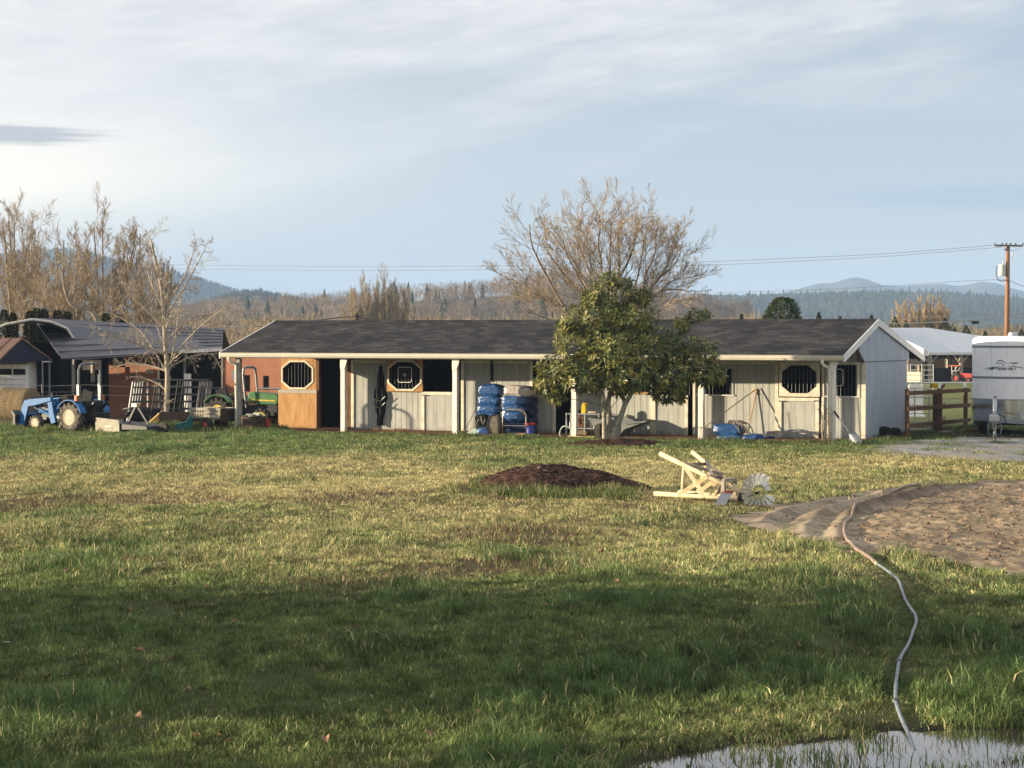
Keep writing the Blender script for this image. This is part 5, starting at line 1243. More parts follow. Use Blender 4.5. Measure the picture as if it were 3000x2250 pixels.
b = MB(); b.lathe([(.1, -.1), (.33, -.1), (.36, -.06), (.36, .06), (.33, .1), (.1, .1)], Matrix.Translation((-1.2, .1, .36))@Matrix.Rotation(math.pi/2, 4, 'X'), 24, True); b.build('wheel', m['rubber'], stt)
# ---- arched carport behind
CY_ = 88.2; c0 = at(100, 1180, CY_); zc_ = gz1(c0.x, CY_)
ca = thing('arched_carport', 'arched canvas carport with pale hoop edge behind the navy gabled shelter', 'carport', (c0.x, CY_, zc_), R(14))
def CX2(px): return kk(px)*CY_-c0.x
def CZ(py): return at(1500, py, CY_).z-zc_
arch = [(CX2(-40), 0), (CX2(-40), CZ(1000)), (CX2(-25), CZ(970)), (CX2(20), CZ(950)), (CX2(95), CZ(936)), (CX2(150), CZ(943)), (CX2(196), CZ(962)), (CX2(213), CZ(990)), (CX2(214), 0)]
D = 3.4
b = MB()
for i in range(1, len(arch)-2):
    (xa, za), (xb, zb3) = arch[i], arch[i+1]; b.add([(xa, 0, za), (xb, 0, zb3), (xb, D, zb3), (xa, D, za), (xa, 0, za+.03), (xb, 0, zb3+.03), (xb, D, zb3+.03), (xa, D, za+.03)], [(0, 1, 2, 3), (7, 6, 5, 4), (0, 4, 5, 1), (2, 6, 7, 3)])
b.build('canopy', m['canvas'], ca)
for i in range(6):
    b = MB(); y = .03+i*D/5*.96; k = .985 if i else 1.0
    b.tube([(x*k, y, z*k) for x, z in arch], .05 if i == 0 else .035, 8); b.build('hoop', m['cream_paint' if i == 0 else 'grey_steel'], ca)
b = MB(); b.b2(arch[0][0], arch[-1][0], D-.06, D-.02, -.1, CZ(1005)); b.b2(arch[0][0]+.02, arch[0][0]+.06, .1, D-.1, -.1, CZ(1000)); b.build('side_curtain', m['black_cloth'], ca)
# weeds and rank grass among the machines
def weeds(name, label, pts, hmin, hmax, cols, per=60, rad=.35, w=.012, kind='stuff', mat='blade'):
    vs = []; fs = []; cs = []; 
    for (x, y) in pts:
        for i in range(per):
            a = random.uniform(0, 6.283); rr = rad*math.sqrt(random.random()); px, py = x+rr*math.cos(a), y+rr*math.sin(a); h = random.uniform(hmin, hmax)*(1-.4*rr/rad)
            l = random.uniform(.1, .7)*h; a2 = random.uniform(0, 6.283); z = gz1(px, py); fa = random.uniform(-1, 1); o = len(vs)
            sx_, sy_ = math.cos(fa)*w, math.sin(fa)*w
            vs += [(px-sx_, py-sy_, z-.02), (px+sx_, py+sy_, z-.02), (px+sx_*.8+l*.3*math.cos(a2), py+sy_*.8+l*.3*math.sin(a2), z+h*.6), (px-sx_*.8+l*.3*math.cos(a2), py-sy_*.8+l*.3*math.sin(a2), z+h*.6), (px+l*math.cos(a2), py+l*math.sin(a2), z+h*random.uniform(.75, 1))]
            fs += [(o, o+1, o+2), (o, o+2, o+3), (o+3, o+2, o+4)]
            c = random.choice(cols); j = random.uniform(.7, 1.3); cs += [(c[0]*j, c[1]*j, c[2]*j, 1)]*5
    ob = npmesh(name, vs, fs, m[mat], cs); return tag(ob, label, 'weeds', kind=kind)
random.seed(21)
wp = []
for px, py, n in ((350, 1255, 5), (410, 1258, 5), (485, 1255, 8), (510, 1245, 5), (570, 1258, 6), (600, 1262, 5), (660, 1262, 4), (720, 1265, 6), (790, 1262, 8), (60, 1262, 4), (150, 1263, 4), (260, 1263, 5)):
    for i in range(n): g = ground(px+random.uniform(-30, 30), py+random.uniform(-3, 3)); wp.append((g.x, g.y))
weeds('weeds', 'rank green weeds among the machines at the left lawn edge', wp, .12, .34, [(.08, .13, .03), (.12, .15, .04), (.22, .19, .08)])
# ================================================================= hills
def hill(name, pts, Y, dep, mat, seed, rough=.06, nstep=160, rows=14):
    P = [at(a, b, Y) for a, b in pts]; X = np.array([p.x for p in P]); Z = np.array([p.z for p in P])
    xs_ = np.linspace(X[0], X[-1], nstep); zr = np.interp(xs_, X, Z)
    vs = []; 
    ts = list(np.linspace(0, 1, rows))+list(np.linspace(1, 2, 6))[1:]
    for t in ts:
        f = (t*t*(3-2*t)) if t <= 1 else 1-(t-1)**2*(3-2*(t-1))
        yy_ = Y-dep+dep*t if t <= 1 else Y+dep*(t-1)
        n = (fbm(xs_/(dep*.35)+seed, np.full_like(xs_, yy_/(dep*.35)), 4, seed)-.5)
        z = -2+(zr+2)*f*(1+rough*8*n*(1-abs(t-1))*abs(t-1)*2)
        vs.append(np.stack([xs_*(yy_/Y), np.full_like(xs_, yy_), z], -1))
    V_ = np.concatenate(vs); k = len(ts); i = np.arange(k*nstep).reshape(k, nstep)
    q_ = np.stack([i[:-1, :-1], i[:-1, 1:], i[1:, 1:], i[1:, :-1]], -1).reshape(-1, 4)
    o = npmesh(name, V_, q_, mat, smooth=True, k=4); tag(o, kind='structure')
    def h(x, y):
        t = np.clip((y-(Y-dep))/dep, 0, 1); return -2+(np.interp(x*Y/y, X, Z)+2)*(t*t*(3-2*t))
    return h
h5 = hill('far_mountain', [(1500, 905), (1900, 892), (2000, 872), (2060, 862), (2150, 868), (2250, 866), (2330, 850), (2400, 831), (2440, 832), (2480, 818), (2508, 814), (2540, 820), (2580, 836), (2640, 841), (2700, 836), (2760, 833), (2800, 840), (2840, 836), (2870, 828), (2920, 832), (2960, 845), (3000, 856), (3200, 880), (3900, 890)], 5000, 1500, m['hill_far'], 3)
h1 = hill('left_mountain', [(-900, 830), (-400, 790), (-100, 758), (0, 752), (100, 740), (200, 736), (312, 761), (364, 776), (450, 795), (550, 811), (601, 827), (680, 852), (780, 870), (860, 882), (950, 893), (1200, 912)], 3000, 1100, m['hill_far'], 7)
h4 = hill('forested_ridge', [(1500, 925), (1900, 905), (1980, 884), (2060, 872), (2200, 870), (2400, 865), (2480, 860), (2600, 859), (2700, 860), (2800, 864), (2900, 871), (3000, 880), (3300, 890), (3900, 900)], 2300, 800, m['hill_far'], 13)
h2 = hill('wooded_ridge', [(200, 930), (480, 915), (560, 905), (620, 886), (660, 876), (730, 862), (760, 859), (800, 872), (850, 880), (900, 888), (960, 898), (1010, 907), (1200, 925)], 1700, 500, m['hill_far'], 17)
h3 = hill('brown_hill', [(300, 950), (640, 920), (800, 912), (1000, 905), (1200, 882), (1300, 876), (1400, 872), (1500, 866), (1560, 850), (1650, 828), (1700, 832), (1780, 852), (1900, 880), (2000, 905), (2100, 920), (2400, 950)], 850, 330, m['hill_near'], 19)
# ---------------------------------------------------------------- woods on the hills (far too many to count)
def woods(name, label, pos, hs, kind, cols, seed):
    r = np.random.default_rng(seed); n = len(pos); VS = []; CS = []
    if kind == 'conifer':
        k = 5
        for lay in range(3):
            z0 = hs*(.05+.28*lay); z1 = hs*(.55+.225*lay); rr = hs*(.20-.05*lay)*r.uniform(.8, 1.2, n)
            for j in range(k):
                a = 2*np.pi*j/k+lay*.5; a2 = a+2*np.pi/k*1.05
                w = r.uniform(.7, 1.25, n)
                A = pos+np.stack([np.cos(a)*rr*w, np.sin(a)*rr*w, z0*r.uniform(.85, 1.1, n)], -1); Bq = pos+np.stack([np.cos(a2)*rr, np.sin(a2)*rr, z0], -1); T = pos+np.stack([np.zeros(n), np.zeros(n), z1], -1)
                VS.append(np.stack([A, Bq, T], 1))
        m_ = 15
    else:
        m_ = 110
        for j in range(m_):
            a = r.uniform(0, 2*np.pi, n); rr = hs*.30*np.sqrt(r.random(n)); zz_ = hs*r.uniform(.22, .78, n); up = hs*r.uniform(.07, .22, n)
            sp = rr*r.uniform(.1, .5, n)
            A = pos+np.stack([np.cos(a)*rr, np.sin(a)*rr, zz_], -1); w = hs*r.uniform(.008, .020, n)
            f = r.uniform(-.8, .8, n)
            Bq = A+np.stack([np.cos(f)*w, np.sin(f)*w, np.zeros(n)], -1); T = A+np.stack([np.cos(a)*sp+hs*r.normal(0, .035, n), np.sin(a)*sp, up*(1-.4*(rr/(hs*.3))**2)], -1)
            VS.append(np.stack([A, Bq, T], 1))
        w = hs*.012
        VS.append(np.stack([pos-np.stack([w, 0*w, 0*w+.5], -1), pos+np.stack([w, 0*w, 0*w-.5], -1), pos+np.stack([0*w, 0*w, hs*.8], -1)], 1)); m_ += 1
    c = np.array(cols)[r.integers(0, len(cols), n)]*r.uniform(.75, 1.25, (n, 1))*(.45+1.1*fbm(pos[:, 0]/(hs.mean()*9)+seed, pos[:, 1]/(hs.mean()*14), 3, seed))[:, None]
    v = np.stack(VS, 1).reshape(-1, 3); t = np.arange(len(v)).reshape(-1, 3)
    cc = np.concatenate([np.repeat(c, m_*3, 0), np.ones((len(v), 1))], 1)
    o = npmesh(name, v, t, m['twigmass'] if kind != 'conifer' else m['needle'], cc)
    tag(o, label, 'woods', kind='stuff')
def scatter(px0, px1, Ya, Yb, n, hfun, seed):
    r = np.random.default_rng(seed); y = r.uniform(Ya, Yb, n); px = r.uniform(px0, px1, n); x = (px-CX)/F*y
    z = hfun(x, y) if hfun else gz(x, y); return np.stack([x, y, z-.3], -1)
GC = [(.035, .05, .028), (.045, .06, .03), (.03, .04, .025)]
BC = [(.27, .205, .145), (.22, .17, .125), (.33, .25, .17), (.17, .14, .105)]
p = scatter(1700, 3400, 1600, 2300, 9000, h4, 1); woods('conifer_forest', 'dark bluish conifer forest on the right hand ridge', p, np.random.default_rng(2).uniform(1.6, 4.6, len(p))*(.6+.8*fbm(p[:, 0]/70, p[:, 1]/70, 3, 2))*np.where(np.random.default_rng(5).random(len(p)) < .07, 1.8, 1), 'conifer', GC, 3)
p = scatter(350, 1150, 1300, 1700, 3500, h2, 4); woods('conifer_forest', 'dark conifer forest on the low ridge left of centre', p, np.random.default_rng(6).uniform(2.6, 5.5, len(p)), 'conifer', GC, 5)
p = scatter(-300, 1000, 2300, 3000, 5000, h1, 14); woods('conifer_forest', 'hazy conifer forest covering the blue mountain at left', p, np.random.default_rng(6).uniform(3, 6, len(p)), 'conifer', GC, 15)
p = scatter(500, 2200, 540, 850, 1500, h3, 7); woods('bare_woods', 'brown bare woodland covering the low hill behind the stable', p, np.random.default_rng(8).uniform(4.5, 8.5, len(p)), 'bare', BC, 9)
p = scatter(700, 2000, 620, 850, 55, h3, 10); woods('mixed_conifers', 'scattered dark conifers among the bare woods on the low hill', p, np.random.default_rng(11).uniform(5, 9, len(p)), 'conifer', GC, 12)
p = scatter(560, 2300, 330, 520, 330, None, 17); woods('bare_thicket', 'golden brown bare thicket along the plain behind the stable roof', p, np.random.default_rng(18).uniform(6.0, 9.5, len(p)), 'bare', [(.36, .27, .17), (.30, .225, .15), (.40, .29, .16)], 19)
p = scatter(2760, 3300, 420, 700, 300, None, 27); woods('bare_thicket', 'pale brown bare thicket on the plain behind the utility pole', p, np.random.default_rng(28).uniform(5, 8, len(p)), 'bare', [(.40, .29, .17), (.34, .26, .16), (.24, .22, .12)], 29)
p = scatter(-150, 560, 150, 260, 70, None, 37); woods('bare_thicket', 'brown bare thicket behind the tall trees at left', p, np.random.default_rng(38).uniform(3.5, 5.5, len(p)), 'bare', [(.30, .22, .14), (.26, .19, .12), (.34, .26, .15)], 39)
# ---------------------------------------------------------------- bare trees
def interp(pts, t):
    k = len(pts)-1; f = min(k-1e-6, max(0, t*k)); i = int(f); return pts[i].lerp(pts[i+1], f-i), (pts[i+1]-pts[i]).normalized()
def smooth_pts(pts, n):
    """Catmull-Rom through the given points"""
    r = []; k = len(pts)
    for i in range(k-1):
        p0, p1, p2, p3 = pts[max(0, i-1)], pts[i], pts[i+1], pts[min(k-1, i+2)]
        for j in range(n):
            t = j/n; r.append(.5*((2*p1)+(p2-p0)*t+(2*p0-5*p1+4*p2-p3)*t*t+(3*p1-p0-3*p2+p3)*t**3))
    return r+[pts[-1]]
def rvec(): 
    return V((random.gauss(0, 1), random.gauss(0, 1), random.gauss(0, 1))).normalized()
def sprout(bs, bt, pts, r0, L, lvl, P):
    """children along a limb; bs limb mesh, bt twig mesh"""
    n = max(2, int(P['n'][lvl]*random.uniform(.8, 1.2)))
    for i in range(n):
        t = P['t0'][lvl]+(1-P['t0'][lvl])*((i+random.random())/n)
        p, d = interp(pts, t)
        ax = d.cross(rvec()).normalized(); ang = R(random.uniform(*P['ang'][lvl]))
        q = Matrix.Rotation(ang, 3, ax) @ d
        q = (q+V((0, 0, P['up'][lvl]))+P.get('pull', V((0, 0, 0)))).normalized()
        l = L*P['len'][lvl]*random.uniform(.55, 1.25)*(1.1-.65*t); r_ = max(P['rmin'], r0*(1-.8*t)*P['rr'][lvl])
        if lvl >= P['max']:
            k = p+q*l*.55; bt.spike(p, k+rvec()*l*.07, r_); 
            for z in range(P.get('tw', 1)):
                s_ = p+q*l*random.uniform(.15, .6); e = (q+rvec()*.65+V((0, 0, .15))).normalized(); bt.spike(s_, s_+e*l*random.uniform(.3, .7), r_*.75)
            bt.spike(p+q*l*.45, p+q*l+rvec()*l*.12, r_*.8)
            continue
        sg = 4; cur = [p]; dd = q
        for s in range(sg):
            dd = (dd+rvec()*P['wob']+V((0, 0, P['curl'][lvl]))).normalized(); cur.append(cur[-1]+dd*l/sg)
        bs.tube(cur, [r_*(1-.75*s/sg) for s in range(sg+1)], 5 if lvl == 0 else 3, False)
        sprout(bs, bt, cur, r_, l, lvl+1, P)
def tree_from_limbs(name, label, base, limbs, P, mat, twig, seed, group=None, cat='bare tree'):
    """limbs: list of (points in local space, radius at its foot)"""
    random.seed(seed); t = thing(name, label, cat, base, 0, group); bs = MB(); bt = MB()
    for pts, r_ in limbs:
        q = smooth_pts(pts, 4); n = len(q)
        bs.tube(q, [r_*(1-.80*i/(n-1))+.006 for i in range(n)], 8, False)
        L = sum((q[i+1]-q[i]).length for i in range(n-1)); sprout(bs, bt, q, r_, L, 0, P)
    bs.build('trunk', m[mat], t, smooth=True); bt.build('twigs', m[twig], t); return t
def pl(pxs, Y, base, dep=0):
    n = len(pxs); return [at(a, b, Y+dep*i/(n-1))-base for i, (a, b) in enumerate(pxs)]
# big many-stemmed tree right behind the stable
YB = 93.; bb = at(1770, 1000, YB); bb.z = gz1(bb.x, YB); TB = V((0, 0, .3))
BL = [([(1700, 960), (1651, 903), (1589, 788), (1551, 708), (1530, 652), (1523, 585)], .13, -1.2), ([(1700, 930), (1617, 868), (1547, 830), (1495, 798), (1452, 778)], .10, 1.), ([(1690, 975), (1613, 938), (1554, 910), (1519, 899)], .07, -1.),
      ([(1765, 940), (1718, 865), (1658, 791), (1603, 715), (1580, 672)], .12, -2.), ([(1770, 930), (1742, 861), (1693, 771), (1669, 715), (1624, 659), (1600, 620)], .12, 1.5), ([(1765, 900), (1745, 812), (1714, 736), (1693, 687), (1669, 610)], .12, 2.5),
      ([(1768, 900), (1761, 798), (1759, 715), (1749, 659), (1756, 600), (1752, 552)], .13, -.6), ([(1790, 900), (1812, 791), (1820, 715), (1815, 638), (1829, 572)], .13, .8), ([(1795, 900), (1822, 778), (1850, 715), (1867, 659), (1874, 602)], .12, -2.),
      ([(1840, 940), (1895, 819), (1906, 764), (1937, 687), (1940, 617), (1950, 590)], .11, 1.4), ([(1850, 930), (1909, 833), (1951, 778), (2000, 729), (2020, 690)], .10, -1.2), ([(1840, 950), (1902, 868), (1951, 826), (2006, 819), (2055, 826)], .09, 1.8), ([(1850, 975), (1937, 906), (1989, 861), (2030, 850)], .08, -1.5),
      ([(1770, 930), (1725, 850), (1680, 760), (1645, 690), (1635, 640)], .09, -1.8), ([(1765, 900), (1740, 800), (1725, 720), (1715, 650), (1715, 590)], .09, 1.6), ([(1790, 900), (1790, 800), (1788, 700), (1790, 630), (1795, 575)], .09, -2.2), ([(1830, 920), (1870, 810), (1890, 720), (1900, 650), (1908, 605)], .09, 1.9), ([(1850, 930), (1920, 820), (1975, 740), (1985, 690), (1990, 660)], .08, -1.9), ([(1690, 960), (1630, 900), (1570, 850), (1515, 845), (1470, 845)], .08, 1.5), ([(1850, 940), (1930, 850), (1990, 790), (2030, 770)], .08, 1.)]
sq = lambda a: [(1775+(x-1775)*.89, 985+(y-985)*.82) for x, y in a]
LP = [([TB]+pl(sq(a), YB, bb, d), r_*.58) for a, r_, d in BL]
PB = dict(n=[11, 7, 7], t0=[.25, .2, .15], ang=[(20, 46), (20, 48), (16, 46)], up=[.10, .08, .08], len=[.36, .52, .80], rr=[.42, .5, .6], rmin=.009, wob=.10, curl=[.04, .03, .02], max=2, tw=1)
tree_from_limbs('bare_tree', 'wide many stemmed bare tree rising behind the middle of the stable roof', bb, LP, PB, 'bark_grey', 'bark_brown', 31)
# small pale tree among the machines
YS = 79.; sb = at(488, 1215, YS); sb.z = gz1(sb.x, YS)
SLm = [([(490, 1262), (488, 1205), (491, 1100), (484, 1000), (478, 900), (470, 830), (455, 760), (442, 700)], .105, 0), ([(486, 1040), (400, 1005), (330, 985), (272, 968)], .06, -.8), ([(496, 1090), (440, 1072), (380, 1066), (325, 1078)], .06, .8), ([(497, 1060), (545, 1000), (600, 945), (665, 898)], .06, -.6),
       ([(480, 895), (530, 830), (560, 760), (578, 698)], .05, .6), ([(482, 930), (535, 850), (590, 750), (608, 712)], .04, -.7), ([(500, 1075), (560, 1045), (620, 1038), (650, 1085)], .05, .5), ([(481, 960), (420, 900), (372, 850), (350, 800)], .04, -.5), ([(478, 905), (440, 820), (425, 765)], .04, .5), ([(488, 1000), (560, 932), (628, 924)], .045, 1.), ([(500, 1110), (440, 1010), (400, 960), (330, 920)], .04, 1.), ([(498, 1085), (515, 980), (525, 900), (540, 840)], .05, .9)]
SLP = [(pl(a, YS, sb, d), r_*(.6 if r_ < .1 else 1)) for a, r_, d in SLm]; SLP[0][0][0].z = -.1
PS = dict(n=[15, 9], t0=[.15, .1], ang=[(30, 75), (25, 70)], up=[-.05, .0], len=[.27, .6], rr=[.42, .6], rmin=.007, wob=.28, curl=[-.02, .0], max=1, tw=3)
tree_from_limbs('bare_tree', 'small pale barked bare tree standing in the planter box among the machines', sb, SLP, PS, 'bark_pale', 'bark_pale', 33)
# tall bare trees far left
def tall(px, ytop, Y, wpx, label, seed, lean=0, leaders=4, mat='bark_brown', twig='bark_brown', ps=None, sc_=1.):
    b0 = at(px, 1000, Y); b0.z = gz1(b0.x, Y); H = (at(px, ytop, Y).z-b0.z)*1.0; W_ = wpx/F*Y/2; random.seed(seed)
    L = [([V((0, 0, -.2)), V((lean*.2, 0, H*.2)), V((lean*.5, .2, H*.5)), V((lean, 0, H*.90))], H*.008+.03)]
    for i in range(leaders):
        a = 6.283*i/leaders+random.uniform(-.4, .4); z0 = H*random.uniform(.18, .5); k = random.uniform(.75, 1.05); x, y = math.cos(a)*W_*k, math.sin(a)*W_*k
        zt_ = H*random.uniform(.72, .97)*(1-.12*abs(math.cos(a)))
        L.append(([V((lean*z0/H, 0, z0)), V((x*.4, y*.4, z0+(zt_-z0)*.32)), V((x*.78, y*.78, z0+(zt_-z0)*.7)), V((x, y, zt_))], H*.005+.018))
    P = ps or dict(n=[13, 8, 7], t0=[.2, .2, .15], ang=[(20, 48), (20, 48), (16, 46)], up=[.14, .12, .12], len=[.36, .54, .80], rr=[.40, .5, .6], rmin=.009, wob=.10, curl=[.06, .05, .03], max=2, tw=1)
    return tree_from_limbs('bare_tree', label, b0, L, P, mat, twig, seed, 'tall bare trees behind the left sheds')
tall(45, 585, 118, 120, 'tall slim bare tree at the left edge, nearest the frame border', 41, -.3, 6)
tall(84, 592, 126, 110, 'tall slim bare tree second from the left edge', 43, .2, 5)
tall(172, 650, 122, 150, 'reddish twiggy bare tree left of the tallest one', 44, .3, 8)
tall(300, 605, 112, 220, 'tallest bare tree of the left row, full oval crown', 46, -.4, 10, 'bark_grey')
tall(395, 630, 120, 130, 'bare tree right of the tallest one, narrower crown', 48, .3, 6, 'bark_grey')
tall(455, 720, 110, 140, 'lowest bare tree at the right end of the left row', 49, .2, 7, 'bark_grey')
tall(232, 770, 108, 170, 'short bushy bare tree in front of the tallest one', 52, -.2, 9)
tall(120, 780, 106, 180, 'short wide bare tree between the two slim ones and the shelter', 53, .2, 9)
b0 = at(285, 945, 104); b0.z = gz1(b0.x, 104)
tree_from_limbs('bare_tree', 'leaning dark bare trunk rising left over the slate barn roof', b0, [([V((.3, 0, -.1)), at(285, 938, 104)-b0, at(215, 897, 104)-b0, at(190, 850, 104)-b0, at(185, 790, 104)-b0], .13)], dict(n=[9, 7], t0=[.5, .12], ang=[(25, 60), (20, 55)], up=[.2, .2], len=[.4, .42], rr=[.45, .6], rmin=.01, wob=.16, curl=[.06, .05], max=1, tw=2), 'bark_grey', 'bark_brown', 57)
# ---------------------------------------------------------------- evergreens
def conifer(name, label, px, ytop, Y, wpx, seed, col_=((.07, .10, .035), (.045, .07, .028)), group=None, ybase=None, round_=False):
    b0 = at(px, 1000, Y); b0.z = gz1(b0.x, Y); H = at(px, ytop, Y).z-b0.z; W_ = wpx/F*Y/2; r = np.random.default_rng(seed)
    t = thing(name, label, 'evergreen tree', b0, 0, group)
    b = MB(); b.tube([V((0, 0, -.1)), V((0, 0, H*.5)), V((0, 0, H*.93))], [H*.025+.03, H*.018+.02, .02], 6); b.build('trunk', m['bark_brown'], t)
    n = int((1500+H*120)*(3.2 if round_ and wpx > 100 else 1)); tt = r.random(n)**.75
    prof = (np.sqrt(np.clip(1-((tt-.35)/.66)**2, 0, 1)) if round_ else np.minimum(1.1, (1-tt)*3.))
    lump = .72+.5*fbm(np.cos(r.uniform(0, 6.28, n))*2+tt*6, tt*7+seed, 3, seed)
    a = r.uniform(0, 2*np.pi, n); lump = .62+.7*fbm(np.cos(a)*1.7+5, np.sin(a)*1.7+tt*5, 3, seed)
    rr = W_*prof*lump*r.uniform(.45, 1.0, n)**.5; z = H*(.08+.90*tt)
    c = np.stack([np.cos(a)*rr, np.sin(a)*rr, z], -1); s = (H*.045*r.uniform(.6, 1.3, n)+.04)*(1.1-.6*tt)
    out = np.stack([np.cos(a), np.sin(a), r.uniform(-.1, .7, n)], -1)
    sd_ = np.stack([-np.sin(a), np.cos(a), r.uniform(-.6, .6, n)], -1)
    vs = np.stack([c-sd_*s[:, None]*.35, c+sd_*s[:, None]*.35, c+out*s[:, None]], 1)
    mixv = r.random((n, 1)); cc = (np.array(col_[0])*mixv+np.array(col_[1])*(1-mixv))*r.uniform(.7, 1.3, (n, 1))
    npmesh('crown', vs.reshape(-1, 3), np.arange(3*n).reshape(-1, 3), m['needle'], np.repeat(np.concatenate([cc, np.ones((n, 1))], 1), 3, 0), parent=t)
    return t
conifer('round_evergreen', 'rounded dark evergreen tree showing over the right part of the stable roof', 2292, 867, 125, 165, 3, ((.13, .16, .05), (.075, .105, .035)), round_=True)
GE = 'small conifers behind the stable and the white roofed barn'
for px, yt, Y, w, lab, s in ((2172, 917, 180, 26, 'tiny conifer tip left of the rounded evergreen over the roof', 4), (2398, 912, 190, 34, 'small pointed conifer tip just right of the rounded evergreen', 5), (2461, 924, 200, 16, 'tiniest conifer tip above the roof near the gable', 6), (2553, 920, 230, 50, 'low conifer tip directly left of the gable peak', 7), (2622, 926, 240, 66, 'broad dark conifer right of the gable peak, left of the poplars', 8), (2655, 938, 245, 40, 'smaller conifer touching the right side of the broad dark one', 18),
                             (2723, 938, 250, 48, 'conifer standing in front of the golden poplars', 9), (2768, 928, 250, 52, 'tall conifer right of the golden poplars', 10), (2797, 956, 245, 44, 'small conifer between the tall one and the dark one', 11), (2830, 950, 240, 44, 'dark conifer nearest the red edged roof', 12), (2886, 967, 260, 30, 'small conifer left of the utility pole', 13), (2902, 982, 262, 22, 'tiny conifer left of the utility pole, over the trailer roof', 15), (2992, 962, 250, 40, 'conifer right of the utility pole at the frame border', 14)):
    conifer('conifer', lab, px, yt, Y, w, s, ((.10, .12, .045), (.055, .08, .03)), GE)
GHg = 'hedge conifers behind the left sheds'
for px, yt, w, lab, s in ((12, 903, 50, 'dark hedge conifer at the left frame border', 20), (38, 912, 36, 'small dark hedge conifer second from the left border', 21), (88, 907, 44, 'sunlit hedge conifer third from the left border', 22), (108, 898, 46, 'tallest sunlit hedge conifer of the left group', 23), (130, 900, 40, 'sunlit hedge conifer just right of the tallest hedge one', 24), (168, 905, 46, 'olive hedge conifer above the carport hoop', 25), (197, 908, 40, 'dark hedge conifer right of the carport hoop', 26), (310, 913, 44, 'dark hedge conifer left over the slate barn roof', 27), (352, 915, 48, 'dark hedge conifer over the middle of the slate barn roof', 28)):
    conifer('hedge_conifer', lab, px, yt, 102, w, s, ((.10, .105, .04), (.05, .06, .025)), GHg, round_=True)
# upright mid-distance trees on the plain, over the stable roof
GPl = 'golden bare poplars behind the white roofed barn'
random.seed(77)
PP = dict(n=[30, 11], t0=[.08, .1], ang=[(14, 36), (14, 40)], up=[.4, .3], len=[.30, .55], rr=[.3, .6], rmin=.018, wob=.10, curl=[.08, .06], max=1, tw=3)
def poplar(px, ytop, Y, label, seed, mat='poplar_bark', group=None, name='poplar_tree'):
    b0 = at(px, 1000, Y); b0.z = gz1(b0.x, Y); H = at(px, ytop, Y).z-b0.z; L = [([V((0, 0, 0)), V((.05, 0, H*.4)), V((-.05, 0, H*.7)), V((0, 0, H))], H*.008+.03)]
    for i in range(5): a = i*1.26; L.append(([V((0, 0, H*.12)), V((math.cos(a)*H*.09, math.sin(a)*H*.09, H*.4)), V((math.cos(a)*H*.13, math.sin(a)*H*.13, H*random.uniform(.7, .92)))], H*.004+.02))
    return tree_from_limbs(name, label, b0, L, PP, mat, mat, seed, group, 'poplar')
mk('poplar_bark', (.50, .36, .19), .9, .2, 3); mk('poplar_brown', (.36, .27, .16), .9, .2, 3)
for i, (px, yt) in enumerate(((2632, 902), (2652, 896), (2672, 900), (2693, 891), (2714, 893), (2735, 879), (2752, 890), (2766, 906))):
    poplar(px, yt, 270, ('leftmost and rather low golden poplar of the bare clump', 'second golden poplar from the left of the bare clump', 'third golden poplar from the left of the bare clump', 'fourth golden poplar from the left of the bare clump', 'fifth golden poplar from the left of the bare clump', 'tallest golden poplar of the bare clump', 'golden poplar directly right of the tallest poplar', 'rightmost and lowest golden poplar of the bare clump')[i], 80+i, group=GPl)
GPm = 'upright bare poplars over the left half of the stable roof'
for i, (px, yt) in enumerate(((1030, 862), (1063, 826), (1080, 850), (1108, 838), (1126, 812), (1151, 838), (1186, 866))):
    poplar(px, yt, 300, ('leftmost low upright poplar over the stable roof', 'second tallest upright poplar over the stable roof', 'slim upright poplar right of the second tallest', 'slim upright poplar left of the tallest one', 'tallest upright poplar over the left half of the roof', 'upright poplar directly right of the tallest over the roof', 'rightmost low upright poplar over the stable roof')[i], 90+i, 'poplar_brown', GPm)
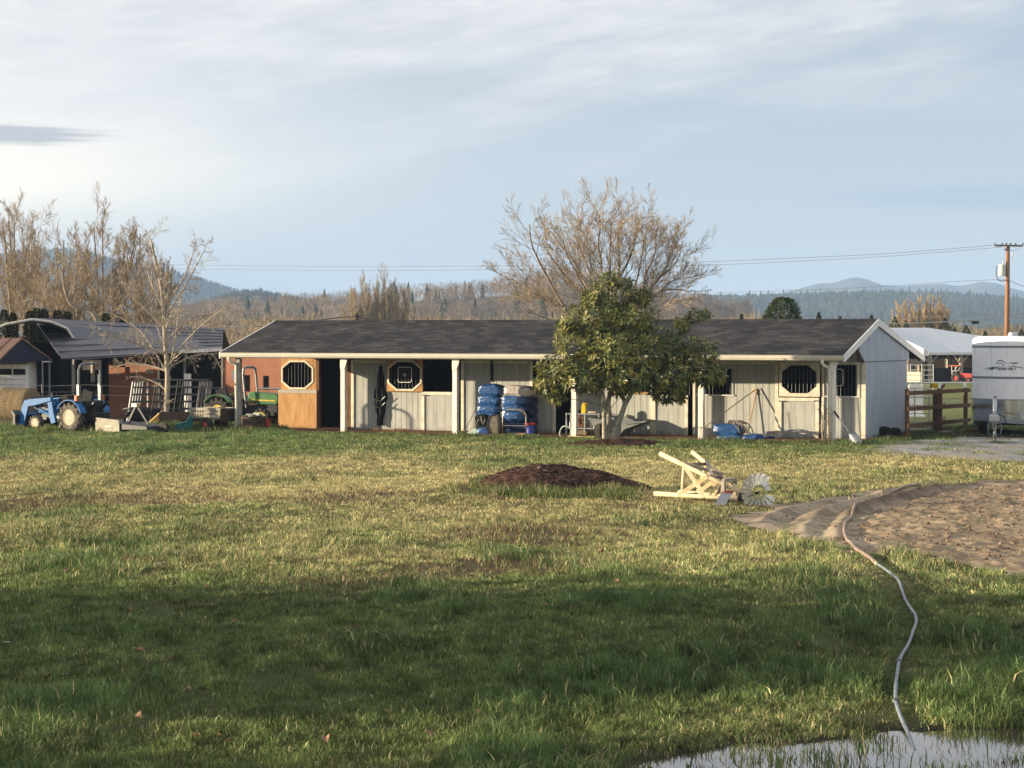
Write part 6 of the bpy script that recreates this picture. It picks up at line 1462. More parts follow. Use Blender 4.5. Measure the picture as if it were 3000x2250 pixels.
# ---------------------------------------------------------------- the leafy forked tree in front of the stable
def leafy():
    random.seed(61); r = np.random.default_rng(61); Y = TREE_B.y; base = V((TREE_B.x, Y, 0)); zb_ = .05
    t = thing('evergreen_tree', 'leafy forked evergreen tree with big glossy leaves in front of the stable', 'tree', base)
    b = MB(); q = lambda pts, d=0: [at(a, c, Y+d*i/(len(pts)-1))-base for i, (a, c) in enumerate(pts)]
    stems = [(q([(1777, 1300), (1772, 1277), (1770, 1215), (1768, 1161), (1745, 1110), (1715, 1050), (1690, 990)], -.3), .085), (q([(1790, 1300), (1783, 1273), (1784, 1210), (1783, 1170), (1797, 1134), (1805, 1050), (1795, 930), (1790, 850)], .3), .10), (q([(1795, 1300), (1801, 1266), (1817, 1225), (1833, 1181), (1850, 1152), (1862, 1100), (1890, 1010), (1930, 960)], -.2), .10), (q([(1832, 1182), (1821, 1145), (1822, 1110), (1835, 1000), (1850, 900)], .4), .06), (q([(1852, 1150), (1920, 1110), (1990, 1080), (2070, 1075)], -.5), .05), (q([(1768, 1165), (1710, 1150), (1650, 1120), (1600, 1100)], -.5), .045), (q([(1770, 1190), (1730, 1178), (1690, 1172), (1640, 1160)], .2), .02), (q([(1890, 1010), (1980, 965), (2050, 925)], .3), .03), (q([(1772, 1220), (1782, 1205), (1820, 1160)], -.3), .02)]
    for pts, rr in stems:
        s_ = smooth_pts(pts, 4); k = len(s_); b.tube(s_, [rr*(1-.75*i/(k-1)) for i in range(k)], 10, False)
    tips = []
    EL = [(1790, 868, 80, 62), (1735, 932, 95, 56), (1855, 930, 85, 58), (1695, 1000, 80, 62), (1800, 1010, 110, 80), (1905, 1010, 92, 66), (1985, 1010, 62, 40), (2045, 922, 38, 22), (2000, 948, 28, 24), (2050, 1030, 66, 44), (2090, 1072, 42, 32), (1640, 1078, 74, 46), (1606, 1125, 46, 36), (1700, 1095, 92, 58), (1830, 1085, 120, 68), (1960, 1085, 100, 56), (2062, 1092, 56, 36), (1955, 1140, 55, 44), (1985, 1150, 36, 30), (1788, 815, 26, 22), (1830, 828, 24, 22), (1885, 862, 34, 28), (1660, 955, 34, 28), (1635, 1160, 30, 22), (1812, 1128, 40, 34), (1736, 870, 40, 30), (2110, 1100, 26, 22)]
    for (cx, cy, rx, ry) in EL:
        c = at(cx, cy, Y-.1)-base; s_ = Y/F; n = int(rx*ry/44)+3; ry_d = min(1.5, rx*s_*1.05)
        for i in range(n):
            d = rvec(); k = random.uniform(.35, 1)**.4
            p = V((c.x+d.x*rx*s_*k, c.y+d.y*ry_d*k, c.z+d.z*ry*s_*k)); tips.append((p, (d+V((0, 0, .45))).normalized()))
    for p, d in tips:
        if random.random() < .35:
            s_ = p-d*random.uniform(.3, .6)+rvec()*.08; b.tube([s_, s_.lerp(p, .5)+rvec()*.04, p], [.013, .01, .006], 4, False)
    b.build('trunk', m['bark_lichen'], t, smooth=True)
    vs = []; cs = []
    for p, d in tips:
        nl = random.randint(7, 12); a0 = random.uniform(0, 6.28); tone = random.random(); ax = d.cross(V((.3, .2, 1))).normalized(); ay = d.cross(ax)
        for i in range(nl):
            a = a0+i*2.4; up = random.uniform(.05, .9); L = random.uniform(.08, .20); w = L*random.uniform(.15, .22)
            o = (ax*math.cos(a)+ay*math.sin(a)+d*up).normalized(); o = (o+V((0, 0, random.uniform(-.35, .15)))).normalized()
            s_ = o.cross(d); s_ = (s_.normalized() if s_.length > .01 else ax)*w; nm = o.cross(s_).normalized()*w*.35; st = p+o*.02-d*random.uniform(0, .12)
            m1 = st+o*L*.5+V((0, 0, .008)); e = st+o*L+V((0, 0, -.02))
            vs += [st, m1+s_+nm, e, m1-s_+nm]
            c = (.25, .235, .06) if tone < .45 else ((.125, .15, .036) if tone < .82 else (.06, .09, .024)); 
            if random.random() < .06: c = (.24, .21, .05)
            j = random.uniform(.75, 1.25); cs += [(c[0]*j, c[1]*j, c[2]*j, 1)]*4
    i = np.arange(len(vs)//4)[:, None]*4; fs = np.concatenate([i+np.array((0, 1, 2)), i+np.array((0, 2, 3))])
    npmesh('crown', [tuple(v) for v in vs], fs, m['leaf'], cs, parent=t)
leafy()
# mulch bed round its foot
def chips(o_vs, o_fs, o_cs, n, fn, cols, smin, smax):
    for i in range(n):
        x, y, z = fn(); a = random.uniform(0, 6.28); L = random.uniform(smin, smax); w = L*random.uniform(.2, .5); o = len(o_vs); tl = random.uniform(-.5, .7)*L
        c, s = math.cos(a), math.sin(a); dx, dy, wx, wy = c*L, s*L, -s*w, c*w
        o_vs += [(x-dx-wx, y-dy-wy, z), (x+dx-wx, y+dy-wy, z+tl), (x+dx+wx, y+dy+wy, z+tl+w*.3), (x-dx+wx, y-dy+wy, z+w*.3)]
        o_fs.append((o, o+1, o+2, o+3)); q = random.choice(cols); j = random.uniform(.7, 1.3); o_cs += [(q[0]*j, q[1]*j, q[2]*j, 1)]*4
MC = [(.10, .052, .036), (.08, .044, .032), (.13, .068, .045), (.065, .042, .034), (.17, .105, .07)]
def mound(name, label, cat, x0, x1, y0, y1, hf, step, nchip, light, seed):
    random.seed(seed); X, Y = np.meshgrid(np.arange(x0, x1, step), np.arange(y0, y1, step)); H = hf(X, Y); G = gz(X, Y)
    n_ = fbm(X*9, Y*9, 3, seed); Z = G+np.where(H > .004, H+.035*(n_-.5), -.06)
    mk_ = H > .0005; i = np.arange(X.size).reshape(X.shape); f = mk_[:-1, :-1] | mk_[1:, 1:]
    q_ = np.stack([i[:-1, :-1], i[:-1, 1:], i[1:, 1:], i[1:, :-1]], -1)[f]; us = np.unique(q_); rem = np.zeros(X.size, int); rem[us] = np.arange(len(us))
    vs = [tuple(p) for p in np.stack([X, Y, Z], -1).reshape(-1, 3)[us]]; fs = [tuple(x) for x in rem[q_]]
    cs = [(*(np.array((.085, .046, .033))*(.6+.8*k)), 1) for k in fbm(X*4, Y*4, 3, seed+1).reshape(-1)[us]]
    def fn():
        while True:
            x, y = random.uniform(x0, x1), random.uniform(y0, y1); h = float(hf(x, y))
            if h > .01: return x, y, gz1(x, y)+h+.005
    chips(vs, fs, cs, nchip, fn, MC, .015, .045); chips(vs, fs, cs, light, fn, [(.42, .34, .25), (.5, .46, .42)], .02, .05)
    b = MB(); b.v = vs; b.f = fs; b.m = [0]*len(fs); o = b.build(name, m['chip'], colors=cs, smooth=False); tag(o, label, cat)
mound('mulch_bed', 'flat bed of red brown bark mulch round the leafy forked tree', 'mulch', TREE_B.x-1.8, TREE_B.x+1.8, TREE_B.y-1.5, TREE_B.y+1.3, bed_h, .06, 1500, 60, 65)
mound('mulch_pile', 'heap of dark red brown bark mulch on the middle of the lawn', 'mulch', MOUND_C.x-1.8, MOUND_C.x+2.1, MOUND_C.y-1.4, MOUND_C.y+1.4, mulch_h, .045, 3500, 90, 66)
random.seed(71); wp = []
for i in range(85):
    px = random.uniform(1395, 1880); g = ground(px, random.uniform(1436, 1464) if px > 1480 else random.uniform(1405, 1455)); wp.append((g.x, g.y))
weeds('tall_grass', 'taller grass tufts growing along the foot of the mulch heap', wp, .12, .32, [(.10, .15, .035), (.14, .17, .05), (.07, .12, .03), (.22, .20, .08)], 34, .2, .007)
# ================================================================= windmill lying on the lawn
def windmill():
    Yw = 42.2; base = ground(1980, 1462); Yw = base.y
    t = thing('windmill', 'pale wooden ornamental windmill lying on its side on the lawn', 'windmill', base)
    L = lambda px, py, Y: at(px, py, Y)-base
    psi = R(52); ax = V((math.cos(psi), -math.sin(psi), 0)); pe = V((math.sin(psi), math.cos(psi), 0))
    dA = -.20; dB = .32
    A0, A1 = L(1934, 1329, Yw+dA), L(2166, 1441, Yw-1.35)
    B0, B1 = L(2029, 1325, Yw+dB), L(2168, 1437, Yw-1.2)
    C0, C1 = L(1918, 1446, Yw+dA), L(2158, 1461, Yw-1.4)
    D0, D1 = L(1990, 1442, Yw+dB), L(2166, 1458, Yw-1.2)
    legs = ((A0, A1), (B0, B1), (C0, C1), (D0, D1))
    for p, q in legs:
        b = MB(); b.tube([p, p.lerp(q, .5), q], [.042, .04, .036], 10); b.build('leg', m['wood_peeled'], t, smooth=True)
    def at_(leg, f): return leg[0].lerp(leg[1], f)
    A, B, C, D = legs
    def brace(p, q, off=V((0, -.035, 0)), w=.075, mt='wood_peeled'):
        b = MB(); d = (q-p).normalized(); nrm = V((0, -1, 0)); b.bar(p+off, q+off, .022, w, nrm) if False else b.bar(p+off, q+off, .02, w, d.cross(nrm).normalized().cross(d)*0+V((0, -1, 0)).cross(d).normalized())
        b.build('brace', m[mt], t)
    brace(at_(A, .30), at_(C, .62)); brace(at_(A, .60), at_(C, .29), V((0, -.058, 0)))
    brace(at_(B, .30), at_(D, .66), V((0, .035, 0)), .07, 'wood_peeled'); brace(at_(B, .62), at_(D, .3), V((0, .058, 0)), .07)
    brace(at_(A, .31), at_(B, .66), V((0, 0, .04)), .06, 'wood_grey'); brace(at_(A, .66), at_(B, .3), V((0, 0, .06)), .06, 'wood_grey')
    for p, q, r_ in ((at_(A, .31), at_(B, .31), .03), (at_(A, .64), at_(B, .64), .03), (at_(A, .31), at_(C, .31)+V((.05, .02, 0)), .034), (at_(B, .31), at_(D, .31), .034), (at_(C, .31), at_(D, .31), .03), (at_(B, .64), at_(D, .64), .03)):
        b = MB(); b.tube([p, q], r_, 8); b.build('cross_bar', m['weathered_wood' if r_ < .034 else 'wood_peeled'], t, smooth=True)
    # square platform near the top
    f = .86; c = (at_(A, f)+at_(B, f)+at_(C, f)+at_(D, f))/4+V((0, 0, .02)); a_ = (at_(A, 1)-at_(A, 0)).normalized(); zz = V((0, 0, 1)); h = .19
    pe2 = V((.62, .78, 0))
    b = MB()
    for s in (-1, 1):
        b.bar(c+pe2*(h*s)-zz*h, c+pe2*(h*s)+zz*h, .05, .07, pe2.cross(zz)); b.bar(c-pe2*h+zz*(h*s), c+pe2*h+zz*(h*s), .05, .07, pe2.cross(zz))
    b.build('platform', m['wood_grey'], t)
    # head, shaft, wheel, tail
    hd = (A1+B1+C1+D1)/4; b = MB(); b.lathe([(.02, -.06), (.06, -.05), (.06, .05), (.02, .06)], Matrix.Translation(hd+V((.05, -.03, -.02)))@Matrix.Rotation(R(70), 4, 'Y'), 14); b.box(hd+V((.03, -.02, -.06)), (.1, .1, .12)); b.build('gearbox', m['black_paint'], t)
    Yf = Yw-1.35; fc = L(2223, 1441, Yf); wn = V((.30, -.95, .08)).normalized(); wx = wn.cross(V((0, 0, 1))).normalized(); wz = wx.cross(wn)
    b = MB(); b.tube([hd+V((.02, -.05, -.03)), fc-wn*-.03], .016, 8); b.tube([hd+V((.02, 0, -.08)), fc+wn*.0-wz*.02], .012, 6); b.build('shaft', m['black_paint'], t)
    mw = Matrix((wx, wz, -wn)).transposed().to_4x4(); mw.translation = fc
    b = MB(); b.lathe([(.085, -.006), (.125, -.012), (.125, .012), (.085, .006)], mw, 28, True); b.lathe([(.001, -.02), (.03, -.02), (.03, .02), (.001, .02)], mw, 12); b.build('hub_disc', m['hub_olive'], t)
    for i in range(18):
        a = 2*math.pi*i/18+.1; r0, r1 = .125, .335; w0, w1 = .035, .098; tw = -.42
        if i == 9: continue
        e = V((math.cos(a), math.sin(a), 0)); s_ = V((-math.sin(a)*math.cos(tw), math.cos(a)*math.cos(tw), math.sin(tw)))
        if i in (7, 8): e = (e+V((0, 0, .5))).normalized()
        b = MB(); ps = []
        for k in range(4):
            f = k/3; rr = r0+(r1-r0)*f; w = (w0+(w1-w0)*f)/2; cv = V((0, 0, .012*math.sin(math.pi*f)))
            ps += [e*rr-s_*w+cv, e*rr+V((0, 0, .010)), e*rr+s_*w+cv]
        ps2 = [p+V((0, 0, .003)) for p in ps]; fs = []
        for k in range(3):
            for j in range(2): q0 = k*3+j; fs += [(q0, q0+1, q0+4, q0+3), (12+q0+3, 12+q0+4, 12+q0+1, 12+q0)]
        b.add([mw @ p for p in ps+ps2], fs); b.build('fan_blade', m['galv_blade'], t)
    v = [L(2117, 1438, Yf+.1), L(2150, 1439, Yf+.12), L(2124, 1480, Yf-.12), L(2092, 1480, Yf-.14)]; nn = (v[1]-v[0]).cross(v[3]-v[0]).normalized()*.006
    b = MB(); b.add([x+nn for x in v]+[x-nn for x in v], [(0, 1, 2, 3), (7, 6, 5, 4), (0, 4, 5, 1), (1, 5, 6, 2), (2, 6, 7, 3), (3, 7, 4, 0)]); tv = b.build('tail_vane', m['vane_grey'], t)
    k = .16; v2 = [v[0], v[1], v[1].lerp(v[2], k), v[0].lerp(v[3], k)]; n2 = nn*1.5
    b = MB(); b.add([x+n2 for x in v2]+[x-n2 for x in v2], [(0, 1, 2, 3), (7, 6, 5, 4), (0, 4, 5, 1), (1, 5, 6, 2), (2, 6, 7, 3), (3, 7, 4, 0)]); b.build('vane_stripe', m['red_trim'], tv)
mk('galv_blade', (.62, .62, .58), .5, .12, 12, metal=.25); mk('vane_grey', (.36, .36, .37), .5, .1, 8, metal=.3); mk('hub_olive', (.38, .36, .16), .55, .15, 8, metal=.2)
windmill()
# ---------------------------------------------------------------- hose on the ground
def hose():
    pp = [(2735, 1417), (2690, 1424), (2650, 1433), (2610, 1447), (2580, 1458), (2555, 1471), (2530, 1478), (2512, 1484), (2503, 1505), (2494, 1522), (2480, 1535), (2474, 1552), (2474, 1570), (2482, 1586), (2494, 1599), (2506, 1613), (2525, 1626), (2548, 1641), (2560, 1652), (2568, 1659)]
    gp = [(2568, 1659), (2590, 1673), (2612, 1690), (2632, 1708), (2642, 1735), (2650, 1760), (2664, 1785), (2680, 1808), (2684, 1830), (2678, 1855), (2668, 1880), (2655, 1905), (2644, 1930), (2634, 1952), (2628, 1985), (2625, 2010), (2624, 2040), (2625, 2068), (2634, 2095), (2648, 2130), (2662, 2165), (2672, 2195), (2680, 2215)]
    def path(q):
        r = []
        for a, b_ in q:
            g = ground(a, b_); z = g.z+.035
            if bool(in_dirt(np.array([g.x]), np.array([g.y]))[0]): z = float(dirt_z(np.array([g.x]), np.array([g.y]))[0])+.03
            r.append(V((g.x, g.y, z)))
        return r
    P1 = smooth_pts(path(pp), 4); P2 = smooth_pts(path(gp), 4)
    for i in range(len(P2)):                                            # the last stretch dips under the water
        if P2[i].y < 18: P2[i].z = min(P2[i].z, -.02-.05*max(0, 17.4-P2[i].y))
        elif P2[i].y < 24: P2[i].z += .015*math.sin(P2[i].y*3)
    t = thing('garden_hose', 'long hose winding from the dirt track through the grass into the puddle', 'hose', P1[0])
    o = P1[0].copy()
    b = MB(); b.tube([p-o for p in P1], .026, 8); b.build('hose_length', m['hose_brown'], t, smooth=True)['label'] = 'brown muddy length of hose lying along the dirt'
    b = MB(); b.tube([p-o for p in P2], .017, 8); b.build('hose_length', m['hose_grey'], t, smooth=True)['label'] = 'blue grey length of hose lying in the grass'
    for k in (0, 52, 68):
        p = P2[k]; d = (P2[min(k+1, len(P2)-1)]-P2[max(0, k-1)]).normalized(); b = MB(); b.tube([p-o-d*.05, p-o+d*.05], .029, 10); b.build('hose_coupling', m['rim_cream' if k == 0 else 'bar_metal'], t, smooth=True)
hose()
g = ground(2582, 1645); b = MB(); b.tube([V((0, 0, -.02)), V((.13, .05, .16))], .012, 5); o = b.build('stick', m['dark_wood'], loc=g); tag(o, 'thin dark stick poking up from the grass beside the hose', 'stick')
# ---------------------------------------------------------------- wooden fence at the right
def wood_fence():
    p0 = at(2663, 1290, 66.0); p0.z = 0; p1 = at(2842, 1253, 75.5); p1.z = gz1(p1.x, 75.5)
    t = thing('wooden_fence', 'brown three rail wooden fence between the stable and the horse trailer', 'fence', p0)
    d = (p1-p0)
    Zr = [((1152, 1143)), ((1198, 1187)), ((1248, 1230))]
    for y0, y1 in Zr:
        a = at(2660, y0, 66.0)-p0; c = at(2842, y1, 75.5)-p0; b = MB(); b.bar(a, c, .045, .125); b.build('fence_rail', m['fence_brown'], t, bevel=.004)
    for f, w in ((.02, .11), (.52, .14), (.97, .12)):
        q = d*f; zt = (at(2660, 1140, 66.)-p0).lerp(at(2842, 1136, 75.5)-p0, f).z; b = MB(); n_ = V((-d.y, d.x, 0)).normalized()
        qq = q+n_*.10; b.box((qq.x, qq.y, zt/2-.05), (w, w, zt+.1)); b.build('fence_post', m['fence_brown'], t, bevel=.006)
    # short wing running back to the right from the middle post
    for y0, y1 in ((1134, 1128), (1195, 1185), (1241, 1226)):
        a = d*.52+V((0, .2, at(2738, y0, 70.8).z)); c = a+V((1.6, 8, -.12)); b = MB(); b.bar(a, c, .045, .12); b.build('wing_rail', m['fence_brown'], t)
    b = MB(); q = d*.5+V((-.12, .5, 0)); b.box((q.x, q.y, .6), (.12, .12, 1.3)); b.build('fence_post', m['fence_brown'], t)
wood_fence()
# yellow feed pan on the fence post
g = at(2736, 1136, 71.4); b = MB(); b.lathe([(.10, 0), (.12, .02), (.13, .12), (.10, .12)], None, 14); b.b2(-.08, .08, -.1, .1, .12, .15); o = b.build('yellow_tub', m['yellow_plastic'], loc=g); tag(o, 'yellow tub sitting on top of the middle brown fence post', 'tub')
# white pipe gate
def gate():
    Yg = 72.; p0 = at(2645, 1266, Yg); p0.z = gz1(p0.x, Yg); q0 = at(2722, 1266, Yg); w = q0.x-p0.x
    t = thing('pipe_gate', 'white pipe gate standing behind the left end of the brown fence', 'gate', p0)
    Z = lambda y: at(2700, y, Yg).z-p0.z
    b = MB(); b.tube([(0, 0, Z(1258)), (0, 0, Z(1137)), (w, 0, Z(1137)), (w, 0, Z(1258)), (0, 0, Z(1258))], .028, 8); b.build('gate_frame', m['fence_white'], t)
    for y in (1163, 1188, 1212, 1235): b = MB(); b.tube([(0, 0, Z(y)), (w, 0, Z(y))], .02, 8); b.build('gate_rail', m['fence_white'], t)
    b = MB(); b.tube([(w*.45, 0, Z(1258)), (w*.45, 0, Z(1137))], .02, 8); b.build('gate_upright', m['fence_white'], t)
gate()
# white pipe fence across the paddock
def white_fence():
    Yf = 112.; p0 = at(2560, 1160, Yf); p0.z = gz1(p0.x, Yf); t = thing('white_fence', 'long white pipe fence crossing the paddock behind the brown fence', 'fence', p0)
    X = lambda px: kk(px)*Yf-p0.x
    Z = lambda y: at(1500, y, Yf).z-p0.z
    b = MB(); b.tube([(X(2560), 0, Z(1121)), (X(3200), 0, Z(1121))], .035, 8); b.build('top_rail', m['fence_white'], t)
    for i in range(3): b = MB(); y = 1150+i*22; b.tube([(X(2560), 0, Z(y)), (X(2950), 0, Z(y)-.02), (X(3200), 0, Z(y))], .009, 5); b.build('fence_wire', m['fence_white'], t)
    for px, w in ((2684, .08), (2755, .09), (2827, .07), (2905, .07), (2980, .07), (3060, .07)):
        b = MB(); b.tube([(X(px), 0, -.1), (X(px), 0, Z(1119))], w, 10); b.build('fence_post', m['fence_white'], t)
white_fence()
b = MB(); g = at(2683, 1190, 88.); g.z = gz1(g.x, 88.); b.b2(-.28, .28, -.05, .05, 0, 1.25); b.b2(-.33, .33, -.2, .2, 0, .1); o = b.build('jump_stand', m['fence_white'], loc=g, bevel=.02); tag(o, 'white upright jump stand seen through the white pipe gate', 'jump stand')
# ---------------------------------------------------------------- white roofed open barn
def open_barn():
    Yb = 200.; e0 = at(2722, 1033, Yb); zg = gz1(e0.x, Yb); A2 = V((math.cos(R(25)), math.sin(R(25)), 0)); B2 = V((-math.sin(R(25)), math.cos(R(25)), 0))
    t = thing('open_barn', 'open sided barn with broad white metal roof beyond the paddock', 'barn', (e0.x, e0.y, zg), R(25))
    He = e0.z-zg; Hr = 5.0; Wd = 16.; Ln = 17.
    # local x along the eave, local y into the depth
    b = MB(); tx = Matrix(((0, 1, 0), (1, 0, 0), (0, 0, 1)))
    ridge = at(2718, 960, 207.5).z-zg
    pts = [V((0, 0, He)), V((Ln, 0, He)), V((5.6, 8, ridge)), V((0, 8, ridge)), V((0, 16, He)), V((Ln, 16, He))]
    dz = V((0, 0, -.12))
    b.add(pts+[p+dz for p in pts], [(0, 1, 2, 3), (3, 2, 5, 4), (1, 5, 2), (6, 7, 1, 0), (9, 8, 7, 6), (10, 11, 8, 9), (7, 11, 5, 1)]); b.build('roof', m['barn_roof_white'], t)
    b = MB(); b.bar((-.04, 0, He-.12), (-.04, 8, ridge-.12), .06, .5); b.bar((-.04, 8, ridge-.12), (-.04, 16, He-.12), .06, .5); b.bar((-.1, -.05, He-.1), (Ln, -.05, He-.1), .06, .22); b.build('fascia', m['white_trim'], t)
    for i in range(6):
        for y in (.15, 15.8):
            x = .2+i*3.3; b = MB(); b.b2(x-.13, x+.13, y-.13, y+.13, -.2, He-.25); b.build('barn_post', m['barn_post'], t)
            if y < 1:
                b = MB(); b.bar((x, y, He-1.0), (x+.85, y, He-.2), .12, .12); b.bar((x, y, He-1.0), (x-.85, y, He-.2), .12, .12); b.build('knee_brace', m['barn_post'], t)
    for j in range(4):
        y = 3.2+j*3.2; b = MB(); b.b2(-.05, .15, y-.13, y+.13, -.2, He+.4); b.build('barn_post', m['barn_post'], t)
    b = MB(); b.b2(.3, Ln, 1.0, 1.1, -.1, 1.25); b.build('kick_boards', m['black_panel'], t)
    b = MB(); b.b2(-.05, .05, .3, 16, 1.5, 2.0); b.b2(-.3, Ln, 15.9, 16.0, 1.9, He); b.b2(Ln-.1, Ln, .3, 16, 0, He); b.build('back_wall', m['black_panel'], t)
    b = MB(); 
    for i in range(5): b.b2(.6+i*3.3, 2.9+i*3.3, 15.6, 15.7, .9, 1.85)
    b.build('back_panel', m['tan_siding'], t)
    b = MB(); b.b2(-.2, -.1, 1., 14, -.1, .9); b.build('side_boards', m['tan_siding'], t)
    b = MB(); b.b2(0, Ln, 0, 16, -.3, -.02); b.build('barn_floor', m['dirt'], t)
open_barn()
# second barn with red edge behind it
b0 = at(2786, 985, 235); zg = gz1(b0.x, 235); t = thing('red_edged_barn', 'grey roofed barn with red edge behind the white roofed barn', 'barn', (b0.x, 235, zg), 0)
X = lambda px: kk(px)*235-b0.x
Z = lambda y: at(1500, y, 235).z-zg
b = MB(); v = [V((X(2786), 0, Z(983))), V((X(2850), 4, Z(984))), V((X(2990), 4, Z(1010))), V((X(2880), 0, Z(1012)))]; dz = V((0, 0, -.15)); b.add(v+[p+dz for p in v], [(3, 2, 1, 0), (4, 5, 6, 7), (0, 1, 5, 4), (1, 2, 6, 5), (2, 3, 7, 6), (3, 0, 4, 7)]); b.build('roof', m['grey_roof'], t)
b = MB(); b.bar(v[0]+V((0, -.1, 0)), v[3]+V((0, -.1, 0)), .08, .18); b.build('roof_edge', m['red_trim'], t)
b = MB(); b.ext([(X(2786), -.2), (X(2880), -.2), (X(2880), Z(1014)), (X(2786), Z(986))], .5, 3.5); b.build('wall', m['black_panel'], t)
# pale pipe corral and red tractor at the open barn
Yc = 160.; c0 = at(2600, 1120, Yc); c0.z = gz1(c0.x, Yc); b = MB()
for i in range(5): b.tube([(0, 0, .3+i*.35), (3.2, 0, .3+i*.35)], .03, 6)
for i in range(5): b.tube([(i*.8, 0, 0), (i*.8, 0, 1.75)], .03, 6)
o = b.build('pipe_corral', m['fence_white'], loc=c0); tag(o, 'pale pipe corral panel beside the left side of the open barn', 'corral')
Yt = 198.; t0 = at(2806, 1118, Yt); t0.z = gz1(t0.x, Yt); rt = thing('red_tractor', 'small red tractor with orange sunshade parked before the open barn', 'tractor', t0, R(-35)); kz = .82
for x, y, r_ in ((0, -.45, .42), (0, .45, .42), (1.1, -.38, .26), (1.1, .38, .26)):
    b = MB(); b.lathe([(r_*.5, -.12), (r_*.95, -.12), (r_, -.06), (r_, .06), (r_*.95, .12), (r_*.5, .12)], Matrix.Translation((x, y, r_))@Matrix.Rotation(math.pi/2, 4, 'X'), 18, True); w_ = b.build('wheel', m['rubber'], rt)
    b = MB(); b.lathe([(r_*.5, -.05), (r_*.5, .05)], Matrix.Translation((x, y, r_))@Matrix.Rotation(math.pi/2, 4, 'X'), 14); b.build('rim', m['red_plastic'], w_)
b = MB(); b.ext([(.3, .4), (1.35, .4), (1.4, .7), (1.2, .82), (.3, .85)], -.25, .25); b.build('hood', m['red_plastic'], rt, bevel=.03)
b = MB(); b.b2(-.3, 1.2, -.18, .18, .3, .5); b.b2(-.35, .1, -.22, .22, .5, .72); b.b2(-.4, -.3, -.2, .2, .72, 1.0); b.build('chassis', m['black_paint'], rt)
b = MB(); b.b2(-.65, .35, -.42, .42, 1.44, 1.52); b.build('sunshade', m['amber'], rt, bevel=.02)
b = MB(); 
for y in (-.38, .38): b.tube([(-.35, y, .5), (-.4, y, 1.44)], .03, 6); b.tube([(.1, y, 1.44), (-.1, y, 1.1), (-.37, y, .95)], .025, 6)
b.build('sunshade_frame', m['fence_white'], rt)
b = MB(); b.bar((1.2, -.32, .6), (1.9, -.32, .3), .06, .12); b.bar((1.2, .32, .6), (1.9, .32, .3), .06, .12); b.b2(1.85, 2.1, -.5, .5, .05, .4); b.build('loader', m['red_plastic'], rt)
b = MB(); b.b2(1.42, 1.44, -.2, -.08, .5, .6); b.build('headlight', m['white_plastic'], rt); b = MB(); b.b2(1.42, 1.44, .08, .2, .5, .6); b.build('headlight', m['white_plastic'], rt)
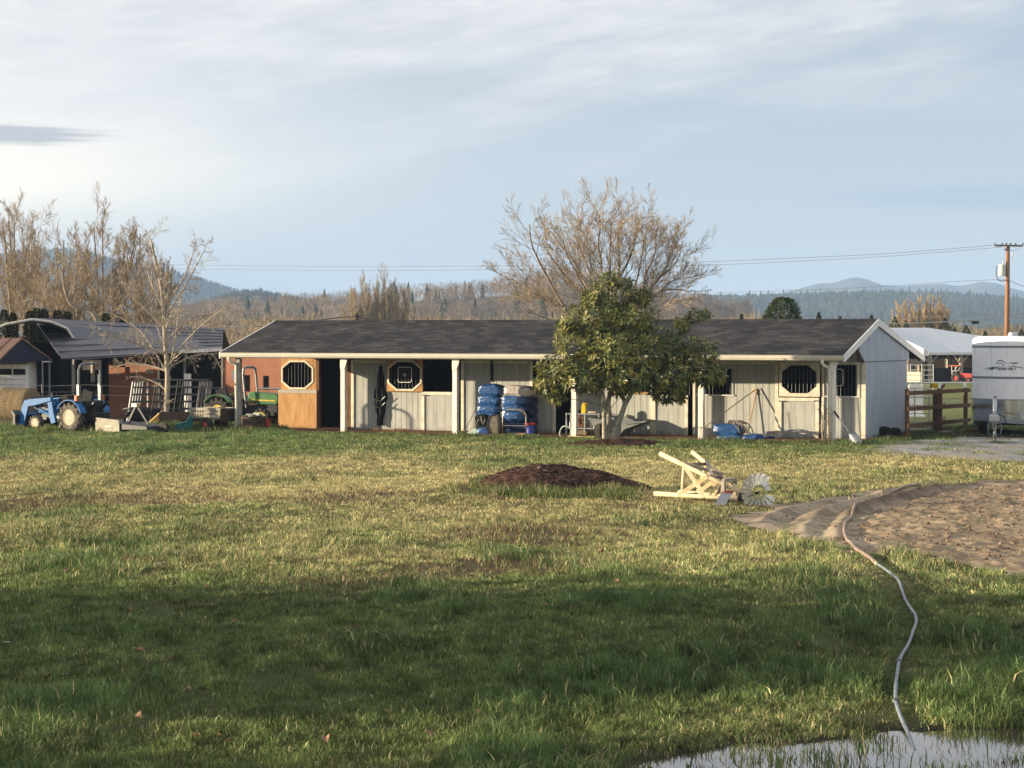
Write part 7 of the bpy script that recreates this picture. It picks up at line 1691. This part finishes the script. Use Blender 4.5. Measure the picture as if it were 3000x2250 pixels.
# ---------------------------------------------------------------- horse trailer
def horse_trailer():
    Yt = 67.5; g = at(2955, 1240, Yt); t = thing('horse_trailer', 'white horse trailer with grey stripes and steel nose parked on the gravel', 'horse trailer', (g.x, Yt, 0), R(-13))
    S = 6700./Yt; X = lambda px: kk(px)*Yt-g.x
    Z = lambda y: at(1500, y, Yt).z
    # plan: a wide rounded V nose, symmetrical about its middle, seen from the front
    x0 = X(2857)-.10; cx = X(2968)+.32; hw = cx-x0; 
    plan = []
    for i in range(25):
        f = -1+2*i/24; x = cx+hw*f; y = 1.15*(1-math.sqrt(max(0, 1-abs(f)**3.0*.90)))/(1-math.sqrt(.10)) if abs(f) > 0 else 0
        plan.append((x, 1.05*abs(f)**2.1))
    back = 5.0
    def shell(b, z0, z1, off=0., top=None):
        n = len(plan); vs = []
        pl_ = [(cx+(x-cx)*(1+off/hw), y-off) for x, y in plan]
        ring = [(pl_[0][0], back)]+pl_+[(pl_[-1][0], back)]
        vs = [V((x, y, z0)) for x, y in ring]+[V((x, y, z1)) for x, y in ring]; k = len(ring)
        b.add(vs, [(i, i+1, i+1+k, i+k) for i in range(k-1)]+[(k-1, 0, k, 2*k-1)])
        if top is None: b.add([V((x, y, z1)) for x, y in ring], [tuple(range(k))])
        return pl_
    zb, z1, zs0, zs1, zt = Z(1237), Z(1172), Z(1108), Z(1013), Z(990)
    b = MB(); shell(b, z1, zt-.12); b.build('trailer_body', m['trailer_white'], t, smooth=False)
    # rounded roof edge
    b = MB(); n = 7; rings = []
    for j in range(n+1):
        a = math.pi/2*j/n; off = -.22*(1-math.cos(a)); z = zt-.12+.17*math.sin(a)
        pl_ = [(cx+(x-cx)*(1+off/hw), y-off*1.2) for x, y in plan]; rings.append([V((pl_[0][0], back, z))]+[V((x, y, z)) for x, y in pl_]+[V((pl_[-1][0], back, z))])
    k = len(rings[0])
    for j in range(n): b.add(rings[j]+rings[j+1], [(i, i+1, i+1+k, i+k) for i in range(k-1)])
    b.add(rings[-1], [tuple(range(k))]); b.build('trailer_roof', m['trailer_white'], t, smooth=True)
    b = MB(); shell(b, zb, z1-.004, .004); b.build('nose_panel', m['trailer_steel'], t, smooth=True)
    for za, zc_ in ((Z(1019), Z(1013)), (Z(1110), Z(1104)), (Z(1173), Z(1170))):
        b = MB(); shell(b, za, zc_, .008, False); b.build('trim_stripe', m['trailer_grey'], t)
    b = MB(); b.b2(x0+.05, cx*2-x0-.05, .9, back, zb-.12, zb); b.b2(x0+.1, x0+.2, .5, back, zb-.2, zb-.1); b.build('chassis', m['black_paint'], t)
    for xx in (x0+.30, 2*cx-x0-.3):
        for yy in (2.3, 3.2):
            b = MB(); b.lathe([(.16, -.12), (.33, -.12), (.36, -.07), (.36, .07), (.33, .12), (.16, .12)], Matrix.Translation((xx, yy, .36))@Matrix.Rotation(math.pi/2, 4, 'Y'), 24, True); w_ = b.build('wheel', m['rubber'], t)
            b = MB(); b.lathe([(.17, -.06), (.17, .06)], Matrix.Translation((xx, yy, .36))@Matrix.Rotation(math.pi/2, 4, 'Y'), 18); b.build('rim', m['galv'], w_)
    # tongue, coupler, jack
    jx = X(2921); jy = -2.9
    b = MB(); b.bar((x0+.5, .9, zb-.08), (jx+.12, jy+.1, .62), .1, .12); b.bar((2*cx-x0-.5, .9, zb-.08), (jx+.12, jy+.1, .62), .1, .12); b.build('tongue', m['trailer_grey'], t)
    b = MB(); b.box((jx+.05, jy-.05, .68), (.2, .3, .16)); b.box((jx-.02, jy-.2, .70), (.26, .16, .2)); b.build('coupler', m['alu'], t, bevel=.03)
    js = 6700./(Yt+jy); b = MB(); b.tube([(jx, jy, 0.02), (jx, jy, .48)], .045, 12); b.tube([(jx, jy, .0), (jx, jy, .03)], .09, 12); b.mi = 1; b.tube([(jx, jy, .45), (jx, jy, 1.28)], .06, 12); b.tube([(jx, jy, 1.28), (jx, jy, 1.36)], .065, 12); b.tube([(jx, jy, 1.32), (jx+.02, jy-.2, 1.34)], .015, 6)
    b.build('jack', [m['chrome'], m['alu']], t, smooth=True)
    for s in (-1, 1):
        b = MB(); b.tube([(jx+s*.1, jy-.1, .66), (jx+s*.2, jy-.18, .45), (jx+s*.17, jy-.2, .25), (jx+s*.05, jy-.15, .2), (jx+s*.02, jy-.05, .4)], .014, 6); b.build('safety_chain', m['grey_steel'], t)
    b = MB(); b.tube([(jx+.05, jy-.1, .78), (jx+.25, jy-.25, .76), (jx+.32, jy-.1, .55), (jx+.25, .2, .75)], .016, 6); b.build('wiring', m['black_paint'], t)
    # running horse emblem and lettering, laid on the nose
    fy = lambda x: float(np.interp(x, [p[0] for p in plan], [p[1] for p in plan]))
    def on(px, py, off=.012): x = X(px); return V((x, fy(x)-off, Z(py)))
    def stroke(b, pts, w):
        ps = smooth_pts([V((a, c, 0)) for a, c in pts], 5); vs = []; k = len(ps)
        for i, p in enumerate(ps):
            d = (ps[min(i+1, k-1)]-ps[max(0, i-1)]).normalized(); nx_ = V((-d.y, d.x, 0)); ww = w*(.25+.75*math.sin(math.pi*(i+.5)/k))
            vs += [on(p.x+nx_.x*ww, p.y+nx_.y*ww), on(p.x-nx_.x*ww, p.y-nx_.y*ww)]
        b.add(vs, [(2*i, 2*i+1, 2*i+3, 2*i+2) for i in range(k-1)])
    em = thing  # emblem strokes
    b = MB()
    for pts, w in (([(2917, 1065), (2922, 1059), (2930, 1057), (2938, 1058), (2946, 1063), (2952, 1066)], .9), ([(2917, 1065), (2925, 1066), (2932, 1064), (2938, 1061)], .8), ([(2936, 1064), (2940, 1068), (2941, 1072), (2937, 1070)], .8), ([(2952, 1066), (2960, 1063), (2968, 1065), (2969, 1072)], .9), ([(2966, 1065), (2974, 1062), (2980, 1061)], .9), ([(2970, 1064), (2978, 1065), (2984, 1062)], .8), ([(2924, 1056), (2930, 1056), (2936, 1057)], .7),
                   ([(2884, 1081), (2900, 1078), (2916, 1076), (2935, 1075)], 1.0), ([(2893, 1083), (2903, 1081), (2912, 1077)], 1.3), ([(2900, 1084), (2908, 1082), (2916, 1078)], 1.2), ([(2950, 1075), (2972, 1074), (2990, 1077), (3004, 1080)], .9)): stroke(b, pts, w)
    b.build('horse_emblem', m['logo_ink'], t)
    # letters from bars on a 4x6 grid
    G_ = {'T': [((0, 6), (4, 6)), ((2, 6), (2, 0))], 'H': [((0, 0), (0, 6)), ((4, 0), (4, 6)), ((0, 3), (4, 3))], 'U': [((0, 6), (0, 0)), ((0, 0), (4, 0)), ((4, 0), (4, 6))], 'R': [((0, 0), (0, 6)), ((0, 6), (4, 6)), ((4, 6), (4, 3)), ((4, 3), (0, 3)), ((1.6, 3), (4, 0))], 'O': [((0, 0), (0, 6)), ((0, 6), (4, 6)), ((4, 6), (4, 0)), ((4, 0), (0, 0))], '-': [((.2, 3), (3.8, 3))], 'B': [((0, 0), (0, 6)), ((0, 6), (3.6, 6)), ((3.6, 6), (3.6, 3)), ((0, 3), (4, 3)), ((4, 3), (4, 0)), ((4, 0), (0, 0))], 'I': [((2, 0), (2, 6))], 'L': [((0, 6), (0, 0)), ((0, 0), (4, 0))]}
    b = MB(); s = 'THURO-BILT'; px = 2917.; cw = 5.0; ch = 5.6
    for c in s:
        wdt = cw if c != 'I' else cw*.5
        for (xa, ya), (xb, yb) in G_[c]:
            if c == 'I': xa = xb = 2
            sl = .22
            q = lambda x, y: (px+(x/4)*wdt*.86+sl*y/6*ch*.4, 1083.4-y/6*ch)
            a1, a2 = q(xa, ya); b1, b2_ = q(xb, yb); d = V((b1-a1, b2_-a2, 0)); d = d.normalized() if d.length else V((1, 0, 0)); hor = abs(d.x) > abs(d.y); n_ = V((-d.y, d.x, 0))*(.55 if hor else .8); e = d*.4
            b.add([on(a1-e.x+n_.x, a2-e.y+n_.y), on(a1-e.x-n_.x, a2-e.y-n_.y), on(b1+e.x-n_.x, b2_+e.y-n_.y), on(b1+e.x+n_.x, b2_+e.y+n_.y)], [(0, 1, 2, 3)])
        px += wdt*1.28 if c != 'I' else wdt*1.5
    b.build('lettering', m['logo_ink'], t)
    b = MB(); b.lathe([(.02, 0), (.16, 0), (.14, .1), (.02, .12)], Matrix.Translation((X(2965), 1.4, zt+.05)), 16); b.build('roof_vent', m['alu'], t)
horse_trailer()
# ---------------------------------------------------------------- utility pole and lines
YP_ = 160.; pb_ = at(2952, 1050, YP_); pb_.z = gz1(pb_.x, YP_); ZP = lambda y: at(1500, y, YP_).z-pb_.z; XP = lambda px: kk(px)*YP_-pb_.x
up_ = thing('utility_pole', 'brown wooden utility pole with transformer behind the horse trailer', 'utility pole', pb_)
b = MB(); b.tube([(XP(2950)-.02, 0, -.2), (XP(2950), 0, ZP(900)), (XP(2951), 0, ZP(722))], [.19, .17, .13], 14); b.build('pole', m['pole_wood'], up_, smooth=True)
b = MB(); b.bar((XP(2911), -.16, ZP(719.5)), (XP(2993), -.16, ZP(720.5)), .1, .13); b.build('crossarm', m['weathered_wood'], up_)
for px in (2911, 2933, 2945, 2957, 2972, 2993): b = MB(); b.lathe([(.03, 0), (.07, .03), (.05, .08), (.07, .11), (.03, .16)], Matrix.Translation((XP(px), -.16, ZP(718))), 10); b.build('insulator', m['trailer_grey'], up_)
b = MB(); b.lathe([(.02, 0), (.25, .02), (.26, .08), (.26, .72), (.23, .80), (.05, .84), (.02, .84)], Matrix.Translation((XP(2933), -.1, ZP(809))), 20); b.build('transformer', m['porcelain'], up_, smooth=False)
b = MB(); b.lathe([(.05, 0), (.08, .06), (.05, .1), (.08, .16), (.05, .2), (.07, .28), (.03, .32)], Matrix.Translation((XP(2937), -.1, ZP(778))), 10); b.build('bushing', m['porcelain'], up_)
b = MB(); b.lathe([(.04, 0), (.07, .05), (.05, .15), (.02, .2)], Matrix.Translation((XP(2964), -.15, ZP(748))), 10); b.tube([(XP(2964), -.15, ZP(745)), (XP(2961), -.1, ZP(757)), (XP(2965), -.1, ZP(752))], .02, 6); b.tube([(XP(2952), -.15, ZP(738)), (XP(2985), -.15, ZP(728))], .015, 5); b.build('cutout', m['porcelain'], up_)
b = MB(); b.tube([(XP(2926), -.12, ZP(780)), (XP(2916), -.2, ZP(782)), (XP(2915), -.2, ZP(808)), (XP(2922), -.2, ZP(821)), (XP(2935), -.18, ZP(824)), (XP(2948), -.15, ZP(820))], .03, 6); b.b2(XP(2938), XP(2950), -.1, .0, ZP(797), ZP(782)); b.build('transformer_lead', m['wire'], up_)
b = MB(); b.b2(XP(2941), XP(2956), -.2, .2, ZP(734), ZP(728)); b.build('pole_bracket', m['grey_steel'], up_)
def line(name, label, pts, r_=.012, group='power lines strung from the utility pole'):
    P = smooth_pts([at(a, b_, Y) for a, b_, Y in pts], 5); o_ = P[0].copy(); b = MB(); b.tube([p-o_ for p in P], r_, 5); o = b.build(name, m['wire'], loc=o_); return tag(o, label, 'power line', group)
line('power_line', 'upper power line running left from the pole crossarm across the sky', [(2911, 718, 160), (2600, 743, 172), (2300, 757, 186), (2050, 767, 200), (1500, 779, 230), (1000, 780, 265), (600, 777, 300), (200, 768, 340), (-300, 750, 390)], .016)
line('power_line', 'second power line running left just under the upper one', [(2935, 724, 160), (2600, 751, 172), (2300, 767, 186), (2050, 777, 200), (1500, 789, 230), (1000, 793, 265), (600, 789, 300), (200, 781, 340), (-300, 762, 390)], .015)
line('power_line', 'thin middle line sloping left from the pole below the transformer', [(2951, 818, 160), (2800, 825, 166), (2600, 838, 175), (2400, 848, 186), (2100, 858, 205)], .015)
line('power_line', 'power line leaving the crossarm to the right of the pole', [(2993, 718, 160), (3150, 708, 150), (3400, 690, 140)], .02)
line('service_drop', 'service cable dropping from the transformer to the right frame border', [(2955, 820, 160), (2980, 832, 158), (3010, 845, 156), (3100, 890, 150)], .025)
line('cable', 'upper communication cable crossing the poplars at half height of the pole', [(3200, 920, 150), (2951, 919, 160), (2860, 921, 165), (2700, 931, 175), (2500, 945, 190)], .02)
line('cable', 'thick communication cable carrying the black splice case', [(3200, 938, 150), (2951, 932, 160), (2860, 937, 164), (2760, 943, 170), (2660, 947, 178), (2520, 948, 190)], .04)
sc0 = at(2857, 944.5, 163.5); b = MB(); b.lathe([(.02, -.28), (.10, -.26), (.11, -.2), (.11, .2), (.10, .26), (.02, .28)], Matrix.Rotation(math.pi/2, 4, 'Y'), 14); b.tube([(-.28, 0, 0), (-.5, 0, .16)], .015, 5); b.tube([(.28, 0, 0), (.3, 0, .16)], .015, 5); o = b.build('splice_case', m['black_paint'], loc=sc0); tag(o, 'black cylindrical splice case hanging from the thick cable', 'splice case')
# short pole and lines over the stable roof at left
Yq = 135.; q0 = at(1046, 1000, Yq); q0.z = gz1(q0.x, Yq); b = MB(); zt = at(1046, 916, Yq).z-q0.z; b.tube([(0, 0, -.1), (0, 0, zt)], .08, 8); b.bar((-.1, 0, zt-.2), (.1, 0, zt-.2), .1, .1); o = b.build('line_pole', m['dark_wood'], loc=q0); tag(o, 'short dark line pole tip showing over the stable roof', 'utility pole')
line('cable', 'dark cable sagging left from the short pole over the stable roof', [(1046, 927, 135), (980, 932, 132), (900, 942, 128), (800, 953, 122)], .03)
line('cable', 'dark cable sagging right from the short pole over the stable roof', [(1046, 927, 135), (1090, 936, 138), (1150, 944, 142)], .03)
line('cable', 'wire strung low across the gap between the red barn and the stable roof', [(640, 955, 130), (700, 957, 128), (800, 956, 126)], .02)
# white houses far up the hills
for i, (px, py, w, lab, Y) in enumerate(((771, 911, 4.2, 'tiny white house on the wooded slope left of centre', 800), (1258, 872, 4.5, 'tiny white house on the hilltop behind the poplars', 845), (1632, 917, 3.6, 'tiny pale house half hidden behind the bare tree', 700))):
    h0 = at(px, py+3, Y); t = thing('house', lab, 'house', h0); b = MB(); b.b2(-w/2, w/2, 0, 3, -3, 1.2); b.build('wall', m['white_trim'], t); b = MB(); b.ext([(-w/2-.2, 1.2), (w/2+.2, 1.2), (0, 2.2)], -.2, 3.2); b.build('roof', m['white_trim'], t)
# ---------------------------------------------------------------- clumps and stones at the end wall, weeds
random.seed(101); wp = []
for i in range(46):
    px = random.uniform(2560, 2990); g = ground(px, random.uniform(1272, 1293)-(px-2560)*.012); wp.append((g.x, g.y))
weeds('rank_weeds', 'dark rank weeds along the end wall and fence foot', wp, .08, .26, [(.06, .075, .03), (.10, .10, .045), (.13, .10, .06)], 40, .3, .012)
wp = [tuple(SG(random.uniform(2380, 2470), v=random.uniform(-.5, -.2))[:2]) for i in range(14)]
weeds('dry_weeds', 'dry brown weeds at the foot of the right corner post', wp, .06, .2, [(.26, .16, .10), (.20, .12, .08), (.14, .12, .05)], 30, .16, .006)
# thorny bare bush at the right corner post
random.seed(88); bs = MB(); bt = MB(); bp0 = SG(2412, v=-.1); t = thing('bare_bush', 'small bare twiggy bush left of the right corner post', 'bush', bp0)
for i in range(5):
    d = V((random.uniform(-.25, .2), random.uniform(-.1, .1), 1)).normalized(); pts = [V((0, 0, -.03)), d*.4, d*.8+rvec()*.05, d*random.uniform(.9, 1.2)+rvec()*.08]; bs.tube(pts, [.014, .01, .008, .004], 5, False); sprout(bs, bt, pts, .012, 1., 0, dict(n=[9], t0=[.2], ang=[(30, 80)], up=[.1], len=[.4], rr=[.6], rmin=.006, wob=.2, curl=[0], max=0, tw=2))
bs.build('stem', m['bark_grey'], t); bt.build('twigs', m['bark_grey'], t)
for i, (px, py, r_, lab) in enumerate(((2590, 1283, .2, 'dark round clod against the foot of the end wall, left one'), (2622, 1281, .17, 'dark round clod against the foot of the end wall, right one'))):
    g = ground(px, py); b = MB(); vs, fs = bag_mesh(r_*2, r_*1.8, r_*1.7, i*7+2.); b.add(vs, fs); o = b.build('clod', m['black_panel'], loc=g, smooth=True); tag(o, lab, 'clod', 'dark clods along the end wall')
for i, (px, py, w, mt_, lab) in enumerate(((2770, 1274, .3, 'weathered_wood', 'flat grey stone slab at the foot of the brown fence'), (2850, 1270, .35, 'brown_board', 'brown stone left of the horse trailer tongue'), (2810, 1271, .22, 'brown_board', 'small brown stone in the weeds beside the grey slab'))):
    g = ground(px, py); b = MB(); vs, fs = bag_mesh(w*1.4, w, w*.45, i*9+4.); b.add(vs, fs); o = b.build('stone', m[mt_], loc=g, smooth=True); tag(o, lab, 'stone', 'stones by the brown fence')
# stones on the dirt, leaves on the grass
random.seed(55); st0 = None
SL_ = ('pale pebble lying on the loose dirt of the round pen',)
for i in range(16):
    while True:
        px, py = random.uniform(2480, 2990), random.uniform(1440, 1660); g = ground(px, py)
        if bool(in_dirt(np.array([g.x]), np.array([g.y]))[0]): break
    z = float(dirt_z(np.array([g.x]), np.array([g.y]))[0]); r_ = random.uniform(.010, .026)
    if st0 is None: b = MB(); vs, fs = bag_mesh(2, 1.6, 1.2, 3.3, 12, 8); b.add(vs, fs); o = b.build('pebble', m['rock_white'], smooth=True); st0 = o
    else: o = st0.copy(); col.objects.link(o)
    o.location = (g.x, g.y, z-.01); o.scale = (r_, r_, r_); o.rotation_euler.z = random.uniform(0, 6); tag(o, SL_[0], 'pebble', 'pebbles on the dirt')
lf = []
def leaf_mesh(k):
    random.seed(k); b = MB(); n = 10; vs = []
    for i in range(n+1):
        t = i/n; w = .035*math.sin(math.pi*min(1, t*1.05))*(1+.35*(i % 2)); c = .02*math.sin(t*3+k)+.012*random.random()
        vs += [V((t*.12-.06, -w, c+w*.5)), V((t*.12-.06, 0, c)), V((t*.12-.06, w, c+w*.7))]
    fs = []
    for i in range(n):
        for j in range(2): a = i*3+j; fs.append((a, a+1, a+4, a+3))
    b.add(vs, fs); return b
for k in range(3): lf.append(leaf_mesh(k))
random.seed(56); protos = [None]*3
for i in range(46):
    px, py = random.uniform(30, 2600), 1560+660*random.random()**1.1; g = ground(px, py); k = i % 3
    if float(pud(g.x, g.y)) < 1.3: continue
    if protos[k] is None: o = protos[k] = lf[k].build('fallen_leaf', m['leaf_litter'])
    else: o = protos[k].copy(); col.objects.link(o)
    s = random.uniform(.5, .95); o.location = (g.x, g.y, g.z+random.uniform(.03, .06)); o.scale = (s, s, s); o.rotation_euler = (random.uniform(-.5, .5), random.uniform(-.5, .5), random.uniform(0, 6.28)); tag(o, 'dry brown fallen leaf lying on the lawn', 'leaf', 'fallen leaves on the lawn')
for px, py, s, lab in ((110, 1391, .04, 'white stone lying in the yellow grass at the left'), (472, 1656, .075, 'flat whitish scrap lying in the grass left of centre'), (20, 1889, .055, 'pale chip of wood at the left frame border'), (190, 1982, .03, 'small pale stone in the shaded grass at lower left')):
    g = ground(px, py); b = MB(); vs, fs = bag_mesh(s*2, s*1.2, s*.28, px*.1, 12, 8); b.add(vs, fs); o = b.build('pale_stone', m['rock_white'], loc=g+V((0, 0, .02)), smooth=True); tag(o, lab, 'stone')
# ---------------------------------------------------------------- what shades the foreground: a house and evergreens left of the view
hs_ = thing('house', 'house standing left of the viewer outside the picture, its shade on the near grass', 'house', (-27, 21.5, 0))
b = MB(); b.b2(-5, 5, -3.6, 4.6, -.2, 2.85); b.build('wall', m['cream_paint'], hs_)
b = MB(); q = [V((-5.5, -4.1, 2.8)), V((5.5, -4.1, 2.8)), V((5.5, 5.0, 2.8)), V((-5.5, 5.0, 2.8)), V((0, -1, 5.4)), V((0, 1.2, 5.4))]; b.add(q, [(3, 2, 1, 0), (0, 1, 4), (1, 2, 5, 4), (2, 3, 5), (3, 0, 4, 5)]); b.build('roof', m['shingle'], hs_)
for i in range(2):
    b = MB(); b.b2(5.0, 5.04, -2.4+i*3.4, -1+i*3.4, 1.0, 2.3); b.build('window', m['black_panel'], hs_)
def off_tree(X, Y, H, w, label, seed):
    px = 1500+X*6700/Y; yt = 976-(H-3.1)*6700/Y
    tall(px, yt, Y, w*6700/Y, label, seed, .2, 9, 'bark_grey')['group'] = 'trees left of the viewer, outside the picture'
off_tree(-20, 15.6, 6.5, 5.5, 'bare tree just before the house left of the viewer, outside the picture', 201)
off_tree(-23, 12.6, 7.0, 6, 'bare tree second before the house left of the viewer, outside the picture', 202)
off_tree(-21, 9.4, 6.5, 5.5, 'bare tree third before the house left of the viewer, outside the picture', 203)
off_tree(-19, 26.3, 4.6, 4.5, 'bare tree just beyond the house left of the viewer, outside the picture', 204)
conifer('evergreen_tree', 'evergreen beside the house left of the viewer, outside the picture', -4700, 520, 25.6, 380, 31, round_=True)
# loose clods on the dirt
random.seed(303); vs, fs, cs = [], [], []
r3 = np.random.default_rng(9); cx3 = r3.uniform(3.5, 13, 16000); cy3 = r3.uniform(28, 54, 16000)
k3 = in_dirt(cx3, cy3) & (inpoly(cx3, cy3, INNER) | (r3.random(16000) < .12)); cx3 = cx3[k3]; cy3 = cy3[k3]; cz3 = dirt_z(cx3, cy3); it3 = iter(zip(cx3, cy3, cz3))
def dfn(): return next(it3)
def clod(o_vs, o_fs, o_cs, n):
    for i in range(n):
        x, y, z = dfn(); r_ = random.uniform(.012, .05)*random.uniform(.6, 1); o = len(o_vs); k = 5; a0 = random.random()*6
        for j in range(k): a = a0+6.283*j/k; q_ = r_*random.uniform(.7, 1.3); o_vs.append((x+q_*math.cos(a), y+q_*math.sin(a), z-.012))
        for j in range(k): a = a0+.5+6.283*j/k; q_ = r_*random.uniform(.5, .9); o_vs.append((x+q_*math.cos(a), y+q_*math.sin(a), z+r_*random.uniform(.4, .9)))
        for j in range(k): o_fs.append((o+j, o+(j+1) % k, o+k+(j+1) % k, o+k+j))
        o_fs.append(tuple(o+k+j for j in range(k)))
        c = random.choice(((.24, .17, .12), (.19, .135, .095), (.30, .22, .155), (.15, .105, .075))); o_cs += [(*c, 1)]*(2*k)
clod(vs, fs, cs, min(1700, len(cx3)))
b = MB(); b.v = vs; b.f = fs; b.m = [0]*len(fs); o = b.build('soil_clods', m['chip'], colors=cs); tag(o, 'small loose soil clods strewn over the round pen dirt', 'soil clods', kind='stuff')
